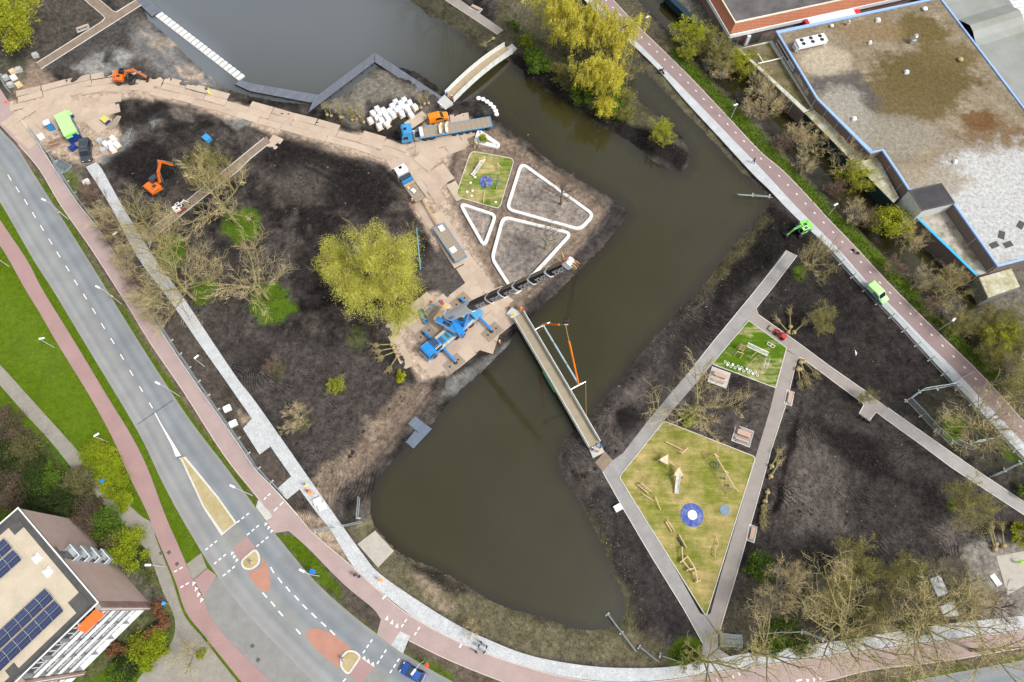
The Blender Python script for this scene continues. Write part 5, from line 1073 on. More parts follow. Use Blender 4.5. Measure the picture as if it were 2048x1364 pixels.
tree_variant('shrubA','bark_moss','twig_olive',leaf='leaf_olive',nleaf=4500,lsize=.13,seed=45,H=10,spread=.7,up=.5,tfrac=.04,nl=11,tw=.04);tree_variant('shrubB','bark_grey','twig_tan',seed=51,H=10,spread=.7,up=.6,tfrac=.03,nl=12,n1=7,n3=6,tw=.045)
tree_variant('shrubC','bark_moss','twig_olive',leaf='leaf_yellowgreen',nleaf=7500,lsize=.17,seed=57,H=10,spread=.7,up=.5,tfrac=.04,nl=11,tw=.04);tree_variant('shrubD','bark_brown','twig_red',seed=63,H=10,spread=.65,up=.6,tfrac=.03,nl=12,n3=6,tw=.045)
def plant(key,name,label,cat,px,H,group=None,lean=None,wide=1.0):
 p=PG(*px,-.05);t=thing(name,label,cat,p,random.uniform(0,6.28),group);s=H/10
 mt,mc,ml=VAR[key];s3=(s*wide,s*wide,s)
 o=put('trunk',mt,t);o.scale=s3;o=put('crown',mc,t);o.scale=s3
 if ml is not None:o=put('foliage',ml,t);o.scale=s3
 if lean:t.rotation_euler=(lean[0],lean[1],t.rotation_euler.z)
 return t
def leafy(name,label,cat,px,blobs,n,size,mat,trunk=None,group=None,ncl=40,cs=.22,shell=.55,seed=1,stems=0,z=None,twig=None,dark=None):
 p=PG(*px,-.05)if z is None else P(*px,z);t=thing(name,label,cat,p,0,group);r=np.random.default_rng(seed)
 put('foliage',leafmesh('foliage',*leaf_quads(cloud(r,n,blobs,ncl,cs,shell),size,r),MATS[mat]),t)
 if stems:
  mb=MB()
  for k in range(stems):
   c,rad=random.choice(blobs);a=random.uniform(0,6.28);e=Vector(c)+Vector((math.cos(a)*rad[0],math.sin(a)*rad[1],random.uniform(-.2,.6)*rad[2]))*.75
   s0=Vector((c[0]*.3+random.uniform(-.2,.2),c[1]*.3+random.uniform(-.2,.2),-.1));mb.tube([s0,s0.lerp(e,.5)+Vector((0,0,.15*rad[2])),e],[.06,.04,.015],4)
  mb.build('stems',MATS['bark_brown'],t)
 return t
T,C,tips=grow(seed=71,H=18.3,spread=.5,nl=12,n1=8,n2=7,n3=5,tfrac=.2,up=.3,tw=.025)
mp=thing('maple_tree','broad tree in fresh yellow-green leaf beside the steel plates','tree',PG(776,612));T.build('trunk',MATS['bark_moss'],mp,True);C.build('crown',MATS['twig_olive'],mp)
tp=np.array([tuple(q)for q in tips]);r_=np.random.default_rng(5);i=r_.integers(0,len(tp),85000);pts=tp[i]+r_.normal(size=(85000,3))*.5;ce_=np.array((0,0,9.8));ra_=np.array((11.2,11.2,9.2));an_=np.arctan2(pts[:,1],pts[:,0]);el_=pts[:,2];nn_=(np.linalg.norm((pts-ce_)/ra_,axis=1)/(1+.09*np.sin(3*an_+1)+.07*np.sin(7*an_+el_*.6)+.06*np.sin(11*an_-el_)))[:,None];pts=np.where(nn_>1,ce_+(pts-ce_)/nn_*r_.uniform(.8,1,nn_.shape),pts)
put('foliage',leafmesh('foliage',*leaf_quads(pts,.095,r_),MATS['leaf_maple']),mp)
def willow(label,px,H,Rc,n,seed):
 T,C,tips=grow(seed=seed,H=H,spread=.5,nl=11,n1=7,n2=6,n3=4,tfrac=.16,up=.3,tw=.022);t=thing('willow_tree',label,'tree',PG(*px));T.build('trunk',MATS['bark_brown'],t,True);C.build('crown',MATS['twig_olive'],t)
 r=np.random.default_rng(seed);tp=np.array([tuple(q)for q in tips]);k=n//9;i=r.integers(0,len(tp),k);base=tp[i];L=r.uniform(.4,2.2,k);sw=r.normal(size=(k,2))*.25
 ps=np.concatenate([base+np.c_[sw*j/8,-L*(j/8)]+r.normal(size=(k,3))*.1 for j in range(9)]);put('foliage',leafmesh('foliage',*leaf_quads(ps,.105,r),MATS['leaf_willow']),t)
willow('largest golden willow on the island, dark ivy on its trunk',(1134,112),15.0,6,48000,81);willow('golden willow overhanging the red cycle path',(1216,122),12.5,5,30000,87);willow('golden willow in front of green undergrowth on the island',(1190,200),11.0,4.5,30000,93)
leafy('ivy','dark green ivy column climbing the largest willow trunk','ivy',(1133,106),[((0,.4,3),(.8,.8,3))],900,.18,'leaf_green',seed=2)
leafy('island_bush','dense mid-green bush at the bridge end of the island','bush',(1076,140),[((0,0,2),(2.6,2.6,2.4)),((-1.2,2.2,1.8),(1.8,1.8,2))],4500,.17,'leaf_green',seed=3,stems=8)
leafy('island_bush','small lime-green bush beside the brown path by the bridge','bush',(1052,92),[((0,0,1.2),(1.4,1.4,1.4))],1400,.15,'leaf_lime',seed=4,stems=5)
for i,(px,s,mt,l)in enumerate((((1140,168),2.4,'leaf_mix','greyish-green bush under the willows on the black bank'),((1165,195),2.6,'leaf_green','green bush at the foot of the front willow'),((1195,205),2.2,'leaf_mix','loose olive bush beside the front willow on the bank'),((1215,185),2.8,'leaf_green','rich green bush behind the front willow'),((1228,222),2.0,'leaf_green','low green bush where the willows end'),((1245,235),1.7,'leaf_olive','straw-coloured bush ending the island scrub'),((1110,150),2.0,'leaf_olive','yellowish bush between the dense bush and the willows'))):
 leafy('island_bush',l,'bush',px,[((0,0,s*.5),(s,s,s*.7)),((s*.6,s*.4,s*.4),(s*.7,s*.7,s*.6))],6000,.12,mt,seed=10+i,stems=7,cs=.3)
leafy('island_bush','golden budding bush at the bank below the front willow','bush',(1208,225),[((0,0,1.6),(2.2,2.2,1.7))],5000,.11,'leaf_willow',seed=26,stems=7,cs=.3);leafy('island_bush','thin golden bush beyond the front willow towards the tip','bush',(1250,205),[((0,0,1.5),(1.8,1.8,1.6))],2600,.11,'leaf_olive',seed=27,stems=9,cs=.35)
plant('shrubC','island_shrub','yellow-green twiggy shrub alone on the island tip','shrub',(1318,282),4.2);plant('bareB','bare_tree','bare tree leaning over the channel at the island edge','tree',(1252,172),7.5)
for k,l,px,H,w in(('bareC','bare mossy tree growing from the larger upper grass circle',(472,446),12.0,1.15),('bareG','wide bare tree beside the small lower grass circle',(392,602),12.5,.95),('bareC','bare tree with a grey trunk in the largest grass circle',(537,600),12.0,1.1),('bareB','bare forked tree at the junction of brown and white paths',(316,470),10.5,1.0),('bareG','bare tree in the grass patch next to the path junction',(350,508),9.0,1.0),('bareA','bare olive tree beside the brown path above the grass circle',(470,385),8.5,1.1),('bareE','brushy olive tree beside the orange digger and brown path',(432,372),9.0,1.2)):plant(k,'bare_tree',l,'tree',px,H,wide=w)
for i,px in enumerate(((199,408),(212,433),(224,458),(238,493),(252,523),(266,551),(280,578),(298,603),(314,631),(190,390),(262,530),(328,655),(230,470),(290,612))):
 plant('shrubB' if i%3 else 'shrubD','roadside_shrub','bare pruned shrub in the row between the fence and white footpath','shrub',px,random.uniform(3.2,4.4),'bare shrubs between fence and white footpath')
plant('shrubB','young_tree','small tan twiggy tree in a grassy ring near the paved pad','tree',(601,846),4.4);plant('shrubD','young_tree','small reddish twiggy tree in a faint green ring','tree',(552,740),3.4);plant('shrubC','young_tree','tiny green sapling in a grassy ring in ridged soil','tree',(677,776),2.6)
plant('bareF','bare_tree','reddish bare tree at the edge of the largest white-edged bed','tree',(1121,408),8.5);plant('bareD','bare_tree','slim pale bare tree in the bed under the crane boom','tree',(1090,498),9.0)
T,C,tips=grow(seed=77,H=11,spread=.55,nl=9,n1=7,n2=6,n3=4,tfrac=.2,up=.3);lt=thing('maple_tree','yellow-green leafy tree behind the stacked paving pallets','tree',PG(66,92));T.build('trunk',MATS['bark_brown'],lt,True);C.build('crown',MATS['twig_olive'],lt)
tp=np.array([tuple(q)for q in tips]);i=r_.integers(0,len(tp),15000);put('foliage',leafmesh('foliage',*leaf_quads(tp[i]+r_.normal(size=(15000,3))*.4,.16,r_),MATS['leaf_yellowgreen']),lt)
leafy('maple_tree','low leafy olive crown beside the corner tree','tree',(10,98),[((0,1,4.5),(3,3.4,2.6))],4000,.16,'leaf_olive',seed=31,stems=6)
for px,H,k,l in(((1040,62),8,'bareD','bare tree with green undergrowth by the upper brown path'),((885,-20),15,'bareC','bare tree mirrored in the upper pond beside the path end'),((948,-22),15,'bareA','tall bare tree mirrored in the upper pond near the bridge'),((830,-50),14,'bareB','bare tree on the far bank of the upper pond')):plant(k,'bare_tree',l,'tree',px,H)
leafy('undergrowth','green undergrowth at the foot of the bare tree by the upper path','bush',(1030,52),[((0,0,.5),(1.6,1.3,.7))],900,.14,'leaf_green',seed=33)
DS=[((1374,92),5.5,'shrubC'),((1372,118),3.0,'shrubC'),((1400,100),4.5,'shrubA'),((1430,132),6.0,'shrubA'),((1475,150),5.0,'shrubC'),((1440,160),4.0,'shrubB'),((1510,195),5.0,'shrubB'),((1528,225),5.5,'shrubB'),((1500,235),4.0,'shrubB'),((1588,285),4.5,'shrubB'),((1560,300),3.5,'shrubD'),((1610,305),5.0,'shrubB'),((1600,340),3.8,'shrubB'),((1700,372),5.0,'shrubC'),((1660,390),3.5,'shrubD'),((1725,455),4.0,'shrubD'),((1700,440),4.0,'shrubB'),((1800,490),5.0,'shrubB'),((1780,545),3.6,'shrubD'),((1830,570),4.0,'shrubB'),((1880,575),4.5,'shrubB'),((1850,620),3.8,'shrubD'),((1905,660),4.5,'shrubA'),((1890,640),3.8,'shrubB'),((1950,655),5,'shrubA'),((1975,690),5,'shrubC'),((2000,660),5,'shrubA'),((2030,700),5,'shrubA'),((2010,740),5,'shrubB'),((1960,720),4.5,'shrubA')]
nm={'shrubA':('olive budding shrub in the scrub along the ditch','olive shrubs along the ditch'),'shrubB':('bare tan shrub in the scrub along the ditch','bare shrubs along the ditch'),'shrubC':('yellow-green leafing shrub in the scrub along the ditch','leafing shrubs along the ditch'),'shrubD':('reddish bare shrub in the scrub along the ditch','reddish shrubs along the ditch')}
for px,H,k in DS:plant(k,'ditch_shrub',nm[k][0],'shrub',px,H*1.02,nm[k][1],wide=1.1)
leafy('golden_shrub','large bright yellow-green shrub in front of the black felt shed','shrub',(1768,462),[((0,0,2.6),(3.4,3.2,2.4)),((2.2,-1.2,2.2),(2.2,2,2)),((-1.6,1.6,2),(2,2,2))],6500,.16,'leaf_yellowgreen',seed=41,stems=10,cs=.28)
plant('bareB','bare_tree','bare tree arching over the ditch below the corrugated shed','tree',(1888,602),8,lean=(0,.25));plant('bareC','bare_tree','bare tree rising in front of the lean-to shed','tree',(1682,352),7)
plant('bareA','bare_tree','bare mossy tree in a wire guard near the green excavator','tree',(1599,552),11,wide=1.0);plant('bareC','bare_tree','bare spreading tree with a green tuft at its foot by the picnic table','tree',(1380,838),11.5,wide=1.15)
leafy('base_shrub','bright green tuft around the foot of the spreading bare tree','bush',(1376,838),[((0,0,.6),(1.4,1.5,.8))],1400,.13,'leaf_lime',seed=43)
plant('shrubA','young_tree','rounded yellow-green sapling next to root balls on black soil','tree',(1628,655),4.6,wide=1.1)
plant('shrubA','young_tree','small olive sapling overhanging the light path','tree',(1720,800),3.0)
plant('shrubA','young_tree','yellow-olive multi-stem tree beside the light paved path','tree',(1905,1012),6.6,wide=1.15)
plant('bareG','bare_tree','large bare tree inside the fenced square of grass','tree',(1915,868),10.5);plant('bareE','bare_tree','brushy olive tree beside the red path and fence','tree',(2010,790),11,wide=1.2);plant('bareG','bare_tree','bare tree beyond the red path by the weedy ditch','tree',(2060,800),12)
leafy('park_bush','vivid lime bush beside the pale gravel yard','bush',(2036,1072),[((0,0,1.2),(2.0,2.0,1.4))],2400,.16,'leaf_yellowgreen',seed=47,stems=5);leafy('park_bush','green bush at the end of the light path','bush',(2044,985),[((0,0,.9),(1.6,1.5,1))],1200,.15,'leaf_green',seed=48)
for k,l,px,H,w in(('shrubA','dense dome-shaped olive tree on the ridged soil',(1684,1128),6.8,1.1),('bareE','olive brushy tree next to the dome-shaped tree',(1770,1150),7.5,1.2),('bareD','tall narrow bare tree rising from the ridged soil',(1852,1150),8.0,.9),('shrubB','pale bare shrubby tree beside the brown path fork',(1548,1175),6.5,1.1),('bareE','tangled olive tree in the scrub above the white footpath',(1640,1195),7.5,1.2),('bareB','bare tree at the fork of the two park paths',(1395,1322),10.5,1.1),('bareG','large bare tree in grass beside the white footpath',(1652,1262),12.5,1.15),('bareG','large bare tree beside the white paved pads',(1805,1248),12.0,1.2),('bareC','bare tree leaning over the red path by the stacked fences',(1505,1306),10.5,1.1),('bareA','bare tree behind the white paved pads',(1900,1185),8.5,1.2),('bareD','slim bare tree in the scrub beside the brown path',(1512,1212),7.0,1.0),('shrubA','olive shrub in the scrub by the white footpath',(1730,1225),4.5,1.1),('bareF','reddish bare tree at the gravel yard',(1965,1215),7.5,1.2),('bareC','bare tree overhanging the red path near the gravel yard',(1940,1300),9.5,1.2)):plant(k,'bare_tree',l,'tree',px,H,wide=w)
leafy('park_bush','deep green bush between bare trees and the brown park path','bush',(1515,1135),[((0,0,1.1),(2.2,2.2,1.2))],2400,.15,'leaf_green',seed=49,stems=5)
for i,px in enumerate(((1375,1315),(1540,1290),(1565,1255),(1600,1290),(1690,1262),(1830,1255))):leafy('undergrowth','patch of green undergrowth below the bare trees by the white footpath','bush',px,[((0,0,.4),(2.4,1.6,.6))],1300,.14,'weed',seed=60+i,group='undergrowth below the roadside trees')
plant('shrubB','dead_shrub','pale yellow leafless shrub on the dry south bank','shrub',(945,1258),2.6)
leafy('lime_hedge','bright yellow-green rounded hedge between footway and red path','hedge',(218,940),[((-2.2,2.6,.8),(2.6,2.4,1.1)),((.2,.2,.8),(2.6,2.4,1.1)),((2.0,-2.6,.8),(2.2,2.4,1.0)),((3.8,-5.2,.7),(1.6,1.8,.9))],30000,.11,'leaf_lime',seed=71,cs=.26,ncl=150,stems=10)
GB=[((20,860),3.4,'leaf_brown','twiggy brown shrub mass beside the footway corner'),((12,915),3.2,'leaf_dark','dark evergreen shrub at the garden edge'),((60,905),3.0,'leaf_mix','olive shrub between evergreen shrubs and the lawn corner'),((70,950),3.0,'leaf_dark','dark green shrub in the middle of the garden'),((25,980),3.6,'leaf_brown','large brown leafless shrub near the flats'),((100,960),2.6,'leaf_green','fresh green shrub by the grass notch'),((95,1010),3.0,'leaf_dark','dark green shrub above the brick end wall'),((140,1000),3.0,'leaf_dark','glossy evergreen bush beside the footway'),((185,1030),2.8,'leaf_brown','purple-brown leafless bush against the brick wall'),((222,1045),2.6,'leaf_green','green bush beside the purple-brown bush'),((235,1085),2.4,'leaf_mix','olive bush behind the small balconies'),((262,1095),3.0,'leaf_lime','rounded lime-green bush by the footway lamp'),((165,965),2.6,'leaf_mix','mixed olive hedge along the footway'),((290,1300),2.4,'leaf_lime','lime-green bush inside the copper hedge'),((315,1285),2.0,'leaf_lime','smaller lime-green bush under the copper hedge'),((262,1325),2.0,'leaf_dark','dark evergreen bush by the lawn corner'),((245,1350),1.8,'leaf_green','green bush next to the lawn corner')]
for i,(px,s,mt,l)in enumerate(GB):leafy('garden_bush',l,'bush',px,[((0,0,s*.45),(s,s,s*.6)),((s*.5,-s*.5,s*.35),(s*.7,s*.7,s*.5))],7500,.12,mt,seed=80+i,stems=7,cs=.27)
ch=[(318,1212),(330,1232),(335,1248),(318,1258),(300,1275),(283,1292),(268,1302),(252,1300),(240,1292),(228,1305)]
w0=P(*ch[5]);bl=[]
for p,a in along(W2(smooth2(ch,4)),.8):q=p-w0;bl.append(((q.x,q.y,1.0),(.75,.75,1.0)))
leafy('copper_hedge','copper-brown beech hedge snaking beside the flats','hedge',ch[5],bl,20000,.1,'leaf_copper',seed=99,ncl=200,cs=.3,shell=.5)
plant('bareC','bare_tree','small bare tree on the paving by the side street','tree',(398,1305),5.5);leafy('undergrowth','small green tuft around the bare street tree','bush',(405,1307),[((0,0,.4),(.7,.9,.5))],500,.12,'leaf_lime',seed=101)
def scatter(name,polys,dens,size,mat,seed,zoff=.04,flat=0):
 r=np.random.default_rng(seed);P_=[]
 for poly in polys:
  w=np.array([tuple(q)for q in W2(poly)]);lo,hi=w.min(0),w.max(0);n=int(dens*(hi-lo).prod());q=r.uniform(lo,hi,(n,2));a,b=PX(q[:,0],q[:,1],0.0)
  P_.append(q[sdf(poly,a,b)+r.normal(size=n)*5<0])
 q=np.vstack(P_);i=np.clip(((q[:,0]-gx[0])/CELL).round().astype(int),0,NXg-1);j=np.clip(((q[:,1]-gy[0])/CELL).round().astype(int),0,NYg-1);z=Z[j,i];ok=(z>WZ-.05)&(Dh[j,i]>2)
 p=np.c_[q,z+zoff][ok];p[:,2]+=r.random(len(p))*size*.8;return stuff(put(name,leafmesh(name,*leaf_quads(p,size,r,flat),MATS[mat])))
scatter('weeds',[[(1345,90),(1440,180),(1560,310),(1720,470),(1900,650),(2010,750),(1990,775),(1880,665),(1700,490),(1540,330),(1400,175),(1335,112)]],26,.17,'weed',201,.1)
scatter('weeds',[[(741,1040),(790,1105),(960,1195),(1140,1262),(1240,1262),(1390,1320),(1180,1330),(960,1272),(800,1170)]],4,.13,'dry_weed',202);scatter('weeds',[[(1060,115),(1150,170),(1260,240),(1340,285),(1375,300),(1300,225),(1200,150),(1150,60),(1040,60)]],5,.14,'dry_weed',203)
scatter('weeds',[[(1226,0),(1333,108),(1460,236),(1570,343),(1714,498),(1895,684),(2050,830),(2048,780),(1900,640),(1730,470),(1560,300),(1300,30),(1270,0)]],5,.15,'dry_weed',204,.06)
scatter('grass_tufts',[[(a[0],a[1]),(b[0],b[1]),(b[0]+9,b[1]-5),(a[0]+9,a[1]-5)]for a,b in zip(roadR[3:11],roadR[4:12])],16,.12,'weed',205);scatter('grass_tufts',[[(552,1068),(590,1075),(640,1125),(678,1172),(690,1205),(640,1165),(600,1120)]],16,.12,'weed',206)
scatter('weeds',[[(1395,590),(1450,520),(1530,425),(1550,430),(1450,560),(1320,700),(1300,690)],[(1170,1010),(1200,1070),(1260,1200),(1260,1260),(1300,1280),(1280,1150),(1190,990)]],5,.13,'dry_weed',207)
scatter('weeds',[[(-60,770),(103,885),(226,1030),(300,1110),(330,1200),(290,1190),(180,1060),(40,1000),(-60,1000)]],7,.16,'weed',208)
scatter('weeds',[[(1440,1230),(1640,1170),(1900,1130),(1960,1220),(1760,1262),(1480,1306)]],5,.15,'dry_weed',209)
M('clod',(.035,.03,.028),.95,var=.5,scale=.7,world=True);M('clod_pale',(.2,.18,.15),.95,var=.4,scale=.7,world=True)
def clods(name,poly,n,s,mat,seed):
 r=np.random.default_rng(seed);w=np.array([tuple(q)for q in W2(poly)]);q=r.uniform(w.min(0),w.max(0),(n,2));a,b=PX(q[:,0],q[:,1],0.0);q=q[sdf(poly,a,b)<0]
 i=((q[:,0]-gx[0])/CELL).round().astype(int);j=((q[:,1]-gy[0])/CELL).round().astype(int);ok=(Z[j,i]>WZ)&(Dh[j,i]>4);q,i,j=q[ok],i[ok],j[ok];n=len(q);c=np.c_[q,Z[j,i]+.02]
 d=np.array([(1,0,0),(-.5,.87,0),(-.5,-.87,0),(0,0,.9)]);sz=s*r.uniform(.4,1.6,n)*(1+2*(r.random(n)>.96));V=(c[:,None]+d[None]*sz[:,None,None]*r.uniform(.6,1.3,(n,4,1))).reshape(-1,3).astype(np.float32)
 F=(np.arange(n)[:,None,None]*4+np.array([(0,1,3),(1,2,3),(2,0,3)])[None]).reshape(-1,3);return stuff(put(name,leafmesh(name,V,F,MATS[mat])))
clods('soil_clods',[(230,210),(780,330),(860,560),(800,700),(830,780),(640,980),(200,400)],14000,.11,'clod',301);clods('soil_chips',[(230,210),(780,330),(860,560),(800,700),(830,780),(640,980),(200,400)],2200,.055,'clod_pale',302)
clods('soil_clods',[(1540,420),(2000,860),(2040,1060),(1860,1130),(1510,1200),(1380,1230),(1120,920),(1400,580)],15000,.11,'clod',303);clods('soil_chips',[(1540,420),(2000,860),(2040,1060),(1860,1130),(1510,1200),(1380,1230),(1120,920),(1400,580)],2400,.055,'clod_pale',304)
# ================================================================== vehicles and machines
DIRTC=(.30,.24,.18)
def paintm(name,col,dirt=.25):return M('paint_'+name,col,.38,var=.08,scale=1.2,dirt=DIRTC,dirtamt=dirt,coat=.35)
blue=paintm('blue',(.012,.20,.50));skyb=paintm('skyblue',(.03,.27,.56));orange=paintm('orange',(.72,.15,.012),.15);vorange=paintm('vorange',(.80,.22,.006),.08);white=paintm('white',(.78,.78,.77),.15);lime=paintm('lime',(.22,.72,.10),.08);limep=paintm('limep',(.42,.85,.28),.06);navy=paintm('navy',(.006,.035,.20),.12);dgrey=paintm('dgrey',(.035,.045,.06),.12);carblue=paintm('carblue',(.015,.07,.30),.05);red=paintm('red',(.45,.02,.02),.2);green=paintm('dgreen',(.03,.10,.06),.2)
M('glass',(.015,.02,.025),.06,var=.3,scale=.6);M('glass_sky',(.06,.08,.09),.05,var=.3);M('tyre',(.018,.018,.018),.9,dirt=DIRTC,dirtamt=.3,scale=4);M('rim',(.32,.33,.34),.45,.3,dirt=DIRTC);M('rim_red',(.55,.02,.02),.5);M('black',(.02,.02,.022),.6,dirt=DIRTC,dirtamt=.25);M('steel',(.3,.31,.32),.45,.5,dirt=DIRTC);M('hose',(.015,.015,.015),.5);M('lamp_red',(.5,.02,.015),.3);M('lamp_clear',(.8,.8,.78),.15);M('plank',(.30,.25,.19),.9,var=.3,scale=1.5,dirt=(.2,.16,.12));M('wood_pale',(.62,.47,.28),.8,var=.15,scale=3);M('wood_raw',(.48,.32,.16),.85,var=.2,scale=3);M('chrome',(.7,.7,.7),.2,.9)
WM={}
def wheel(t,x,y,r,w,rim='rim'):
 k=(r,w,rim)
 if k not in WM:
  WM[k]=(MB().lathe((0,0,0),[(r*.5,-w/2),(r*.9,-w/2),(r,-w*.36),(r,w*.36),(r*.9,w/2),(r*.5,w/2)],18,axis=Vector((0,1,0))).mesh('wheel',MATS['tyre'],True),MB().lathe((0,0,0),[(.02,-w*.42),(r*.3,-w*.42),(r*.52,-w*.5),(r*.58,-w*.52),(r*.58,w*.52),(r*.52,w*.5),(r*.3,w*.42),(.02,w*.42)],14,axis=Vector((0,1,0))).mesh('rim',MATS[rim],True))
 o=put('wheel',WM[k][0],t);o.location=(x,y,r);q=put('rim',WM[k][1],o);return o
def glass_seg(t,hw,a,b,inset=.1,off=.015,mat='glass',name='windscreen',lo=.06,hi=.94):
 (x0,z0),(x1,z1)=a,b;d=Vector((x1-x0,0,z1-z0));n=Vector((-d.z,0,d.x)).normalized()
 if n.z<0:n=-n
 vs=[]
 for tt,sg in((lo,1),(lo,-1),(hi,-1),(hi,1)):
  x,z=x0+(x1-x0)*tt,z0+(z1-z0)*tt;y=sg*(hw(x,z)-inset);vs.append(Vector((x,y,z))+n*off)
 return MB().add(vs,[(0,1,2,3)]).build(name,MATS[mat],t)
def side_glass(t,hw,poly,off=.012,name='side_window',mat='glass',sides=(1,-1)):
 for sg in sides:MB().add([(x,sg*(hw(x,z)+off),z)for x,z in poly],[tuple(range(len(poly)))]).build(name,MATS[mat],t)
def van(label,rear,front,body,L=4.5,W=1.85,H=1.9,bonnet=.95,ws=.75,rear_glass=True,lower=None,strips=False,z=0,name='parked_van',cat='van',bumper=None,sidewin=False):
 c,rz,_=face2(rear,front,H*.6);t=thing(name,label,cat,(c.x,c.y,z),rz);h=L/2
 hw=lambda x,zz:W/2-.10*max(0,zz-1.0)/(H-1)*1.2-.06*max(0,(x-h+.5))-(.05 if zz<.4 else 0)
 pr=[(-h+.05,.3),(h-.12,.3),(h,.5),(h-.02,.82),(h-.12,.95),(h-bonnet,1.12),(h-bonnet-ws,H-.12),(h-bonnet-ws-.3,H-.01),(0,H),(-h+.5,H-.02),(-h+.1,H-.1),(-h,.95),(-h-.03,.5)]
 MB().sideprof(pr,hw).build('body',body,t,bevel=.07)
 glass_seg(t,hw,pr[5],pr[6]);
 if rear_glass:glass_seg(t,hw,(-h+.1,H-.15),(-h,1.05),.16,.03,name='rear_window')
 side_glass(t,hw,[(h-bonnet-.05,1.08),(h-bonnet-ws-.02,H-.22),(h-bonnet-ws-1.0,H-.2),(h-bonnet-ws-1.05,1.05)])
 if sidewin:side_glass(t,hw,[(h-bonnet-ws-1.2,1.08),(h-bonnet-ws-1.2,H-.22),(-h+.3,H-.24),(-h+.2,1.08)])
 if lower is not None:
  p2=[(-h+.03,.31),(h-.13,.31),(h-.01,.5),(h-.06,.8),(h-.3,.95),(-h-.005,.95),(-h-.035,.5)];MB().sideprof(p2,lambda x,zz:hw(x,zz)+.012).build('lower_body',lower,t);MB().sideprof([(-h-.01,.95),(h-.35,.95),(h-.4,1.0),(-h-.01,1.0)],lambda x,zz:hw(x,zz)+.014).build('white_stripe',MATS['trim_white'],t)
 if bumper is not None:MB().sideprof([(h-.25,.28),(h+.03,.3),(h+.05,.55),(h-.2,.7)],lambda x,zz:W/2-.05).build('front_bumper',bumper,t)
 if strips:
  for x in(-h+.8,-.1,.9):MB().box((x,0,H+.02),(.06,W-.5,.03)).build('roof_bar',MATS['chrome'],t)
 for sx in(-h+.85,h-.8):
  for sg in(1,-1):wheel(t,sx,sg*(W/2-.12),.32,.22)
 for sg in(1,-1):
  MB().box((h-.06,sg*(W/2-.32),.78),(.1,.3,.16)).build('headlight',MATS['lamp_clear'],t);MB().box((-h-.03,sg*(W/2-.14),.95),(.06,.12,.4)).build('tail_light',MATS['lamp_red'],t);MB().box((h-bonnet-.35,sg*(W/2+.12),1.15),(.1,.2,.16)).build('mirror',MATS['black'],t)
 return t
van('dark grey van with roof bars parked beside the green site cabin',(170,277),(170,322),dgrey,L=5.1,W=1.95,H=2.0,strips=True,ws=.8,sidewin=True)
van('small bright orange van with white front bumper behind the flatbed trailer',(856,238),(896,228),vorange,L=4.2,W=1.75,H=1.8,bumper=white)
van('lime green and blue van parked on the red cycle path',(1740,569),(1772,601),limep,L=4.5,W=1.85,H=1.9,lower=navy)
def car(label,rear,front,body):
 c,rz,_=face2(rear,front,.9);t=thing('passenger_car',label,'car',(c.x,c.y,.005),rz);W=1.78
 hw=lambda x,z:W/2-.26*max(0,z-.85)/.6-.10*max(0,abs(x)-1.5)/.5
 pr=[(-1.98,.28),(1.95,.28),(2.05,.5),(1.98,.72),(1.7,.84),(1.0,.95),(.2,1.40),(-.2,1.47),(-1.15,1.43),(-1.75,1.02),(-2.02,.9),(-2.06,.5)]
 MB().sideprof(pr,hw).build('body',body,t,bevel=.07);glass_seg(t,hw,pr[5],pr[6],.07,.02,'glass_sky');glass_seg(t,hw,pr[8],pr[9],.08,.02,name='rear_window')
 side_glass(t,hw,[(.9,.97),(.15,1.34),(-.4,1.38),(-.4,.96)]);side_glass(t,hw,[(-.48,.96),(-.48,1.38),(-1.1,1.34),(-1.5,1.0)])
 for sx in(-1.25,1.3):
  for sg in(1,-1):wheel(t,sx,sg*.78,.31,.2)
 for sg in(1,-1):
  MB().box((1.88,sg*.62,.7),(.22,.3,.12)).build('headlight',MATS['lamp_clear'],t);MB().box((-2.0,sg*.66,.84),(.1,.26,.14)).build('tail_light',MATS['lamp_red'],t);MB().box((.75,sg*.98,.98),(.12,.18,.12)).build('mirror',body,t)
car('dark blue hatchback driving on the main road past the gravel island',(849,1359),(803,1333),carblue)
def tractor(label,pos,rz,cabm,H=3.4,sleeper=2.3,axles=(-.1,-3.6,-5.0),L=6.6):
 t=thing('truck',label,'truck',(pos.x,pos.y,-.05),rz)
 hw=lambda x,z:1.22-.06*max(0,z-2)/1.4
 pr=[(.1-sleeper,.75),(-.05,.7),(.12,.9),(.15,1.7),(-.05,2.5),(-.35,H-.1),(-.7,H),(.1-sleeper,H-.05)]
 MB().sideprof(pr,hw).build('cab',cabm,t,bevel=.09);glass_seg(t,hw,(.16,1.75),(-.05,2.55),.1,.03);side_glass(t,hw,[(-.15,1.6),(-.28,2.35),(-1.15,2.35),(-1.15,1.5)])
 MB().box((-.9,0,H+.02),(.6,.6,.05)).build('roof_hatch',MATS['glass'],t);MB().box((-L/2-.2,0,.85),(L-1.2,.95,.28)).build('chassis',MATS['black'],t);MB().box((.2,0,.55),(.14,2.4,.4)).build('bumper',cabm,t)
 for sg in(1,-1):
  MB().box((-3.0,sg*.98,.75),(1.1,.55,.6)).build('tank',MATS['steel'],t);MB().box((.05,sg*1.4,2.1),(.2,.2,.5)).build('mirror',MATS['black'],t);MB().box((.2,sg*.9,.62),(.1,.35,.16)).build('headlight',MATS['lamp_clear'],t)
  for i,x in enumerate(axles):wheel(t,x-1.1,sg*(1.02 if i==0 else .98),.5,.32 if i==0 else .5)
 return t
c,rz,Lt=face2((983,242),(838,266),1.35)
d=Vector((math.cos(rz),math.sin(rz),0));fr=c+d*(Lt/2)
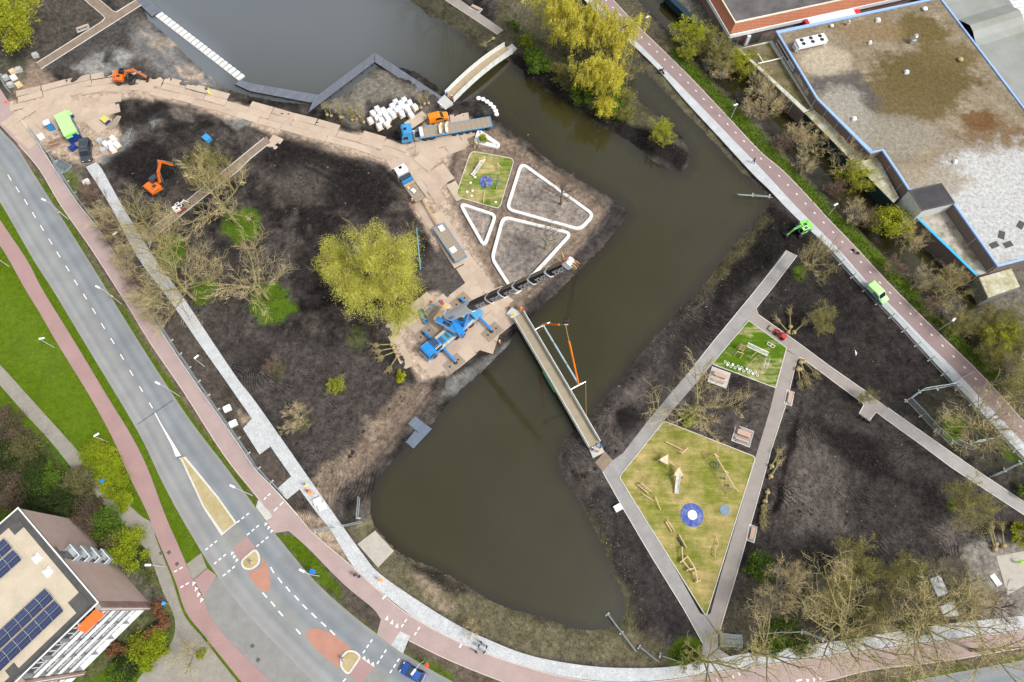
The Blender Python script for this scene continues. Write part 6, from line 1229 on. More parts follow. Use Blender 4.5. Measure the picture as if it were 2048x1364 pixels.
tt=tractor('bright blue tractor unit coupled to the long flatbed trailer',fr+d*3.55,rz,skyb);
MB().box((-2.45,.6,1.8),(.3,.9,1.4)).build('air_filter',MATS['steel'],tt);MB().box((-2.5,-.5,1.3),(.4,.6,.5)).build('equipment_box',MATS['trim_white'],tt)
def flatbed(label,c,rz,L,W,zd,rail,ax,nseg,leg=True,planks=12,rim='rim',r=.45):
 t=thing('flatbed_trailer',label,'trailer',(c.x,c.y,-.05),rz)
 n=planks;pl=MB().box((0,0,0),(L/n-.03,W-.16,.06)).mesh('deck_plank',MATS['plank'])
 for i in range(n):o=put('deck_plank',pl,t);o.location=(-L/2+(i+.5)*L/n,0,zd+.005*(i%3))
 MB().box((0,0,zd-.2),(L-.3,1.0,.3)).build('chassis',MATS['black'],t)
 for sg in(1,-1):MB().box((0,sg*(W/2-.03),zd-.06),(L,.1,.22)).build('side_rail',rail,t)
 for sg in(1,-1):MB().box((sg*(L/2-.03),0,zd-.0),(.1,W-.14,.26)).build('end_rail',rail,t)
 for x in ax:
  for sg in(1,-1):wheel(t,x,sg*(W/2-.3),r,.42,rim)
 if leg:
  for sg in(1,-1):MB().box((L/2-3.2,sg*(W/2-.25),zd/2),(.16,.16,zd)).build('landing_leg',rail,t)
 for sg in(1,-1):MB().box((-L/2-.04,sg*(W/2-.3),zd-.1),(.06,.35,.14)).build('tail_light',MATS['lamp_red'],t)
 return t
tr=flatbed('long empty multi-axle flatbed trailer with worn timber deck and blue rails',c,rz,Lt,2.6,1.3,skyb,[-Lt/2+.9+1.42*i for i in range(6)]+[Lt/2-1.0,Lt/2-2.3],0,planks=14)
MB().box((Lt/2-.5,0,1.7),(.7,2.0,.6)).build('headboard_box',MATS['trim_white'],tr)
ld=thing('counterweight_frame','pair of pale curved lifting frames strapped on the flatbed deck','machine part',c+d*(Lt/2-5.2)+Vector((0,0,1.29-1.35)),rz)
for sx in(-.65,.65):
 MB().prism([(sx-.5,-1.25),(sx-.25,-1.4),(sx+.35,-.7),(sx+.45,.6),(sx+.1,1.3),(sx-.2,.4),(sx-.1,-.6)],0,.5).build('curved_plate',M('cream',(.72,.58,.38),.6,dirt=(.4,.2,.05)),ld);MB().box((sx+.3,.9,.65),(.25,.9,.3)).build('bracket',MATS['trim_white'],ld)
c,rz,Lq=face2((845,405),(795,335),1.2);d=Vector((math.cos(rz),math.sin(rz),0));n_=Vector((-d.y,d.x,0))
tk=tractor('white and green lorry with a blue crane box behind its cab',c+d*4.15,rz,white,H=3.2,sleeper=2.2,axles=(-.1,-4.9,-6.2),L=8.6)
MB().sideprof([(-2.1,.74),(0,.69),(.13,.9),(.165,1.5),(-2.1,1.5)],lambda x,z:1.235).build('lower_cab',green,tk);MB().box((-2.65,0,1.7),(.7,2.3,1.7)).build('tool_locker',dgrey,tk);MB().box((-3.35,0,1.6),(.5,2.4,.9)).build('headboard',blue,tk)
for k in range(9):MB().box((-3.9-.53*k,0,1.22),(.49,2.35,.08)).build('deck_plank',MATS['plank'],tk)
for sg in(1,-1):MB().box((-6.0,sg*1.2,1.2),(4.9,.09,.3)).build('side_rail',dgrey,tk)
for k in range(3):MB().box((-3.75-.2*k,0,1.34+.05*k),(.16,2.3,.1)).build('timber',MATS['wood_raw'],tk)
for px,s,m_ in(((827,382),(.95,.75,.3),'trim_white'),((817,376),(.6,.5,.25),'wood_pale')):
 o=MB().box((0,0,s[2]/2),s).build('load_sack',MATS[m_],None,bevel=.06);o.location=P(*px,1.22);o.rotation_euler.z=rz+.2;tag(o,'white sack on the lorry deck' if m_=='trim_white' else 'small tan block on the lorry deck','sack')
c2,rz2_,Lq2=face2((923,518),(877,450),1.2);flatbed('flat drawbar trailer with blue side rails behind the white lorry',c2,rz2_,Lq2,2.5,1.05,skyb,[-Lq2/2+1.2,-Lq2/2+2.4,Lq2/2-1.4],0,False,planks=10)
p0,p1=P(846,398,.9),P(876,449,.9);db=MB();
o=MB().bar((0,0,0),p1-p0,.28,.25).build('drawbar',MATS['wood_raw']);o.location=p0;tag(o,'long brown drawbar linking the lorry and its trailer','drawbar')
for px,s,l in(((883,457),(1.3,1.0,.25),'white sheet bundle at the front of the drawbar trailer'),((906,500),(1.2,1.2,.2),'cream board on the rear of the drawbar trailer')):o=MB().box((0,0,s[2]/2),s).build('sheet_bundle',MATS['trim_white'],None,bevel=.04);o.location=P(*px,1.05);o.rotation_euler.z=rz2_;tag(o,l,'bundle')
def excavator(label,px,aim,body,tracks=True,s=1.0,boom=((.5,1.7),(1.6,3.6),(3.4,3.9),(5.0,1.6)),cab=None,bw=2.6,roof=None,yaw=0.0,under=None,stripe=None,name='excavator',blade=False):
 c=PG(*px,.02);q=P(*aim);rz=math.atan2(q.y-c.y,q.x-c.x);t=thing(name,label,'excavator',c,rz);t.scale=(s,s,s);under=under or MATS['black']
 ur=Matrix.Rotation(yaw,3,'Z')
 if tracks:
  for sg in(1,-1):
   m=MB();pr=[(-1.75,.15),(-1.5,0),(1.5,0),(1.75,.15),(1.85,.45),(1.7,.75),(1.4,.85),(-1.4,.85),(-1.7,.75),(-1.85,.45)];k=MB().sideprof(pr,lambda x,z:.28);k.v=[tuple(ur@Vector((x,y+sg*1.0,z)))for x,y,z in k.v];k.build('track',MATS['black'],t)
  MB().box((0,0,.65),(1.8,1.6,.4),yaw).build('undercarriage',MATS['black'],t)
 else:
  MB().box((0,0,.85),(3.6,.9,.5),yaw).build('undercarriage',MATS['black'],t)
  for sx in(-1.35,1.35):
   for sg in(1,-1):p=ur@Vector((sx,sg*1.0,0));w=wheel(t,p.x,p.y,.5,.45);w.rotation_euler.z=yaw
  if blade:p=ur@Vector((2.15,0,.5));MB().box(p,(.12,2.5,.6),yaw).build('blade',MATS['black'],t)
 z0=.95
 MB().prism([(-2.0,-.75),(-1.65,-bw/2),(.9,-bw/2),(1.15,-.3),(1.15,bw/2-.1),(-1.65,bw/2),(-2.0,.75)],z0,z0+.25).build('slew_platform',under,t)
 MB().sideprof([(-2.05,z0+.25),(.1,z0+.25),(.1,z0+.95),(-1.2,z0+1.15),(-1.9,z0+1.05),(-2.1,z0+.8)],lambda x,z:bw/2-.02-(.35 if x<-1.9 else 0)).build('engine_cover',body,t,bevel=.1)
 MB().box((-.75,-.3,z0+1.16),(.7,.6,.05)).build('engine_grille',MATS['black'],t);MB().tube([(-1.4,-.7,z0+1.1),(-1.4,-.7,z0+1.5)],.07,6).build('exhaust',MATS['black'],t)
 if stripe:MB().box((-1.96,0,z0+.7),(.3,1.2,.25)).build('maker_stripe',stripe,t)
 hwc=lambda x,z:.47
 ck=MB().sideprof([(-.55,z0+.25),(1.1,z0+.25),(1.2,z0+.9),(1.0,z0+1.75),(.8,z0+1.85),(-.45,z0+1.82),(-.6,z0+1.6)],hwc);ck.v=[(x,y+bw/2-.52,z)for x,y,z in ck.v];ck.build('cab',cab or body,t,bevel=.06)
 k=MB().add([(1.13,bw/2-.95,z0+.5),(1.13,bw/2-.09,z0+.5),(1.22,bw/2-.09,z0+.95),(1.22,bw/2-.95,z0+.95),(1.03,bw/2-.09,z0+1.72),(1.03,bw/2-.95,z0+1.72)],[(0,1,2,3),(3,2,4,5)]);k.v=[(x+.03,y,z)for x,y,z in k.v];k.build('windscreen',MATS['glass'],t)
 for sg,y in((1,bw/2-.035),(-1,bw/2-1.005)):MB().add([(-.4,y,z0+.7),(.95,y,z0+.7),(.9,y,z0+1.6),(-.4,y,z0+1.6)],[(0,1,2,3)]).build('side_window',MATS['glass'],t)
 MB().box((.2,bw/2-.52,z0+1.87),(.75,.6,.04)).build('roof_window',roof or MATS['glass'],t)
 y=-.05;b=[Vector((x,y,z))for x,z in boom]
 mb=MB();wid=(.5,.55,.5,.34)
 for i in range(2):mb.bar(b[i]-(b[i+1]-b[i]).normalized()*.1,b[i+1]+(b[i+1]-b[i]).normalized()*.12,.36,(.5,.46)[i])
 mb.build('boom',body,t,bevel=.05);MB().bar(b[2]-(b[3]-b[2]).normalized()*.55,b[3],.3,.36).build('dipper_arm',body,t,bevel=.04)
 cy=MB()
 for sg in(.32,-.32):cy.tube([(.95,y+sg,1.25),b[1]+Vector((.2,sg*.8,.05))],.075,6)
 m2=(b[1]+b[2])/2+Vector((0,0,.4));cy.tube([m2,b[2]-(b[3]-b[2]).normalized()*.5+Vector((0,0,.12))],.07,6);cy.tube([b[2]+Vector((.25,0,.1)),b[3]+Vector((.28,0,.35))],.065,6);cy.build('hydraulic_rams',MATS['steel'],t)
 hs_=MB();hs_.tube([b[0]+Vector((0,.12,.5)),b[1]+Vector((.1,.12,.38)),b[2]+Vector((-.2,.12,.35)),b[2].lerp(b[3],.5)+Vector((.35,.12,.2))],.03,4);hs_.build('hoses',MATS['hose'],t)
 e=b[3];bk=MB();pr=[(e.x-.05,e.z+.05),(e.x+.3,e.z-.1),(e.x+.35,e.z-.55),(e.x+.05,e.z-.95),(e.x-.5,e.z-1.0),(e.x-.25,e.z-.8),(e.x-.1,e.z-.45)];bk.sideprof(pr,lambda x,z:.55);bk.v=[(x,yy+y,z)for x,yy,z in bk.v];bk.build('bucket',MATS['black'],t)
 return t
excavator('orange wheeled excavator standing on the plates beside the grey silty mud',(253,163),(320,160),orange,False,.95,((.4,1.7),(1.5,3.2),(3.4,3.3),(5.0,1.1)),cab=dgrey,blade=True)
excavator('orange tracked excavator digging in black soil beside the brown path',(323,378),(356,352),orange,True,1.05,((.5,1.7),(1.5,3.9),(3.0,5.6),(4.4,3.0)),cab=dgrey,roof=MATS['glass_sky'],yaw=.6,stripe=navy)
excavator('lime green excavator with blue side doors straddling footway and black soil',(1600,462),(1572,474),lime,True,.85,((.5,1.7),(1.3,3.0),(2.9,2.7),(3.9,.9)),cab=limep,roof=MATS['glass_sky'],under=navy,yaw=.3)
excavator('white mini excavator with red base on the brown path',(362,420),(392,402),white,True,.55,((.9,1.5),(1.6,3.2),(3.0,3.6),(3.9,1.4)),under=red,roof=MATS['glass'],name='mini_excavator')
c=PG(1556,670,.05);q=P(1535,653);ml=thing('mini_loader','red articulated mini loader carrying a slab on the asphalt path','loader',c,math.atan2(q.y-c.y,q.x-c.x))
MB().sideprof([(-1.6,.5),(-.2,.5),(-.2,1.0),(-.6,1.25),(-1.5,1.2)],lambda x,z:.5).build('engine_cover',red,ml,bevel=.06);MB().box((.45,0,.75),(.9,.7,.4)).build('front_frame',red,ml);MB().box((-.15,0,1.15),(.45,.5,.15)).build('seat',MATS['black'],ml)
rp=MB();[rp.tube([(x,sg*.42,1.0),(x,sg*.42,2.1)],.03,5)for x in(-.5,.2)for sg in(1,-1)];[rp.tube([(-.5,sg*.42,2.1),(.2,sg*.42,2.1)],.03,5)for sg in(1,-1)];rp.build('roll_bar',red,ml)
for sg in(1,-1):MB().bar((.3,sg*.3,1.2),(1.6,sg*.3,.5),.1,.16).build('lift_arm',red,ml)
MB().box((2.0,0,.45),(.9,1.3,.35)).build('concrete_slab',MATS['plank'],ml);ml.scale=(.85,.85,.85)
for x in(-1.1,.6):
 for sg in(1,-1):wheel(ml,x,sg*.55,.36,.3)
c,rz,Lr=face2((1612,46),(1722,23),3.2);rl=thing('box_lorry','red lorry with a long white box trailer parked between the halls','truck',(c.x,c.y,0),rz)
MB().box((-.6,0,2.2),(Lr-2.2,2.5,2.7)).build('box_body',MATS['trim_white'],rl,bevel=.05);MB().box((-Lr/2+.2,0,2.3),(.9,2.52,2.4)).build('red_band',red,rl);MB().sideprof([(Lr/2-1.9,.6),(Lr/2+.2,.6),(Lr/2+.25,1.6),(Lr/2,3.1),(Lr/2-1.9,3.1)],lambda x,z:1.22).build('cab',paintm('brightred',(.65,.02,.015),.05),rl,bevel=.08);MB().box((0,0,.8),(Lr-1.5,1,.3)).build('chassis',MATS['black'],rl)
for x in(-Lr/2+1.2,-Lr/2+2.5,Lr/2-.9):
 for sg in(1,-1):wheel(rl,x,sg*1.05,.48,.35)
 # ================================================================== mobile crane and its lift
def textmesh(txt,size,mat,name='lettering',ext=.004,bold=.0):
 cu=bpy.data.curves.new('t','FONT');cu.body=txt;cu.size=size;cu.align_x='CENTER';cu.align_y='CENTER';cu.extrude=ext;cu.offset=bold;cu.resolution_u=2
 o=bpy.data.objects.new('t',cu);COL.objects.link(o);dg=bpy.context.evaluated_depsgraph_get();me=bpy.data.meshes.new_from_object(o.evaluated_get(dg));bpy.data.objects.remove(o);bpy.data.curves.remove(cu)
 me.name=name;me.materials.clear();me.materials.append(mat);return me
def frame_to(o,x,y,z,loc):o.matrix_local=Matrix(((x.x,y.x,z.x,loc.x),(x.y,y.y,z.y,loc.y),(x.z,y.z,z.z,loc.z),(0,0,0,1)))
cf,cb=P(849,709,1.6),P(957,618,1.6);cdir=cf-cb;CLn=cdir.length;crz=math.atan2(cdir.y,cdir.x);cc=(cf+cb)/2
crane=thing('mobile_crane','blue and white mobile crane with a black telescopic boom lifting the footbridge','crane',(cc.x,cc.y,-.05),crz)
bl2=paintm('craneblue',(.012,.22,.58),.12);bl3=paintm('cranepale',(.05,.30,.52),.4);cream=M('cream_weight',(.62,.46,.25),.6,dirt=(.35,.18,.06),dirtamt=.7,scale=2)
h=CLn/2
MB().box((-.3,0,1.25),(CLn-1.2,2.5,.5)).build('carrier_frame',bl2,crane,bevel=.04)
for sg in(1,-1):MB().box((-.8,sg*1.05,1.52),(CLn-4.0,.5,.06)).build('walkway',M('deck_beige',(.5,.45,.36),.8,dirt=DIRTC),crane)
MB().box((-.6,0,1.54),(5.2,1.5,.1)).build('carrier_deck',bl3,crane)
hw=lambda x,z:1.32-.08*max(0,z-1.6)
MB().sideprof([(h-1.9,.7),(h-.1,.65),(h+.1,.9),(h+.08,1.6),(h-.15,2.45),(h-.4,2.6),(h-1.9,2.6)],hw).build('carrier_cab',bl2,crane,bevel=.07);glass_seg(crane,hw,(h+.08,1.62),(h-.15,2.45),.1,.03);side_glass(crane,hw,[(h-.2,1.5),(h-.35,2.3),(h-1.5,2.3),(h-1.5,1.45)])
MB().box((h-.0,0,.75),(.3,2.66,.4)).build('bumper',MATS['trim_white'],crane)
MB().box((h-2.7,-.35,1.95),(1.3,1.6,.75)).build('engine_hood',bl2,crane,bevel=.05)
for k in range(3):MB().box((h-2.7,-.85+.5*k,2.345),(1.1,.44,.03)).build('solar_grille',M('grille',(.045,.06,.08),.35),crane)
MB().box((h-2.7,.85,2.0),(1.3,.5,.8)).build('black_locker',MATS['black'],crane)
lt_=put('lettering',textmesh('SCHOT',.42,MATS['white_paint'],bold=.012),crane);lt_.location=(h-2.7,.85,2.41);lt_.rotation_euler=(0,0,math.pi)
for i,x in enumerate((h-1.3,h-3.2,-.2,-2.0,-3.7)):
 for sg in(1,-1):wheel(crane,x,sg*1.12,.62,.45,'rim_red')
MB().box((-h+.9,0,1.85),(2.0,2.5,.9)).build('rear_housing',bl3,crane,bevel=.06)
OUT=[((911,724),1),((848,664),1),((983,661),-1),((922,598),-1)]
inv=(Matrix.Translation(crane.location)@Matrix.Rotation(crz,4,'Z')).inverted()
for px,e in OUT:
 p=inv@P(*px,.5);sg=1 if p.y>0 else-1
 MB().bar((p.x,sg*1.1,1.05),(p.x,p.y,1.0),.42,.36).build('outrigger_beam',bl2,crane,bevel=.03);MB().bar((p.x,sg*1.1,1.24),(p.x,p.y*.72,1.22),.3,.16).build('outrigger_inner',bl2,crane);MB().tube([(p.x,p.y,.0),(p.x,p.y,1.1)],.12,8).build('jack',MATS['chrome'],crane);MB().lathe((p.x,p.y,.13),[(.38,0),(.38,.08),(.2,.14),(.02,.15)],12).build('float',MATS['black'],crane)
for(px,a,l)in(((908,727),.0,'timber outrigger mat under the crane jack nearest the cab on the pond side'),((850,668),.0,'timber outrigger mat holding rusty chain on the tree side of the crane'),((984,664),.0,'timber outrigger mat under the rear crane jack on the pond side'),((921,603),.0,'timber outrigger mat under the rear crane jack beside the boom')):
 t=thing('outrigger_mat',l,'mat',P(*px,-.06),crz+math.pi/2);c0=math.pi
 for k in range(4):MB().box((-.9+.6*k,0,.05),(.58,3.6,.14)).build('plank',M('mat_brown',(.28,.22,.17),.9,var=.2,dirt=DIRTC),t)
 for sy in(-1.0,1.0):MB().lathe((0,sy,.122),[(.2,0),(.2,.006),(.02,.007)],12).build('lifting_hole',MATS['black'],t)
HKZ=27.5;hk=P(1132,645,HKZ)
tipz=min(np.arange(36,55,.25),key=lambda z:math.hypot(*(np.array(PX(hk.x,hk.y,z))-np.array((1146,516)))))
tip=Vector((hk.x,hk.y,tipz));tt0=P(915,645,2.2)
sdir=Vector((tip.x-tt0.x,tip.y-tt0.y,0)).normalized();srz=math.atan2(sdir.y,sdir.x)-crz
sup=bpy.data.objects.new('superstructure',None);
tl_=inv@tt0;pv=tl_+Matrix.Rotation(srz,3,'Z')@Vector((-1.6,0,1.0))
def sl(v):return tl_+Matrix.Rotation(srz,3,'Z')@Vector(v)
Q3=Matrix.Rotation(srz,3,'Z')
MB().lathe(sl((0,0,-.65)),[(1.15,0),(1.15,.3),(1.0,.32),(.02,.33)],20).build('turntable',MATS['black'],crane)
def sbox(c,s,name,mat,bv=.04):return MB().box(sl(c),s,m=0,rot=Q3).build(name,mat,crane,bevel=bv)
sbox((-.6,0,-.1),(4.6,2.3,.5),'slew_frame',bl2);sbox((-3.35,0,.25),(1.3,4.0,1.1),'counterweight',cream,.2);sbox((-3.3,0,.86),(.7,2.6,.12),'counterweight_top',cream);sbox((-2.3,.75,.55),(.9,.8,.8),'winch',bl2)
sbox((-1.2,-1.55,.55),(4.4,1.0,1.0),'engine_house',bl2,.06);sbox((1.6,-1.6,.35),(1.8,1.0,1.5),'operator_cab',bl2,.06);sbox((1.75,-1.6,1.12),(1.2,.8,.04),'cab_roof_window',MATS['glass_sky'],0);sbox((2.52,-1.6,.5),(.06,.86,.9),'cab_windscreen',MATS['glass'],0)
sbox((-2.5,0,1.15),(.8,1.0,.5),'white_platform',MATS['trim_white'],.04)
MB().box(inv@P(913,650,2.9),(4.3,1.15,.9),math.pi/2-.28).build('tool_house',bl2,crane,bevel=.06)
for c_,s_,n_2,m_2 in(((.4,.9,.3),(1.6,.5,.5),'hydraulic_unit',MATS['black']),((-1.0,.9,.45),(1.0,.4,.7),'oil_tank',MATS['steel']),((.6,-.75,.3),(1.2,.4,.4),'valve_block',MATS['black']),((-2.0,-.6,.7),(.7,.7,.5),'rope_drum',MATS['steel']),((.2,-2.1,.3),(2.6,.35,.05),'side_walkway',MATS['steel']),((-1.2,-1.55,1.07),(1.6,.6,.04),'vent_grille',MATS['black'])):sbox(c_,s_,n_2,m_2,0)
for k_ in range(6):MB().tube([sl((-1.5+.1*k_,.3,.6)),sl((-.4,.5+.08*k_,.9)),sl((.8,.4,.5))],.035,5).build('hose',MATS['hose'],crane)
gr_=MB()
for sx in(-3.2,-1.2,.8):gr_.tube([sl((sx,-2.25,.3)),sl((sx,-2.25,1.3))],.03,5)
gr_.tube([sl((-3.2,-2.25,1.3)),sl((.8,-2.25,1.3))],.03,5);gr_.build('guard_rail',MATS['trim_white'],crane)
for x_ in(-4.2,-2.6,1.2,2.4):MB().box((x_,.0,1.62),(.5,1.1,.12)).build('deck_hatch',M('hatch_dark',(.06,.09,.12),.6,dirt=DIRTC),crane);MB().box((x_+.6,1.26,1.1),(.9,.06,.4)).build('side_locker',bl3,crane)
tipl=inv@tip;bd=(tipl-pv);BL=bd.length;bd.normalize();bs=Vector((-bd.y,bd.x,0)).normalized();bn_=bd.cross(bs)*-1
if bn_.z<0:bn_=-bn_
blk=M('boom_black',(.010,.0105,.011),.4,var=.3,scale=.5,coat=.2)
def boomsec(s0,s1,w,h_,mat,name='boom_section'):
 k=MB();prof=[(w*.5,-h_*.1),(w*.42,-h_*.38),(w*.2,-h_*.5),(-w*.2,-h_*.5),(-w*.42,-h_*.38),(-w*.5,-h_*.1),(-w*.5,h_*.36),(-w*.4,h_*.5),(w*.4,h_*.5),(w*.5,h_*.36)]
 for s in(s0,s1):
  for a,b in prof:k.v.append(tuple(pv+bd*s+bs*a+bn_*b))
 n=len(prof)
 for i in range(n):k.f.append((i,(i+1)%n,n+(i+1)%n,n+i));k.m.append(0)
 k.f.append(tuple(range(n-1,-1,-1)));k.f.append(tuple(range(n,2*n)));k.m+=[0,0];return k.build(name,mat,crane)
def s_at(px):
 best=min(np.linspace(0,BL,800),key=lambda s:abs(PX(*(crane.matrix_basis@Vector((0,0,0))if False else(Matrix.Translation(crane.location)@Matrix.Rotation(crz,4,'Z'))@(pv+bd*s)))[0]-px));return float(best)
cuts=[s_at(x)for x in(944,981,1007,1035,1066,1100,1136)];ws=[1.36,1.30,1.22,1.15,1.08,1.0]
camv=inv@Vector((0,0,CAMH));boomsec(-.6,cuts[0]-.1,1.5,1.75,MATS['trim_white'],'boom_base')
tm=textmesh('SCHOT',1.0,MATS['white_paint'],bold=.015)
for i in range(6):
 a,b=cuts[i],cuts[i+1];w=ws[i];boomsec(a-.3,b-.12,w,w*1.12,blk);boomsec(b-.22,b+.12,w*1.07,w*1.2,MATS['trim_white'],'boom_collar')
 for sg in(1,-1):k=MB();k.tube([pv+bd*(b-.3)+bn_*w*.6+bs*sg*.2,pv+bd*(b-.2)+bn_*(w*.6+.7)+bs*sg*.15],.04,5);k.build('line_guide',MATS['wood_raw'],crane)
 mid=pv+bd*(a+(b-a)*.6);cv=(camv-mid).normalized();sd=bs if bs.dot(cv)>0 else-bs
 cands=[(bn_,w*.565,0),(sd,w*.505,0),(-bn_,w*.565,0)];nrm,off,_=max(cands[:2],key=lambda c_:c_[0].dot(cv))
 ht=min(w*.62,(b-a)*.16);o=put('lettering',tm,crane)
 side=bs if abs(nrm.dot(bs))<.5 else bn_
 xax=bd;yax=nrm.cross(xax)
 o.matrix_local=Matrix(((xax.x,yax.x,nrm.x,0),(xax.y,yax.y,nrm.y,0),(xax.z,yax.z,nrm.z,0),(0,0,0,1)))@Matrix.Scale(ht/.7,4)
 low=-1 if yax.dot(inv.to_3x3()@Vector((.3,-1,0)))<0 else 1
 o.location=mid+nrm*(off+.01)+yax*low*w*.12
e=cuts[-1]
boomsec(e-.2,e+1.0,1.02,1.2,MATS['trim_white'],'boom_head')
for sg in(-.35,0,.35):MB().lathe(pv+bd*(e+1.0)+bs*sg-bn_*.5,[(.02,-.06),(.45,-.06),(.4,0),(.45,.06),(.02,.06)],14,axis=bs).build('sheave',MATS['wood_raw'],crane)
for sg in(1,-1):
 k=MB();k.bar(pv+bd*(e+.4)+bs*sg*.45+bn_*.76,pv+bd*(e+.9)+bs*sg*.1+bn_*.76,.18,.03);k.build('red_marking',M('mark_red',(.6,.04,.03),.5),crane)
k=MB();k.bar(pv+bd*(e+1.2)+bn_*.4,pv+bd*(e+1.9)+bn_*.9-bs*.5,.1,.1);k.bar(pv+bd*(e+.2)+bn_*.6,pv+bd*(e+.3)+bn_*1.5+bs*.5,.1,.1);k.build('head_fittings',MATS['wood_raw'],crane)
MB().bar(sl((1.3,0,.2)),pv+bd*cuts[0]*.7-bn_*.8,.45,.45).build('luffing_ram',bl2,crane)
o=put('lettering',textmesh('SCHOT',.9,bl2,bold=.015),crane);mid=pv+bd*2.4;cv=(camv-mid).normalized();sd=bs if bs.dot(cv)>0 else-bs;nrm=max((bn_,sd),key=lambda q:q.dot(cv));off=.9 if nrm is bn_ else .77;y_=nrm.cross(bd);o.matrix_local=Matrix(((bd.x,y_.x,nrm.x,0),(bd.y,y_.y,nrm.y,0),(bd.z,y_.z,nrm.z,0),(0,0,0,1)));o.location=mid+nrm*off
hb=thing('hook_block','black and white hook block hanging over the pond above the bridge','hook block',hk)
MB().box((0,0,.5),(.75,.55,.9)).build('cheek',MATS['black'],hb,bevel=.08);MB().box((0,0,-.15),(.55,.45,.4)).build('hook_weight',MATS['trim_white'],hb,bevel=.06);MB().tube([(0,0,-.35),(0,0,-.7),(.2,0,-.95),(.4,0,-.75)],.07,6).build('hook',MATS['wood_raw'],hb)
for sx in(-.2,0,.2):MB().tube([(sx,0,.9),(sx*.8,0,tipz-HKZ-.6)],.022,4).build('rope',MATS['hose'],hb)
def bp(s,y,z):return Matrix.Translation(br2.location)@Matrix.Rotation(rz2,4,'Z')@Vector((s,y,z))
sA,sB=L2*.17,L2*.83;SZ=8.0
pa,pb=P(1085,648,SZ),P(1157,768,SZ)
sp=thing('spreader_beam','pale blue spreader beam with cross arms above the footbridge deck','spreader beam',pa);Lb=pb-pa
MB().tube([(0,0,0),Lb],.16,8).build('beam',M('pale_blue',(.33,.44,.50),.5,dirt=(.45,.42,.36),dirtamt=.6),sp)
for t_ in(.32,.68):MB().tube([Lb*(t_-.015),Lb*(t_+.015)],.2,8).build('coupling',MATS['steel'],sp)
ends=[]
nb=Vector((-Lb.y,Lb.x,0)).normalized()
for c0 in(Vector((0,0,-.9)),Lb+Vector((0,0,-.9))):
 a,b=c0+nb*1.5,c0-nb*1.5;MB().tube([a,b],.09,8).build('cross_arm',MATS['alu'],sp);ends+=[(a,b)]
 for q in(a,b):MB().tube([c0+Vector((0,0,.9)),q],.035,5).build('chain',MATS['wood_raw'],sp)
sling=M('sling_orange',(.75,.19,.02),.8)
for q in(Vector((0,0,0)),Lb):
 g=hk+Vector((0,0,-.9))-pa;o=thing('lifting_sling','orange lifting sling from the hook to the %s of the spreader beam'%('crane-side end' if q.length<1 else 'park-side end'),'sling',pa+q);v=g-q
 MB().tube([Vector((0,0,0)),v*.75],.16,7).build('webbing',sling,o);MB().tube([v*.75,v],.05,5).build('wire',MATS['wood_raw'],o)
for i,(a,b)in enumerate(ends):
 s_=(sA,sB)[i]
 for q,y in((a,hw2),(b,-hw2)):
  w0=pa+q;tgt=min((bp(s_,yy,.75)for yy in(hw2,-hw2)),key=lambda g:(g-w0).to_2d().length)
  o=thing('suspension_chain','thin rusty chain holding the footbridge below the spreader beam','chain',w0,0,'chains holding the footbridge');MB().tube([Vector((0,0,0)),tgt-w0],.03,4).build('chain',MATS['wood_raw'],o)
c=P(848,634,.25);tg_=thing('gear_trough','blue steel trough with lifting gear beside the counterweight','trough',(c.x,c.y,-.05),crz+R(70))
for q,s in(((0,.4,.35),(3.0,.08,.7)),((0,-.4,.35),(3.0,.08,.7)),((1.46,0,.35),(.08,.72,.7)),((-1.46,0,.35),(.08,.72,.7)),((0,0,.05),(2.84,.72,.08))):MB().box(q,s).build('side' if s[2]>.5 else 'floor',bl3,tg_)
for k in range(5):MB().tube([(-1.2+.55*k,-.2,.2),(-1.0+.55*k,.2,.3)],.08,5).build('shackle',MATS['wood_raw'],tg_)
c=P(868,612,.25);gp=thing('lifting_gear','tangle of slings, blue hooks and chains on the plates by the boom','lifting gear',(c.x,c.y,-.05),0)
for k in range(9):
 a=Vector((random.uniform(-2.2,2.2),random.uniform(-1.2,1.4),.12));b=a+Vector((random.uniform(-1.4,1.4),random.uniform(-.6,.6),.1));MB().tube([a,(a+b)/2+Vector((.1,.2,.15)),b],random.uniform(.05,.12),6).build('sling',random.choice((bl3,MATS['plank'],MATS['steel'],bl3)),gp)
for x,y in((-.6,.9),(1.2,1.1),(1.6,.6)):MB().lathe((x,y,0),[(.25,0),(.3,.2),(.2,.42),(.02,.45)],10).build('shackle',M('rust_red',(.5,.09,.04),.7),gp)
MB().box((-.6,-.8,.1),(2.6,1.2,.14),.8).build('timber_mat',MATS['plank'],gp)
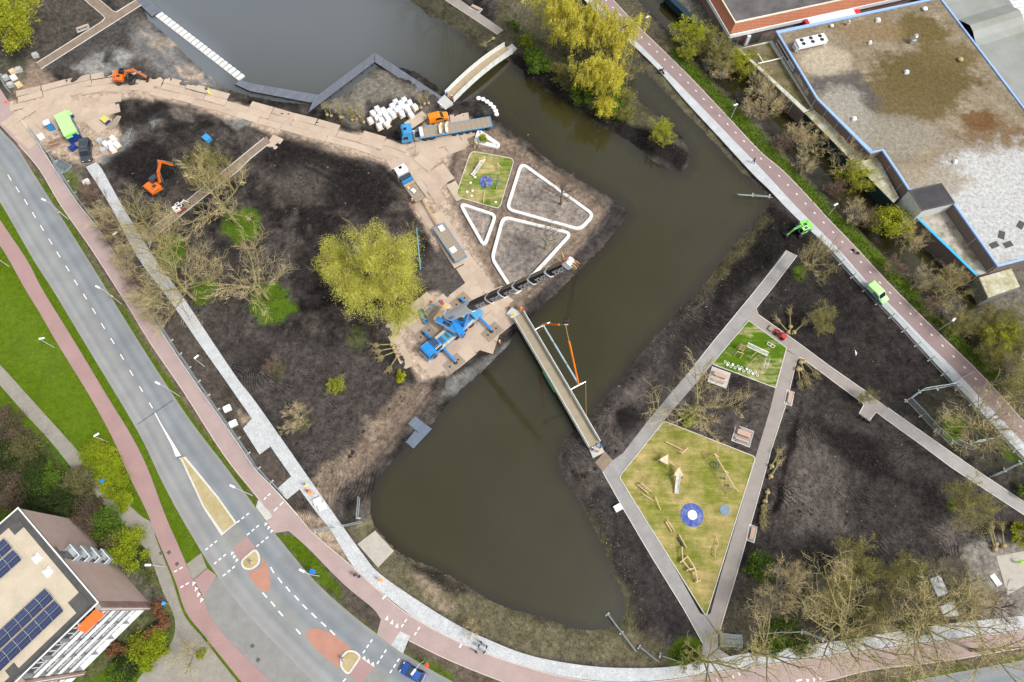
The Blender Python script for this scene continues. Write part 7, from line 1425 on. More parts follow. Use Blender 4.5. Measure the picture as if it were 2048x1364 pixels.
# ================================================================== street furniture, fences
M('lamp_grey',(.55,.57,.58),.45,.3);M('galv',(.36,.42,.44),.45,.5,var=.1);M('foot_block',(.42,.42,.40),.9)
def lamp(px,H,hd,label,arm=.0,group=None):
 p=PG(*px,-.02);q=P(px[0]+hd[0],px[1]+hd[1]);a=math.atan2(q.y-p.y,q.x-p.x);t=thing('street_lamp',label,'lamp',p,a,group)
 MB().tube([(0,0,0),(0,0,.9),(0,0,H)],[.085,.075,.05],8).build('pole',MATS['lamp_grey'],t)
 if arm:MB().tube([(0,0,H-.02),(arm,0,H+.12)],.045,6).build('arm',MATS['lamp_grey'],t)
 MB().box((arm+.42,0,H+(.14 if arm else .04)),(.95,.34,.12)).build('lamp_head',MATS['trim_white'],t,bevel=.03)
for px,l in(((137,439),'road lamp with a red-white sign beside the cycle path kerb'),((243,608),'road lamp with a red-white sign beside the grass strip'),((360,793),'road lamp beside the white chevron marking'),((505,991),'road lamp beside the long gravel island'),((639,1152),'road lamp with a blue street sign in the verge'),((848,1322),'road lamp beside the blue hatchback')):lamp(px,6.0,(-10,-5)if px[0]<800 else(-6,8),l,.9)
for px,hd,l in(((409,733),(4,-3),'short lamp with a leaning fence panel beside the white footpath'),((250,492),(4,-3),'short lamp among the bare roadside shrubs'),((108.6,695),(5,-1),'path lamp on the lawn beside the red path'),((216,884),(5,-3),'path lamp at the lime hedge'),((18,533),(5,-3),'path lamp at the lawn edge'),((327,1133),(-6,0),'path lamp on the footway beside the flats'),((1290.6,63.6),(-5,2),'path lamp beside the willow and ditch bank'),((1462,236),(-5,2),'path lamp beside the red path near the pedestrian'),((1655.8,431),(-4,2),'path lamp opposite the green excavator'),((1877,660),(4,-4),'path lamp beyond the lime van in the weeds')):lamp(px,4.3,hd,l)
def sign(px,H,col,label,shape='tri',size=.8,rz=.6):
 p=PG(*px,0);t=thing('road_sign',label,'sign',p,rz);MB().tube([(0,0,0),(0,0,H)],.035,6).build('post',MATS['lamp_grey'],t);n=3 if shape=='tri' else 18 if shape=='disc' else 4
 k=MB().lathe((0,0,H),[(size*.5,-.02),(size*.5,.02)],n,axis=Vector((.5,0,.85))).build('sign_face',M('sign_'+label[:9],col,.4),t)
 if shape=='tri':MB().lathe((.02,0,H+.03),[(size*.32,-.005),(size*.32,.005)],n,axis=Vector((.5,0,.85))).build('sign_centre',MATS['trim_white'],t)
sign((133,437),2.3,(.6,.03,.02),'red triangular warning sign on the first road lamp verge');sign((237,603),2.3,(.6,.03,.02),'white-centred red triangle sign beside the grass strip lamp');sign((218,966),2.2,(.02,.16,.5),'round blue cycle path sign in the lime hedge','disc',.7);sign((634,1146),3.0,(.02,.16,.6),'blue street-name sign on the verge lamp','sq',1.2);sign((340,1207),2.2,(.05,.3,.7),'pale blue parking sign by the footway','sq',.7);sign((855,1330),1.2,(.7,.06,.04),'small red sign beside the blue hatchback lamp','disc',.7)
for px,l in(((363,919),'yellow keep-right bollard at the tip of the long gravel island'),((505,1125),'yellow keep-right bollard on the small upper gravel island'),((688,1318),'yellow keep-right bollard on the lower gravel island')):
 t=thing('island_bollard',l,'bollard',P(*px,.1),0);MB().lathe((0,0,0),[(.16,0),(.16,.9),(.1,1.0),(.02,1.02)],10).build('bollard_body',M('bollard_yellow',(.8,.52,.02),.5),t);MB().lathe((-.02,.0,1.05),[(.28,-.02),(.28,.02)],14,axis=Vector((1,.4,.4))).build('arrow_disc',M('disc_blue',(.02,.15,.55),.4),t)
fp=thing('fence_panel','x','fence panel');f=MB()
for a,b in(((0,0,.15),(0,0,2.0)),((3.3,0,.15),(3.3,0,2.0)),((0,0,2.0),(3.3,0,2.0)),((0,0,.25),(3.3,0,.25))):f.tube([a,b],.035,5)
f.build('frame',MATS['galv'],fp);f=MB()
for i in range(1,22):f.tube([(3.3*i/22,0,.25),(3.3*i/22,0,2.0)],.011,3,caps=False)
for i in range(1,8):f.tube([(0,0,.25+i*.22),(3.3,0,.25+i*.22)],.008,3,caps=False)
f.build('wire_mesh',MATS['galv'],fp);MB().box((0,0,.07),(.24,.75,.14)).build('foot',MATS['foot_block'],fp)
FIRST=[True]
def fence(pts,label,group,zfix=None,tilt=0):
 w=W2(pts);q=along(w,3.36)
 for p,a in q:
  z=zat(p)if zfix is None else zfix
  if FIRST[0]:o=fp;FIRST[0]=False;o.location=(p.x,p.y,z);o['label']=label;o['group']=group
  else:o=clone(fp,(p.x,p.y,max(z,WZ)),label=label,group=group)
  o.rotation_euler=(tilt+random.uniform(-.02,.02),0,a+random.uniform(-.03,.03))
fA=[(x+7,y-2)for x,y in smooth2(cycC_r[4:13],4)]
fence(fA,'mesh fence panel on blocks between the red path and bare shrubs','fence panels along the main cycle path');fence([(630,1062),(652,1058)],'mesh fence panel across the sandy end of the verge',None or 'fence panels at the footpath end');fence([(686,1054),(716,1047),(719,1003)],'mesh fence panel on the mud by the pond end of the footpath','fence panels by the pond mud')
fence([(x-4,y+4)for x,y in footE_l[10:18]],'mesh fence panel along the grey footway edge of the black field','fence panels along the footway');fence([(1812,802),(1838,783),(1885,775),(1914,760)],'mesh fence panel closing the tree square towards the black field','fence panels of the tree square');fence([(1812,802),(1845,838),(1880,872),(1918,890),(1964,882)],'mesh fence panel of the tree square along the light path','fence panels of the tree square by the light path')
fence([(1216,1229),(1243,1266),(1281,1296),(1335,1316)],'mesh fence panel stepping down into the pond corner','fence panels at the pond corner');fence([(1540,390),(1480,386)],'mesh fence panel sagging over the water at the channel end','fence panels over the water',-.35,-.7);fence([(64,262),(84,290),(110,322),(124,348)],'mesh fence panel beside the compound storage','fence panels at the compound');fence([(0,150),(22,186)],'mesh fence panel beside the stacked pallets','fence panels by the pallets')
fence([(1520,1268),(1600,1262),(1660,1285)],'mesh fence panel among the roadside undergrowth','fence panels in the undergrowth');fence([(2040,925),(1998,945)],'mesh fence panel at the field corner by the footway','fence panels at the field corner')
for k in range(5):o=clone(fp,PG(122,318,.1+.08*k),label='mesh fence panel lying in the stack with the coiled rope',group='stacked fence panels');o.rotation_euler=(R(90),0,-.55+.02*k)
for k in range(4):o=clone(fp,PG(1440,1262+k,.1+.08*k),label='mesh fence panel lying in the pile beside the path fork',group='piled fence panels');o.rotation_euler=(R(90),0,-.1+.03*k)
# ================================================================== saplings with root balls
sap=thing('rootball_sapling','x','sapling');MB().lathe((0,0,0),[(.12,-.02),(.36,.06),(.46,.28),(.38,.52),(.16,.64),(.03,.66)],12).build('root_ball',MATS['burlap'],sap,True)
T,C,_=grow(seed=5,H=4.6,spread=.24,nl=7,n1=5,n2=4,n3=2,tfrac=.45,up=.9,tw=.016);T.build('stem',MATS['bark_moss'],sap);C.build('twigs',MATS['twig_tan'],sap)
SAPL=[True]
def sapling(px,label,group,lie=None,s=1.0):
 if SAPL[0]:o=sap;SAPL[0]=False;o['label']=label;o['group']=group
 else:o=clone(sap,label=label,group=group)
 p=PG(*px,.05);o.location=p;o.scale=(s,s,s)
 if lie:q=P(*lie);a=math.atan2(q.y-p.y,q.x-p.x);o.location.z+=.35;o.rotation_euler=(0,R(82),a)
 else:o.rotation_euler=(random.uniform(-.08,.08),random.uniform(-.08,.08),random.uniform(0,6))
for px in((682,236),(686,236),(705,241),(713,240),(707,234),(721,235),(728,246),(655,231),(663,233)):sapling(px,'upright root-balled sapling waiting beside the white bags and plates','saplings beside the white bags',s=random.uniform(.8,1.05))
for px in((842,217),(849,209),(857,208)):sapling(px,'root-balled sapling between the white bags and the boardwalk end','saplings by the boardwalk end',s=.8)
for px,q in(((787,690),(755,692)),((791,697),(752,705)),((794,703),(750,722)),((797,711),(775,745))):sapling(px,'root-balled sapling lying on the soil below the maple','saplings lying below the maple',q)
for px,q in(((1599,723),(1610,765)),((1597,737),(1622,790)),((1594,737),(1598,785)),((1604,722),(1640,765))):sapling(px,'root-balled sapling lying in the corner of the two asphalt paths','saplings at the path corner',q)
for px,q in(((1540,936),(1562,895)),((1538,956),(1570,905)),((1534,982),(1520,1040)),((1529,1000),(1516,1070)),((1526,1010),(1522,1085))):sapling(px,'root-balled sapling lying along the brown park path','saplings along the brown path',q)
for px,q in(((1579,658),(1577,615)),((1577,668),(1555,645)),((1584,668),(1605,650))):sapling(px,'root-balled sapling lying behind the red mini loader','saplings behind the mini loader',q)
for px,q in(((1989,1092),(1975,1040)),((1987,1102),(1970,1050)),((2004,1095),(1995,1030))):sapling(px,'root-balled sapling lying beside the gravel yard','saplings by the gravel yard',q)
sapling((988,79),'root-balled sapling lying on the bank by the upper path','saplings on the upper bank',(965,95),.9)
for px in((949,295),(958,295)):sapling(px,'root ball with a short sapling beside the wedge-shaped white seat','saplings by the white wedge seat',s=.55)
leafy('young_tree','fresh bright green sapling crown leaning over the white wedge seat','tree',(962,288),[((.4,.4,1.3),(.8,.9,.8))],700,.13,'leaf_lime',seed=131,stems=4);leafy('potted_conifer','lime-green wrapped conifer lying beside the crane plates','tree',(803,748),[((0,-.6,.6),(.8,1.3,.6))],1200,.12,'leaf_yellowgreen',seed=132,stems=3)
# ================================================================== bags, pallets, cabin
bagm=M('bag_white',(.74,.74,.75),.75,var=.1,scale=3,bump=.03)
def bagmesh(seed):
 r=random.Random(seed);m=MB();n=16
 def ring(s,z):return[((abs(math.cos(a))**.45*math.copysign(1,math.cos(a)))*s*r.uniform(.93,1.05),(abs(math.sin(a))**.45*math.copysign(1,math.sin(a)))*s*r.uniform(.93,1.05),z+r.uniform(-.03,.03))for a in[2*math.pi*(i+.5)/n for i in range(n)]]
 R_=[ring(.46,0),ring(.5,.25),ring(.5,.65),ring(.45,.9),ring(.25,.98)]
 for q in R_:m.v+=q
 for i in range(4):
  for k in range(n):a,b=i*n+k,i*n+(k+1)%n;m.f.append((a,b,b+n,a+n));m.m.append(0)
 m.f.append(tuple(range(4*n,5*n)));m.m.append(0);return m.mesh('sack',bagm,True)
bms=[bagmesh(i)for i in range(4)];pal=MB()
for y in(-.5,-.25,0,.25,.5):pal.box((0,y,.12),(1.15,.18,.03))
for y in(-.5,0,.5):pal.box((0,y,.05),(1.15,.1,.1))
palm=pal.mesh('pallet',MATS['wood_pale']);strap=MB()
for x,y in((.42,.42),(-.42,.42),(.42,-.42),(-.42,-.42)):strap.tube([(x,y,.85),(x*.8,y*.8,1.08),(x*.5,y*.9,.95)],.03,4)
strapm=strap.mesh('lifting_loops',bagm)
def bag(px,label,group,z=None,s=1.0,pallet=True):
 p=PG(*px,0);t=thing('bulk_bag',label,'bag',p,random.uniform(.5,.8),group);t.scale=(s,s,s*random.uniform(.8,1.1))
 if pallet:put('pallet',palm,t)
 o=put('sack',random.choice(bms),t);o.location=(0,0,.14);o=put('lifting_loops',strapm,t);o.location=(0,0,.14)
for x,y in((1445,420),(1540,475),(1625,530),(1300,455),(1385,490),(1245,535),(1440,545),(1320,590),(1510,590),(1560,670),(1400,650),(1190,605),(1250,665),(1090,600),(1040,655),(985,575),(910,640),(985,730),(1060,770),(1130,680),(1175,740),(1150,830),(1020,865),(865,760),(1480,540),(1355,560)):bag((640+x/8.53,150+(y+45)/8.53),'white bulk bag on a pallet in the heap beside the boardwalk','white bulk bags beside the boardwalk',s=1.15)
for px in((215,292),(228,280),(224,292),(236,292),(228,302)):bag(px,'white wrapped sack among the pallets beside the dark van','white sacks beside the dark van',s=1.1)
def crate(px,s,mat,label,rz=.6,name='stone_pallet',cat='pallet'):
 p=PG(*px,0);t=thing(name,label,cat,p,rz);put('pallet',palm,t).scale=(s[0]/1.15,s[1]/1.15,1);n=3
 for k in range(n):MB().box((0,0,.14+s[2]*(k+.5)/n),(s[0]-.03*k,s[1]-.03*k,s[2]/n-.02)).build('layer',mat,t)
stone=M('paving_stone',(.4,.41,.4),.9,var=.2,scale=4)
for px,l in(((14,158),'pallet of grey paving stones nearest the fence'),((28,146),'tan-topped pallet of stones by the tree'),((40,142),'grey stone pallet beside the sandy track'),((30,158),'white-wrapped pallet beside the stone pallets'),((24,172),'low grey pallet next to the wood crate'),((40,172),'small timber crate on the sandy track'),((73,113),'single stone pallet below the leafy tree'),((210,303),'grey block pallet beside the white sacks'),((202,284),'light grey paver cube beside the white sacks'),((85,276),'silver-wrapped pallet inside the compound fence')):crate(px,(1.2,1.0,.7),bagm if 'white-wr' in l or 'silver' in l else MATS['wood_pale']if 'timber' in l or 'tan' in l else stone,l,random.uniform(.3,.9))
for px,l in(((174,366),'grey wrapped pallet beside the white footpath start'),((468,848),'square white crate beside the red path fence'),((456,818),'white ladder-like concrete frame beside the red path'),((636,1003),'white box of pavers on the footpath by the workers'),((645,1013),'second white box of pavers on the footpath'),((1235,1016),'pile of white planks beside the asphalt path'),((1990,1160),'white board lying on the gravel yard')):crate(px,(1.3,1.1,.5)if 'board' not in l else(1.0,1.9,.12),bagm,l,.5)
c,rz,Lc=face2((121,227),(140,266),2.7);cb_=thing('site_cabin','lime green roofed site cabin with blue lower walls','cabin',(c.x,c.y,.1),rz)
MB().box((0,0,.9),(Lc+.3,2.5,1.5)).build('lower_wall',navy,cb_);MB().box((0,0,1.72),(Lc+.32,2.52,.1)).build('white_band',MATS['trim_white'],cb_);MB().box((0,0,2.15),(Lc+.3,2.5,.78)).build('upper_wall',lime,cb_);MB().box((0,0,2.6),(Lc+.4,2.6,.12)).build('roof',limep,cb_,bevel=.03)
MB().box((Lc/2+.17,.5,1.2),(.05,.9,1.9)).build('door',navy,cb_);MB().box((-.5,1.27,1.9),(1.2,.05,.6)).build('window',MATS['glass'],cb_)
for px,s,m_,l,nm_ in(((143,234),(1.3,1.0,1.2),limep,'small lime lidded locker against the site cabin','site_locker'),((213,243),(1.6,1.2,.9),M('locker_yellow',(.55,.5,.12),.6),'yellow-topped tool chest on the mud beside grey boards','tool_chest'),((416,280),(1.5,1.2,1.0),skyb,'blue pump box standing in the wet mud','pump_box'),((149,298),(.9,1.5,.9),navy,'dark blue bin beside the dark van','waste_bin')):
 p=PG(*px,.05);t=thing(nm_,l,'box',p,rz+.3);MB().box((0,0,s[2]*.4),(s[0],s[1],s[2]*.8)).build('box_body',navy if 'lime' in l or 'yellow' in l else m_,t,bevel=.03);MB().box((0,0,s[2]*.86),(s[0]+.06,s[1]+.06,s[2]*.12)).build('lid',m_,t,bevel=.02)
p=PG(106,258,.05);tl=thing('portable_toilet','blue portable toilet with a white roof beside the site cabin','toilet',p,rz);MB().box((0,0,1.05),(1.15,1.15,2.1)).build('walls',blue,tl,bevel=.03);MB().sideprof([(-.62,2.1),(.62,2.1),(.5,2.28),(0,2.34),(-.5,2.28)],lambda x,z:.62).build('roof',MATS['trim_white'],tl);MB().box((0,-.59,1.0),(.8,.04,1.85)).build('door',blue,tl);MB().box((.25,-.62,1.9),(.25,.03,.16)).build('vent',MATS['trim_white'],tl)
for i in range(4):o=MB().box((0,0,.06),(3.2-.2*i,.9,.1)).build('spare_board',MATS['plank']);o.location=PG(227+3*i,247-i,.02+.1*i);o.rotation_euler.z=1.2+.08*i;tag(o,'grey weathered board in the loose stack beside the tool chest','board','grey boards beside the tool chest')
for i in range(7):o=MB().tube([(-1.2-.1*i,0,0),(1.3,0,.02)],.08,6).build('timber_pole',MATS['rim']if i%3==0 else M('rust_wood',(.32,.14,.06),.9));o.location=PG(104+i*2.5,298-i*3.5,.12+.05*(i%3));o.rotation_euler.z=.35+.15*(i%2);tag(o,'pole in the scrap pile between the compound fence and cabin','pole','scrap poles at the compound')
o=MB().lathe((0,0,0),[(.28,0),(.5,.02),(.56,.16),(.5,.3),(.3,.32),(.26,.16)],16).build('rope_coil',MATS['burlap']);o.location=PG(131,311,.62);tag(o,'tan coiled rope lying on the stacked fence panels','rope')
o=MB().tube([P(833,456,.3)-P(837,500),P(841,540,.25)-P(837,500)],.13,8).build('blue_pipe',M('pipe_blue',(.1,.3,.42),.5));o.location=P(837,500);tag(o,'pale blue pipe lying on soil at the edge of the maple','pipe')
o=MB().lathe((0,0,0),[(.2,0),(.17,.35),(.04,.7)],10).build('traffic_cone',MATS['orange_cloth']);o.location=P(13,205,.08);tag(o,'orange and white traffic cone at the plate road entrance','cone')
fl=[(957,197),(966,199),(974,204),(981,209),(987,215),(991,222),(993,229)]
for px in fl:o=MB().lathe((0,0,0),[(.25,0),(.5,.03),(.55,.16),(.45,.3),(.2,.32)],12).build('sand_sack',bagm,None,True);o.location=PG(*px,-.02);tag(o,'white sand sack in the row holding the bank by the trailer','sack','white sand sacks on the bank')
# ================================================================== benches
def bench(px,rz,label,n=4,L=2.0,name='park_bench',pad=None,table=False,planks='bench_pink'):
 p=PG(*px,.03);t=thing(name,label,'picnic table' if table else 'bench',p,rz);M('bench_pink',(.50,.33,.25),.8,var=.12,scale=4)
 if pad:MB().box((0,0,.0),(pad[0],pad[1],.08)).build('paving',MATS['concrete' if 'pale' in label else 'asphalt_park'],t);w=[(-pad[0]/2,-pad[1]/2),(pad[0]/2,-pad[1]/2),(pad[0]/2,pad[1]/2),(-pad[0]/2,pad[1]/2)];MB().sweep(w,.1,.07,.02,closed=True).build('kerb',MATS['kerbwhite'],t)
 if table:
  for i in range(4):MB().box((0,-.33+.22*i+.3,.76),(L,.2,.05)).build('table_plank',MATS[planks],t)
  for i in range(2):MB().box((0,-.95+.0+.2*i,.46),(L,.18,.05)).build('seat_plank',MATS[planks],t)
  for sx in(-L/2+.3,L/2-.3):MB().box((sx,.3,.38),(.1,.7,.72)).build('leg',MATS['black'],t);MB().box((sx,-.85,.22),(.1,.35,.42)).build('leg',MATS['black'],t)
 else:
  for i in range(n):MB().box((0,-.24+.16*i,.46),(L,.14,.06)).build('seat_plank',MATS[planks],t)
  for sx in(-L/2+.3,L/2-.3):MB().box((sx,0,.22),(.12,.5,.42)).build('leg',MATS['black'],t)
bench((1485,872),-.36,'pink-planked picnic table on a white-edged pad by the big playground',pad=(3.2,3.0),L=2.4,table=True);bench((1438,755),-.36,'picnic table on a pale paved pad below the climbing playground',pad=(3.4,3.0),L=2.4,table=True)
for px,r_,l in(((1578,796),1.25,'bench on a small pad beside the brown path below the path corner'),((1503,1067),1.25,'pink bench beside the brown path near the lying saplings'),((166,57),.52,'brown bench on a paved corner beside the top brown path'),((952,18),-.55,'brick-red bench beside the path above the upper pond')):bench(px,r_,l,pad=(2.7,1.3))
t=thing('stair_frame','row of three black posts edging the paved recess by the light path','posts',PG(1728,836));[MB().box((-.7+.7*k,-.4*k,.35),(.12,.5,.7),-.6).build('post',MATS['black'],t)for k in range(3)]
# ================================================================== playground equipment
wp=MATS['wood_pale'];M('play_blue',(.05,.10,.36),.8,var=.5,scale=1.5,dirt=(.45,.38,.25),dirtamt=.7);M('tramp_grey',(.16,.19,.22),.7);M('tramp_rim',(.17,.24,.30),.7);M('play_white',(.8,.8,.79),.4)
def beams(name,label,cat,segs,r=.09,mat=None,part='beam',posts=True):
 o0=P(*segs[0][0]);t=thing(name,label,cat,(o0.x,o0.y,.04));seen=set()
 for a,za,b,zb in segs:
  A,B=P(*a,za+.04)-t.location,P(*b,zb+.04)-t.location;MB().tube([A,B],r,7).build(part,mat or wp,t)
  if posts:
   for q,z in((A,za),(B,zb)):
    k=(round(q.x,1),round(q.y,1))
    if z>.25 and k not in seen:seen.add(k);MB().tube([(q.x,q.y,0),(q.x,q.y,q.z+.12)],r*.95,7).build('post',wp,t)
 return t
beams('balance_beam','balance beam with an end frame beside the triangular platforms','balance beam',[((1333,884),.5,(1370,902),.5),((1364,906),.9,(1375,896),.9)])
def tower(px,rz,label,slide=False,z=1.3,s=1.0):
 p=P(*px,z);t=thing('climbing_platform',label,'play tower',(p.x,p.y,.04),rz);tri=[(s*.95,0),(-s*.6,s*.85),(-s*.6,-s*.85)]
 MB().prism(tri,z-.1,z).build('platform',M('platform_pale',(.72,.58,.42),.7),t)
 for x,y in tri:MB().tube([(x*1.15,y*1.15,0),(x*.92,y*.92,z+.9)],.08,7).build('post',wp,t)
 for i in range(3):a,b=Vector((*tri[i],z+.7))*1,Vector((*tri[(i+1)%3],z+.7));(MB().tube([a*.95,b*.95],.05,6).build('rail',wp,t)if i!=1 else 0)
 if slide:
  k=MB();pr=[(-.55,z),(-1.2,z*.8),(-2.2,z*.35),(-3.0,.3),(-3.4,.28)]
  for i in range(4):k.add([(pr[i][0],-.3,pr[i][1]),(pr[i+1][0],-.3,pr[i+1][1]),(pr[i+1][0],.3,pr[i+1][1]),(pr[i][0],.3,pr[i][1])],[(0,1,2,3),(3,2,1,0)])
  for sg in(.31,-.31):
   for i in range(4):k.bar((pr[i][0],sg,pr[i][1]+.06),(pr[i+1][0],sg,pr[i+1][1]+.06),.04,.18)
  k.build('slide',MATS['play_white'],t)
 return t
tower((1330,919),R(60),'triangular climbing platform without a slide');tower((1357,945),R(84),'triangular climbing platform with a white slide',True);beams('rope_bridge','beam linking the two triangular platforms','play beam',[((1338,922),1.2,(1356,937),1.2)],posts=False)
sw=beams('swing_set','long wooden swing frame with basket and two seats','swing',[((1429,907),2.4,(1471,978),2.4),((1409,919),.02,(1429,907),2.4),((1437,914),.02,(1429,907),2.4),((1431,952),.02,(1449,941),2.4),((1457,946),.02,(1449,941),2.4),((1452,989),.02,(1471,977),2.4),((1477,982),.02,(1471,977),2.4)],posts=False)
for px,r_,nm_ in(((1432,930),.58,'basket_seat'),((1448,957),.2,'swing_seat'),((1456,971),.2,'swing_seat')):
 q=P(*px,.5)-sw.location;MB().lathe(q,[(r_*.75,0),(r_,0),(r_+.04,.06),(r_,.1),(r_*.75,.08)],14,caps=r_<.3).build(nm_,M('seat_dark',(.05,.08,.11),.7),sw)
 for sg in(1,-1):top=P(*px,.5).lerp(P(px[0],px[1],.5),0);e=(P(1450,942,2.4)-sw.location);d_=(P(1471,978,2.4)-P(1429,907,2.4)).normalized();tt_=(q+sw.location-P(1429,907,2.4)).dot(d_);tp_=P(1429,907,2.4)-sw.location+d_*(tt_+sg*.3);MB().tube([q+d_*sg*r_*.8,tp_],.018,4).build('chain',MATS['steel'],sw)
lad=[((1276,970),.6,(1296,987),.6),((1283,966),.9,(1303,983),.9),((1286,988),.5,(1307,1002),.3),((1311,995),.5,(1321,1019),.5)]+[((1277+3.3*i,971+2.8*i),.62,(1284+3.3*i,967+2.8*i),.92)for i in range(6)]
beams('climbing_ladder','wooden climbing ladder with two low beams beside the asphalt path','climbing frame',lad,.07)
t=thing('roundabout','blue ringed roundabout with a white disc in the big playground','roundabout',P(1384,1030,.05));MB().lathe((0,0,0),[(1.95,0),(1.9,.03),(.9,.05),(.02,.05)],40).build('blue_surface',MATS['play_blue'],t);MB().lathe((0,0,.05),[(.75,0),(.82,.12),(.78,.2),(.2,.22),(.02,.22)],28).build('spinning_disc',MATS['play_white'],t);MB().tube([(.1,.05,.2),(.1,.05,.45)],.05,6).build('hub',MATS['black'],t)
t=thing('trampoline','round sunken trampoline with a blue-grey rim','trampoline',P(1450,1020,.05));MB().lathe((0,0,0),[(.9,0),(.88,.05),(.55,.06),(.54,.02)],28).build('rim',MATS['tramp_rim'],t);MB().lathe((0,0,.01),[(.54,0),(.02,.0)],24).build('mat',MATS['tramp_grey'],t)
beams('balance_beam','pair of parallel low beams beside the path','balance beam',[((1335,1040),.4,(1349,1062),.4),((1332,1043),.4,(1343,1062),.4)]);beams('balance_beam','single low beam beside the four dark stumps','balance beam',[((1359,1070),.4,(1373,1095),.4)])
for px in((1356.7,1077.4),(1358.9,1082.3),(1362.4,1086.2),(1364.1,1091)):o=MB().lathe((0,0,0),[(.17,0),(.17,.35),(.12,.4),(.02,.4)],10).build('stump',M('stump_blue',(.05,.06,.09),.8));o.location=P(*px,.04);tag(o,'small dark stump in the row of four beside the low beam','stump','dark stumps in the big playground')
pk={'a':(1364,1095),'b':(1365.5,1121),'c':(1375,1112.6),'d':(1380.5,1140),'e':(1389,1134.6),'f':(1395.4,1163)}
beams('climbing_trail','joined wooden climbing trail with cross pieces at the narrow end','climbing frame',[(pk[x],.8,pk[y],.8)for x,y in('ab','bc','bd','ce','de','ef')]+[((1361,1124),.7,(1368,1119),.7),((1374,1141),.7,(1381,1137),.7),((1386,1146),.7,(1393,1143),.7),((1392,1164),.7,(1401,1160),.7)],.1)
beams('rope_trail','thin zigzag rope trail near the pointed end of the turf','rope trail',[((1433,1074),.6,(1437,1087),.6),((1437,1087),.6,(1430,1100),.6),((1430,1100),.6,(1430.5,1113.5),.6)],.05)
mk=beams('monkey_bars','long white-runged monkey bars on the small green playground','monkey bars',[((1496,685),2.2,(1538,705),2.2),((1494,693),2.2,(1535,712),2.2)],.06,MATS['play_white'])
for i in range(20):f_=(i+.5)/20;a,b=P(1496+42*f_,685+20*f_,2.24)-mk.location,P(1494+41*f_,693+19*f_,2.24)-mk.location;MB().tube([a,b],.035,5).build('rung',MATS['play_white'],mk)
beams('parallel_bars','pair of pale bars on wooden posts on the small green playground','parallel bars',[((1532,717),1.2,(1527.5,736),1.2),((1540,717),1.2,(1533,738),1.2)],.05,M('bar_blue',(.45,.58,.66),.4));beams('pull_up_bar','wooden pull-up bar with two blue pads','pull-up bar',[((1475,703),1.6,(1487,707),1.6),((1468,711),.04,(1475,703),1.6),((1479,717),.04,(1487,707),1.6)],.07);beams('climbing_wall','leaning slatted climbing wall beside the monkey bars','climbing wall',[((1477+i*1.6,698-i*2.2),.5+.3*i,(1486+i*1.6,702-i*2.2),.5+.3*i)for i in range(5)]+[((1471,698),.04,(1482,687),2.0),((1484,705),.04,(1494,690),2.0)],.06);beams('agility_frame','white ladder frame on the sandy strip of the small playground','agility frame',[((1534,688),.4,(1547,696),.4),((1537,684),.4,(1550,692),.4),((1534,688),.4,(1537,684),.4),((1547,696),.4,(1550,692),.4),((1540,692),.4,(1544,688),.4)],.05,MATS['play_white']);beams('swing_post','single wooden post with a rope by the monkey bars','post',[((1504,712),1.3,(1514,703),2.2),((1500,727),.04,(1511,716),1.4)],.06)
for i in range(16):
 f_=i/15;px=(1449+65*f_+random.uniform(-1.5,1.5),726+22*f_+(2.6 if i%2 else-2.2));r_=.24;solid=i%3==1
 o=MB().lathe((0,0,0),[(r_,0),(r_,.2),(r_-.02,.24),(.02,.24)]if solid else[(r_-.06,.0),(r_,.0),(r_,.12),(r_-.07,.12),(r_-.07,.02)],14,caps=solid).build('stepping_pod',MATS['play_white']);o.location=P(*px,.045);tag(o,'solid white stepping pod in the row along the turf edge' if solid else 'hollow white ring in the row along the turf edge','stepping pod','solid stepping pods' if solid else 'ring stepping pods')
tower((966,322),R(50),'tall wooden play tower with a narrow white slide on the upper playground',True,1.6,.75);beams('play_climber','leaning wooden play frame with a side fork on the upper playground','play frame',[((995,326),1.3,(998,341),.04),((995,326),1.3,(1004,337),.04)],.06)
t=thing('play_mat','mottled blue safety surface with small wooden animals','play surface',P(972,363,.05));MB().lathe((0,0,0),[(1.4,0),(1.36,.03),(.02,.05)],26).build('surface',MATS['play_blue'],t)
for x,y in((.3,.9),(-.3,.2),(.1,-.6),(.2,-1.2)):MB().lathe((x,y,.03),[(.18,0),(.2,.3),(.1,.5),(.02,.52)],8).build('wooden_figure',MATS['burlap'],t)
for px,l in(((950,355),'white daisy-shaped stool near the play tower'),((991,405),'white daisy-shaped stool in the turf corner'),((941,366),'white rock beside the play tower'),((934,384),'pale boulder on the worn turf'),((945,382),'small pale boulder beside another on the worn turf'),((943,392),'rounded pale boulder near the turf kerb')):o=MB().lathe((0,0,0),[(.3,0),(.36,.15),(.3,.32),(.02,.36)],10).build('play_stool',MATS['play_white'],None,True);o.location=P(*px,.03);o.scale=(.8,.7,.8);tag(o,l,'stool' if 'stool' in l else 'boulder')
beams('seesaw','small blue seesaw on the upper playground','seesaw',[((1000,353),.6,(993,376),.4)],.06,M('saw_blue',(.1,.22,.42),.6));beams('balance_post','low wooden post with a black knob on the upper playground','post',[((969,384),.4,(967,406),.4)],.05)
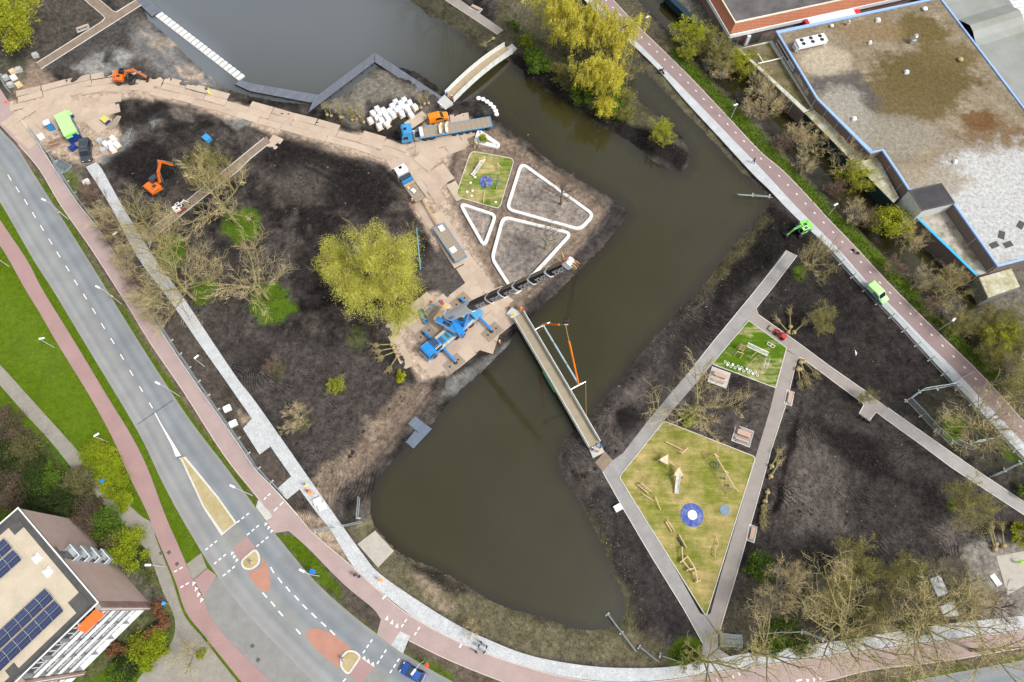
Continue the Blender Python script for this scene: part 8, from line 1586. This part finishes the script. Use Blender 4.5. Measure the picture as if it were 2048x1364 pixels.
# ================================================================== people and bicycles
def body_mesh(pose):
 J=dict(pel=(0,0,.95),sp=(0,0,1.18),ch=(0,0,1.38),nk=(.01,0,1.5),hd=(.03,0,1.62),ht=(.02,0,1.73))
 lean={'stand':0,'walk':.05,'bend':.75,'reach':.25,'ride':.35}[pose]
 L={}
 for s,sg in(('l',1),('r',-1)):
  L['sh'+s]=(0,sg*.18,1.42);L['el'+s]=(.02,sg*.25,1.14);L['wr'+s]=(.1,sg*.25,.92);L['ha'+s]=(.13,sg*.25,.84);L['hip'+s]=(0,sg*.1,.9);L['kn'+s]=(.03,sg*.11,.5);L['an'+s]=(-.01,sg*.11,.09);L['to'+s]=(.16,sg*.12,.04)
  if pose=='walk':k=.22*sg;L['kn'+s]=(k*.8+.03,sg*.1,.5);L['an'+s]=(k*1.3-.02,sg*.1,.1);L['to'+s]=(k*1.3+.15,sg*.11,.05);L['el'+s]=(-k*.6,sg*.24,1.14);L['wr'+s]=(-k*1.1+.08,sg*.24,.95);L['ha'+s]=(-k*1.2+.12,sg*.24,.88)
  if pose in('bend','reach','ride'):L['el'+s]=(.2,sg*.24,1.2);L['wr'+s]=(.42,sg*.2,1.15);L['ha'+s]=(.5,sg*.19,1.13)
  if pose=='ride':L['kn'+s]=(.35,sg*.12,.78-.12*sg);L['an'+s]=(.2,sg*.12,.38-.12*sg);L['to'+s]=(.34,sg*.12,.33-.12*sg)
 J.update(L);ca,sa=math.cos(lean),math.sin(lean)
 up=[k for k in J if J[k][2]>.97 or k[:2]in('sh','el','wr','ha')]
 for k in up:x,y,z=J[k];z-=.95;J[k]=(x*ca+z*sa,y,.95+z*ca-x*sa)
 names=list(J);E=[('pel','sp'),('sp','ch'),('ch','nk'),('nk','hd'),('hd','ht')]
 for s in 'lr':E+=[('ch','sh'+s),('sh'+s,'el'+s),('el'+s,'wr'+s),('wr'+s,'ha'+s),('pel','hip'+s),('hip'+s,'kn'+s),('kn'+s,'an'+s),('an'+s,'to'+s)]
 rad=dict(pel=.15,sp=.14,ch=.15,nk=.06,hd=.105,ht=.07,sh=.075,el=.05,wr=.034,ha=.04,hip=.1,kn=.07,an=.05,to=.04)
 me=bpy.data.meshes.new('b');me.from_pydata([J[n]for n in names],[(names.index(a),names.index(b))for a,b in E],[]);o=bpy.data.objects.new('b',me);COL.objects.link(o)
 m=o.modifiers.new('s','SKIN');m.use_smooth_shade=True
 for i,n in enumerate(names):r_=rad.get(n,rad.get(n[:-1],.06));sv=me.skin_vertices[0].data[i];sv.radius=(r_,r_);sv.use_root=(n=='pel')
 o.modifiers.new('d','SUBSURF').levels=1;dg=bpy.context.evaluated_depsgraph_get();res=bpy.data.meshes.new_from_object(o.evaluated_get(dg));bpy.data.objects.remove(o)
 bm=bmesh.new();bm.from_mesh(res);fm=MB()
 for s,sg in(('l',1),('r',-1)):
  h_=Vector(J['ha'+s]);d_=(h_-Vector(J['wr'+s])).normalized();sd_=Vector((0,1,0));b_=d_.cross(sd_)
  for i,ln in enumerate((.07,.08,.075,.06)):p_=h_+b_*(-.03+.02*i)+d_*.02;fm.tube([p_,p_+d_*ln*.6,p_+d_*ln-sd_*sg*.02],[.01,.009,.007],4)
  p_=h_-b_*.035;fm.tube([p_,p_-b_*.03+d_*.03,p_-b_*.035+d_*.06],[.011,.01,.008],4)
 k=[bm.verts.new(v)for v in fm.v];[bm.faces.new([k[i]for i in f_])for f_ in fm.f];bm.to_mesh(res);bm.free()
 pts=np.array([tuple(p.center)for p in res.polygons]);seg=np.array([(J[a],J[b])for a,b in E]);a=seg[:,0];e=seg[:,1]-a;tt=np.clip(((pts[:,None]-a)*e).sum(2)/(e**2).sum(1),0,1);dd=np.linalg.norm(pts[:,None]-(a+e*tt[...,None]),axis=2).argmin(1)
 cl=[]
 for i in dd:x,y=E[i];cl.append(2 if y in('hd','ht')or y[:2]=='ha' else 3 if y[:2]=='to' else 1 if x[:3]in('hip','kn'+x[2:])or y[:3]=='hip' or x[:2]=='kn' else 0)
 res.polygons.foreach_set('material_index',np.array(cl,dtype=np.int32));res.name='person';return res,Vector(J['ht']),lean,Vector(J['hd'])
BODY={p_:body_mesh(p_)for p_ in('stand','walk','bend','reach','ride')}
CL={'hi':(.9,.25,.01),'hiy':(.85,.8,.05),'red':(.6,.03,.02),'navy':(.012,.03,.12),'blue':(.02,.1,.35),'black':(.012,.012,.015),'olive':(.08,.075,.05),'lime':(.4,.85,.05),'grey':(.2,.2,.2),'orange':(.9,.3,.01),'jeans':(.05,.08,.15),'white':(.75,.75,.75)}
M('skin',(.5,.3,.22),.6);M('shoes',(.02,.02,.02),.7);M('hair',(.05,.03,.02),.7)
def person(px,look,top,bot,pose,label,helmet=None,z=None):
 me,ht,lean,hd=BODY[pose];m=me.copy();m.materials.clear()
 for q in(M('cloth_'+top,CL[top],.85,var=.15,scale=6),M('cloth_'+bot,CL[bot],.85,var=.15,scale=6),MATS['skin'],MATS['shoes']):m.materials.append(q)
 p=PG(*px,.06)if z is None else P(*px,z);q=P(*look);t=thing('person',label,'person',p,math.atan2(q.y-p.y,q.x-p.x));put('body',m,t)
 c=hd+(ht-hd)*.35;mat=M('helmet_'+helmet,CL[helmet],.35)if helmet else MATS['hair'];ax=(ht-hd).normalized()
 MB().lathe(c,[(.135 if helmet else .118,-.01),(.13 if helmet else .12,.05),(.1,.1),(.05,.13),(.01,.14)],12,axis=ax).build('helmet' if helmet else 'hair',mat,t,True)
 for sg in(1,-1):e_=hd+Vector((.1,sg*.035,.0));MB().lathe(e_,[(.012,0),(.012,.004)],6,axis=Vector((1,0,0))).build('eye',MATS['black'],t)
 MB().tube([hd+Vector((.1,0,.0)),hd+Vector((.125,0,-.025))],[.01,.015],5).build('nose',MATS['skin'],t)
 if top in('hi','hiy','lime'):MB().lathe(Vector((.0,0,.95))+Vector((math.sin(lean),0,math.cos(lean)))*.2,[(.168,-.025),(.168,.025)],12,axis=Vector((math.sin(lean),0,math.cos(lean)))).build('reflective_band',MATS['trim_white'],t)
 return t
for a in(((421,190),(470,215),'hiy','hiy','walk','worker in full yellow walking along the plate road',None),((826,407),(840,395),'hi','hi','stand','worker in orange suit behind the white lorry','white'),((1000,600),(1030,620),'red','navy','stand','worker in red jacket under the crane boom','red'),((1076,556),(1090,545),'hi','navy','stand','worker in orange vest beneath the boom by the white bed','orange'),((1087,556),(1105,545),'hi','blue','reach','worker in orange vest pointing beneath the boom','white'),((1041,620),(1060,650),'hi','navy','reach','worker holding the bridge railing end','orange'),((1023,632),(1040,650),'hiy','grey','bend','worker in yellow standing on the pale abutment','orange'),((999,688),(1020,670),'hi','navy','stand','worker in orange vest on the bank below the bridge','white'),((1184,901),(1170,885),'navy','blue','reach','worker in navy reaching for the left bridge rail','white'),((1195,905),(1190,890),'orange','navy','stand','worker in orange facing the bridge deck end','orange'),((1200,897),(1195,880),'blue','navy','bend','worker in blue bending at the right bridge rail','blue'),((895,196),(910,185),'blue','navy','stand','person in blue at the foot of the arched bridge','blue'),((904,202),(915,190),'red','grey','stand','person in red and white at the arched bridge railing','white'),((884,216),(870,225),'white','blue','bend','worker in white and blue crouching by the abutment','blue'),((1505,327),(1490,310),'navy','black','walk','pedestrian in dark clothes walking on the grey footway',None),((615,972),(620,985),'hiy','hiy','stand','worker in yellow beside the kneeling pavers',None),((616,983),(630,988),'red','navy','bend','paver in red with an orange helmet bending over the footpath','orange'),((629,988),(616,985),'hi','navy','bend','paver in orange bending beside the white boxes','orange'),((765,1163),(750,1150),'hi','orange','bend','paver in orange kneeling on the white footpath','orange'),((712,1150),(725,1160),'olive','jeans','stand','person in olive coat standing at the edge of the red path',None),((721,1154),(710,1146),'navy','black','stand','person in navy coat beside the one in olive',None),((963,1284),(955,1290),'black','jeans','stand','rearmost of the five people talking on the white footpath',None),((958,1291),(966,1296),'navy','black','stand','person in navy in the group of five on the footpath',None),((974,1293),(962,1293),'black','black','stand','person in black on the pond side of the group',None),((952,1303),(960,1295),'navy','jeans','stand','person with a blue bag on the road side of the group',None),((969,1304),(962,1294),'olive','black','stand','person in olive in the group of five',None),((2030,1125),(2045,1120),'lime','black','bend','worker in a lime vest on the gravel yard',None)):person(a[0],a[1],a[2],a[3],a[4],a[5],a[6],z=(.35 if 'abutment' in a[5]and 'yellow' in a[5]else None))
def bicycle(px,look,label,lie=False):
 p=PG(*px,.06);q=P(*look);t=thing('bicycle',label,'bicycle',p,math.atan2(q.y-p.y,q.x-p.x))
 for x in(-.52,.52):
  w=MB();w.lathe((x,0,.34),[(.30,-.02),(.34,-.015),(.34,.015),(.30,.02),(.30,-.02)],20,axis=Vector((0,1,0)));w.build('wheel',MATS['tyre'],t)
  sp_=MB();[sp_.tube([(x,0,.34),(x+.3*math.cos(k),0,.34+.3*math.sin(k))],.004,3)for k in np.linspace(0,6.28,9)[:-1]];sp_.build('spokes',MATS['chrome'],t)
 fr=MB();[fr.tube([a,b],.02,5)for a,b in(((-.52,0,.34),(-.12,0,.32)),((-.12,0,.32),(-.25,0,.85)),((-.12,0,.32),(.38,0,.75)),((-.25,0,.8),(.38,0,.75)),((.52,0,.34),(.36,0,.95)),((-.52,0,.34),(-.25,0,.8)))];fr.build('frame',MATS['black'],t);MB().box((-.26,0,.9),(.26,.14,.06)).build('saddle',MATS['black'],t);MB().tube([(.28,.3,1.0),(.36,0,.98),(.28,-.3,1.0)],.018,5).build('handlebar',MATS['chrome'],t)
 if lie:t.rotation_euler=(R(80),0,t.rotation_euler.z);t.location.z+=.12
bicycle((1323,146),(1334,155),'bicycle ridden on the grey footway edge');person((1322,147),(1334,156),'black','jeans','ride','cyclist in black riding along the grey footway',None);bicycle((1712,502),(1722,508),'bicycle lying on the red cycle path beside the weeds',True)
for px in((1408,613),(1234,771),(1053,271)):
 o=MB().tube([(0,0,-.6),(.35,-.3,.7)],.05,6).build('marker_post',MATS['trim_white']);o.location=PG(*px);tag(o,'slanted white marker post at the pond bank','post','white marker posts at the pond')
t=thing('gull','white gull gliding over the black field','bird',P(1712,706,4));k=MB();k.tube([(-.22,0,0),(-.05,0,.02),(.12,0,.03),(.22,0,.02)],[.02,.07,.06,.015],7);k.build('body',MATS['play_white'],t,True)
for sg in(1,-1):MB().add([(.08,sg*.04,.03),(-.08,sg*.04,.03),(-.12,sg*.3,.1),(.0,sg*.34,.11),(-.2,sg*.62,.05)],[(0,1,2,3),(3,2,4)]).build('wing',MATS['play_white'],t)
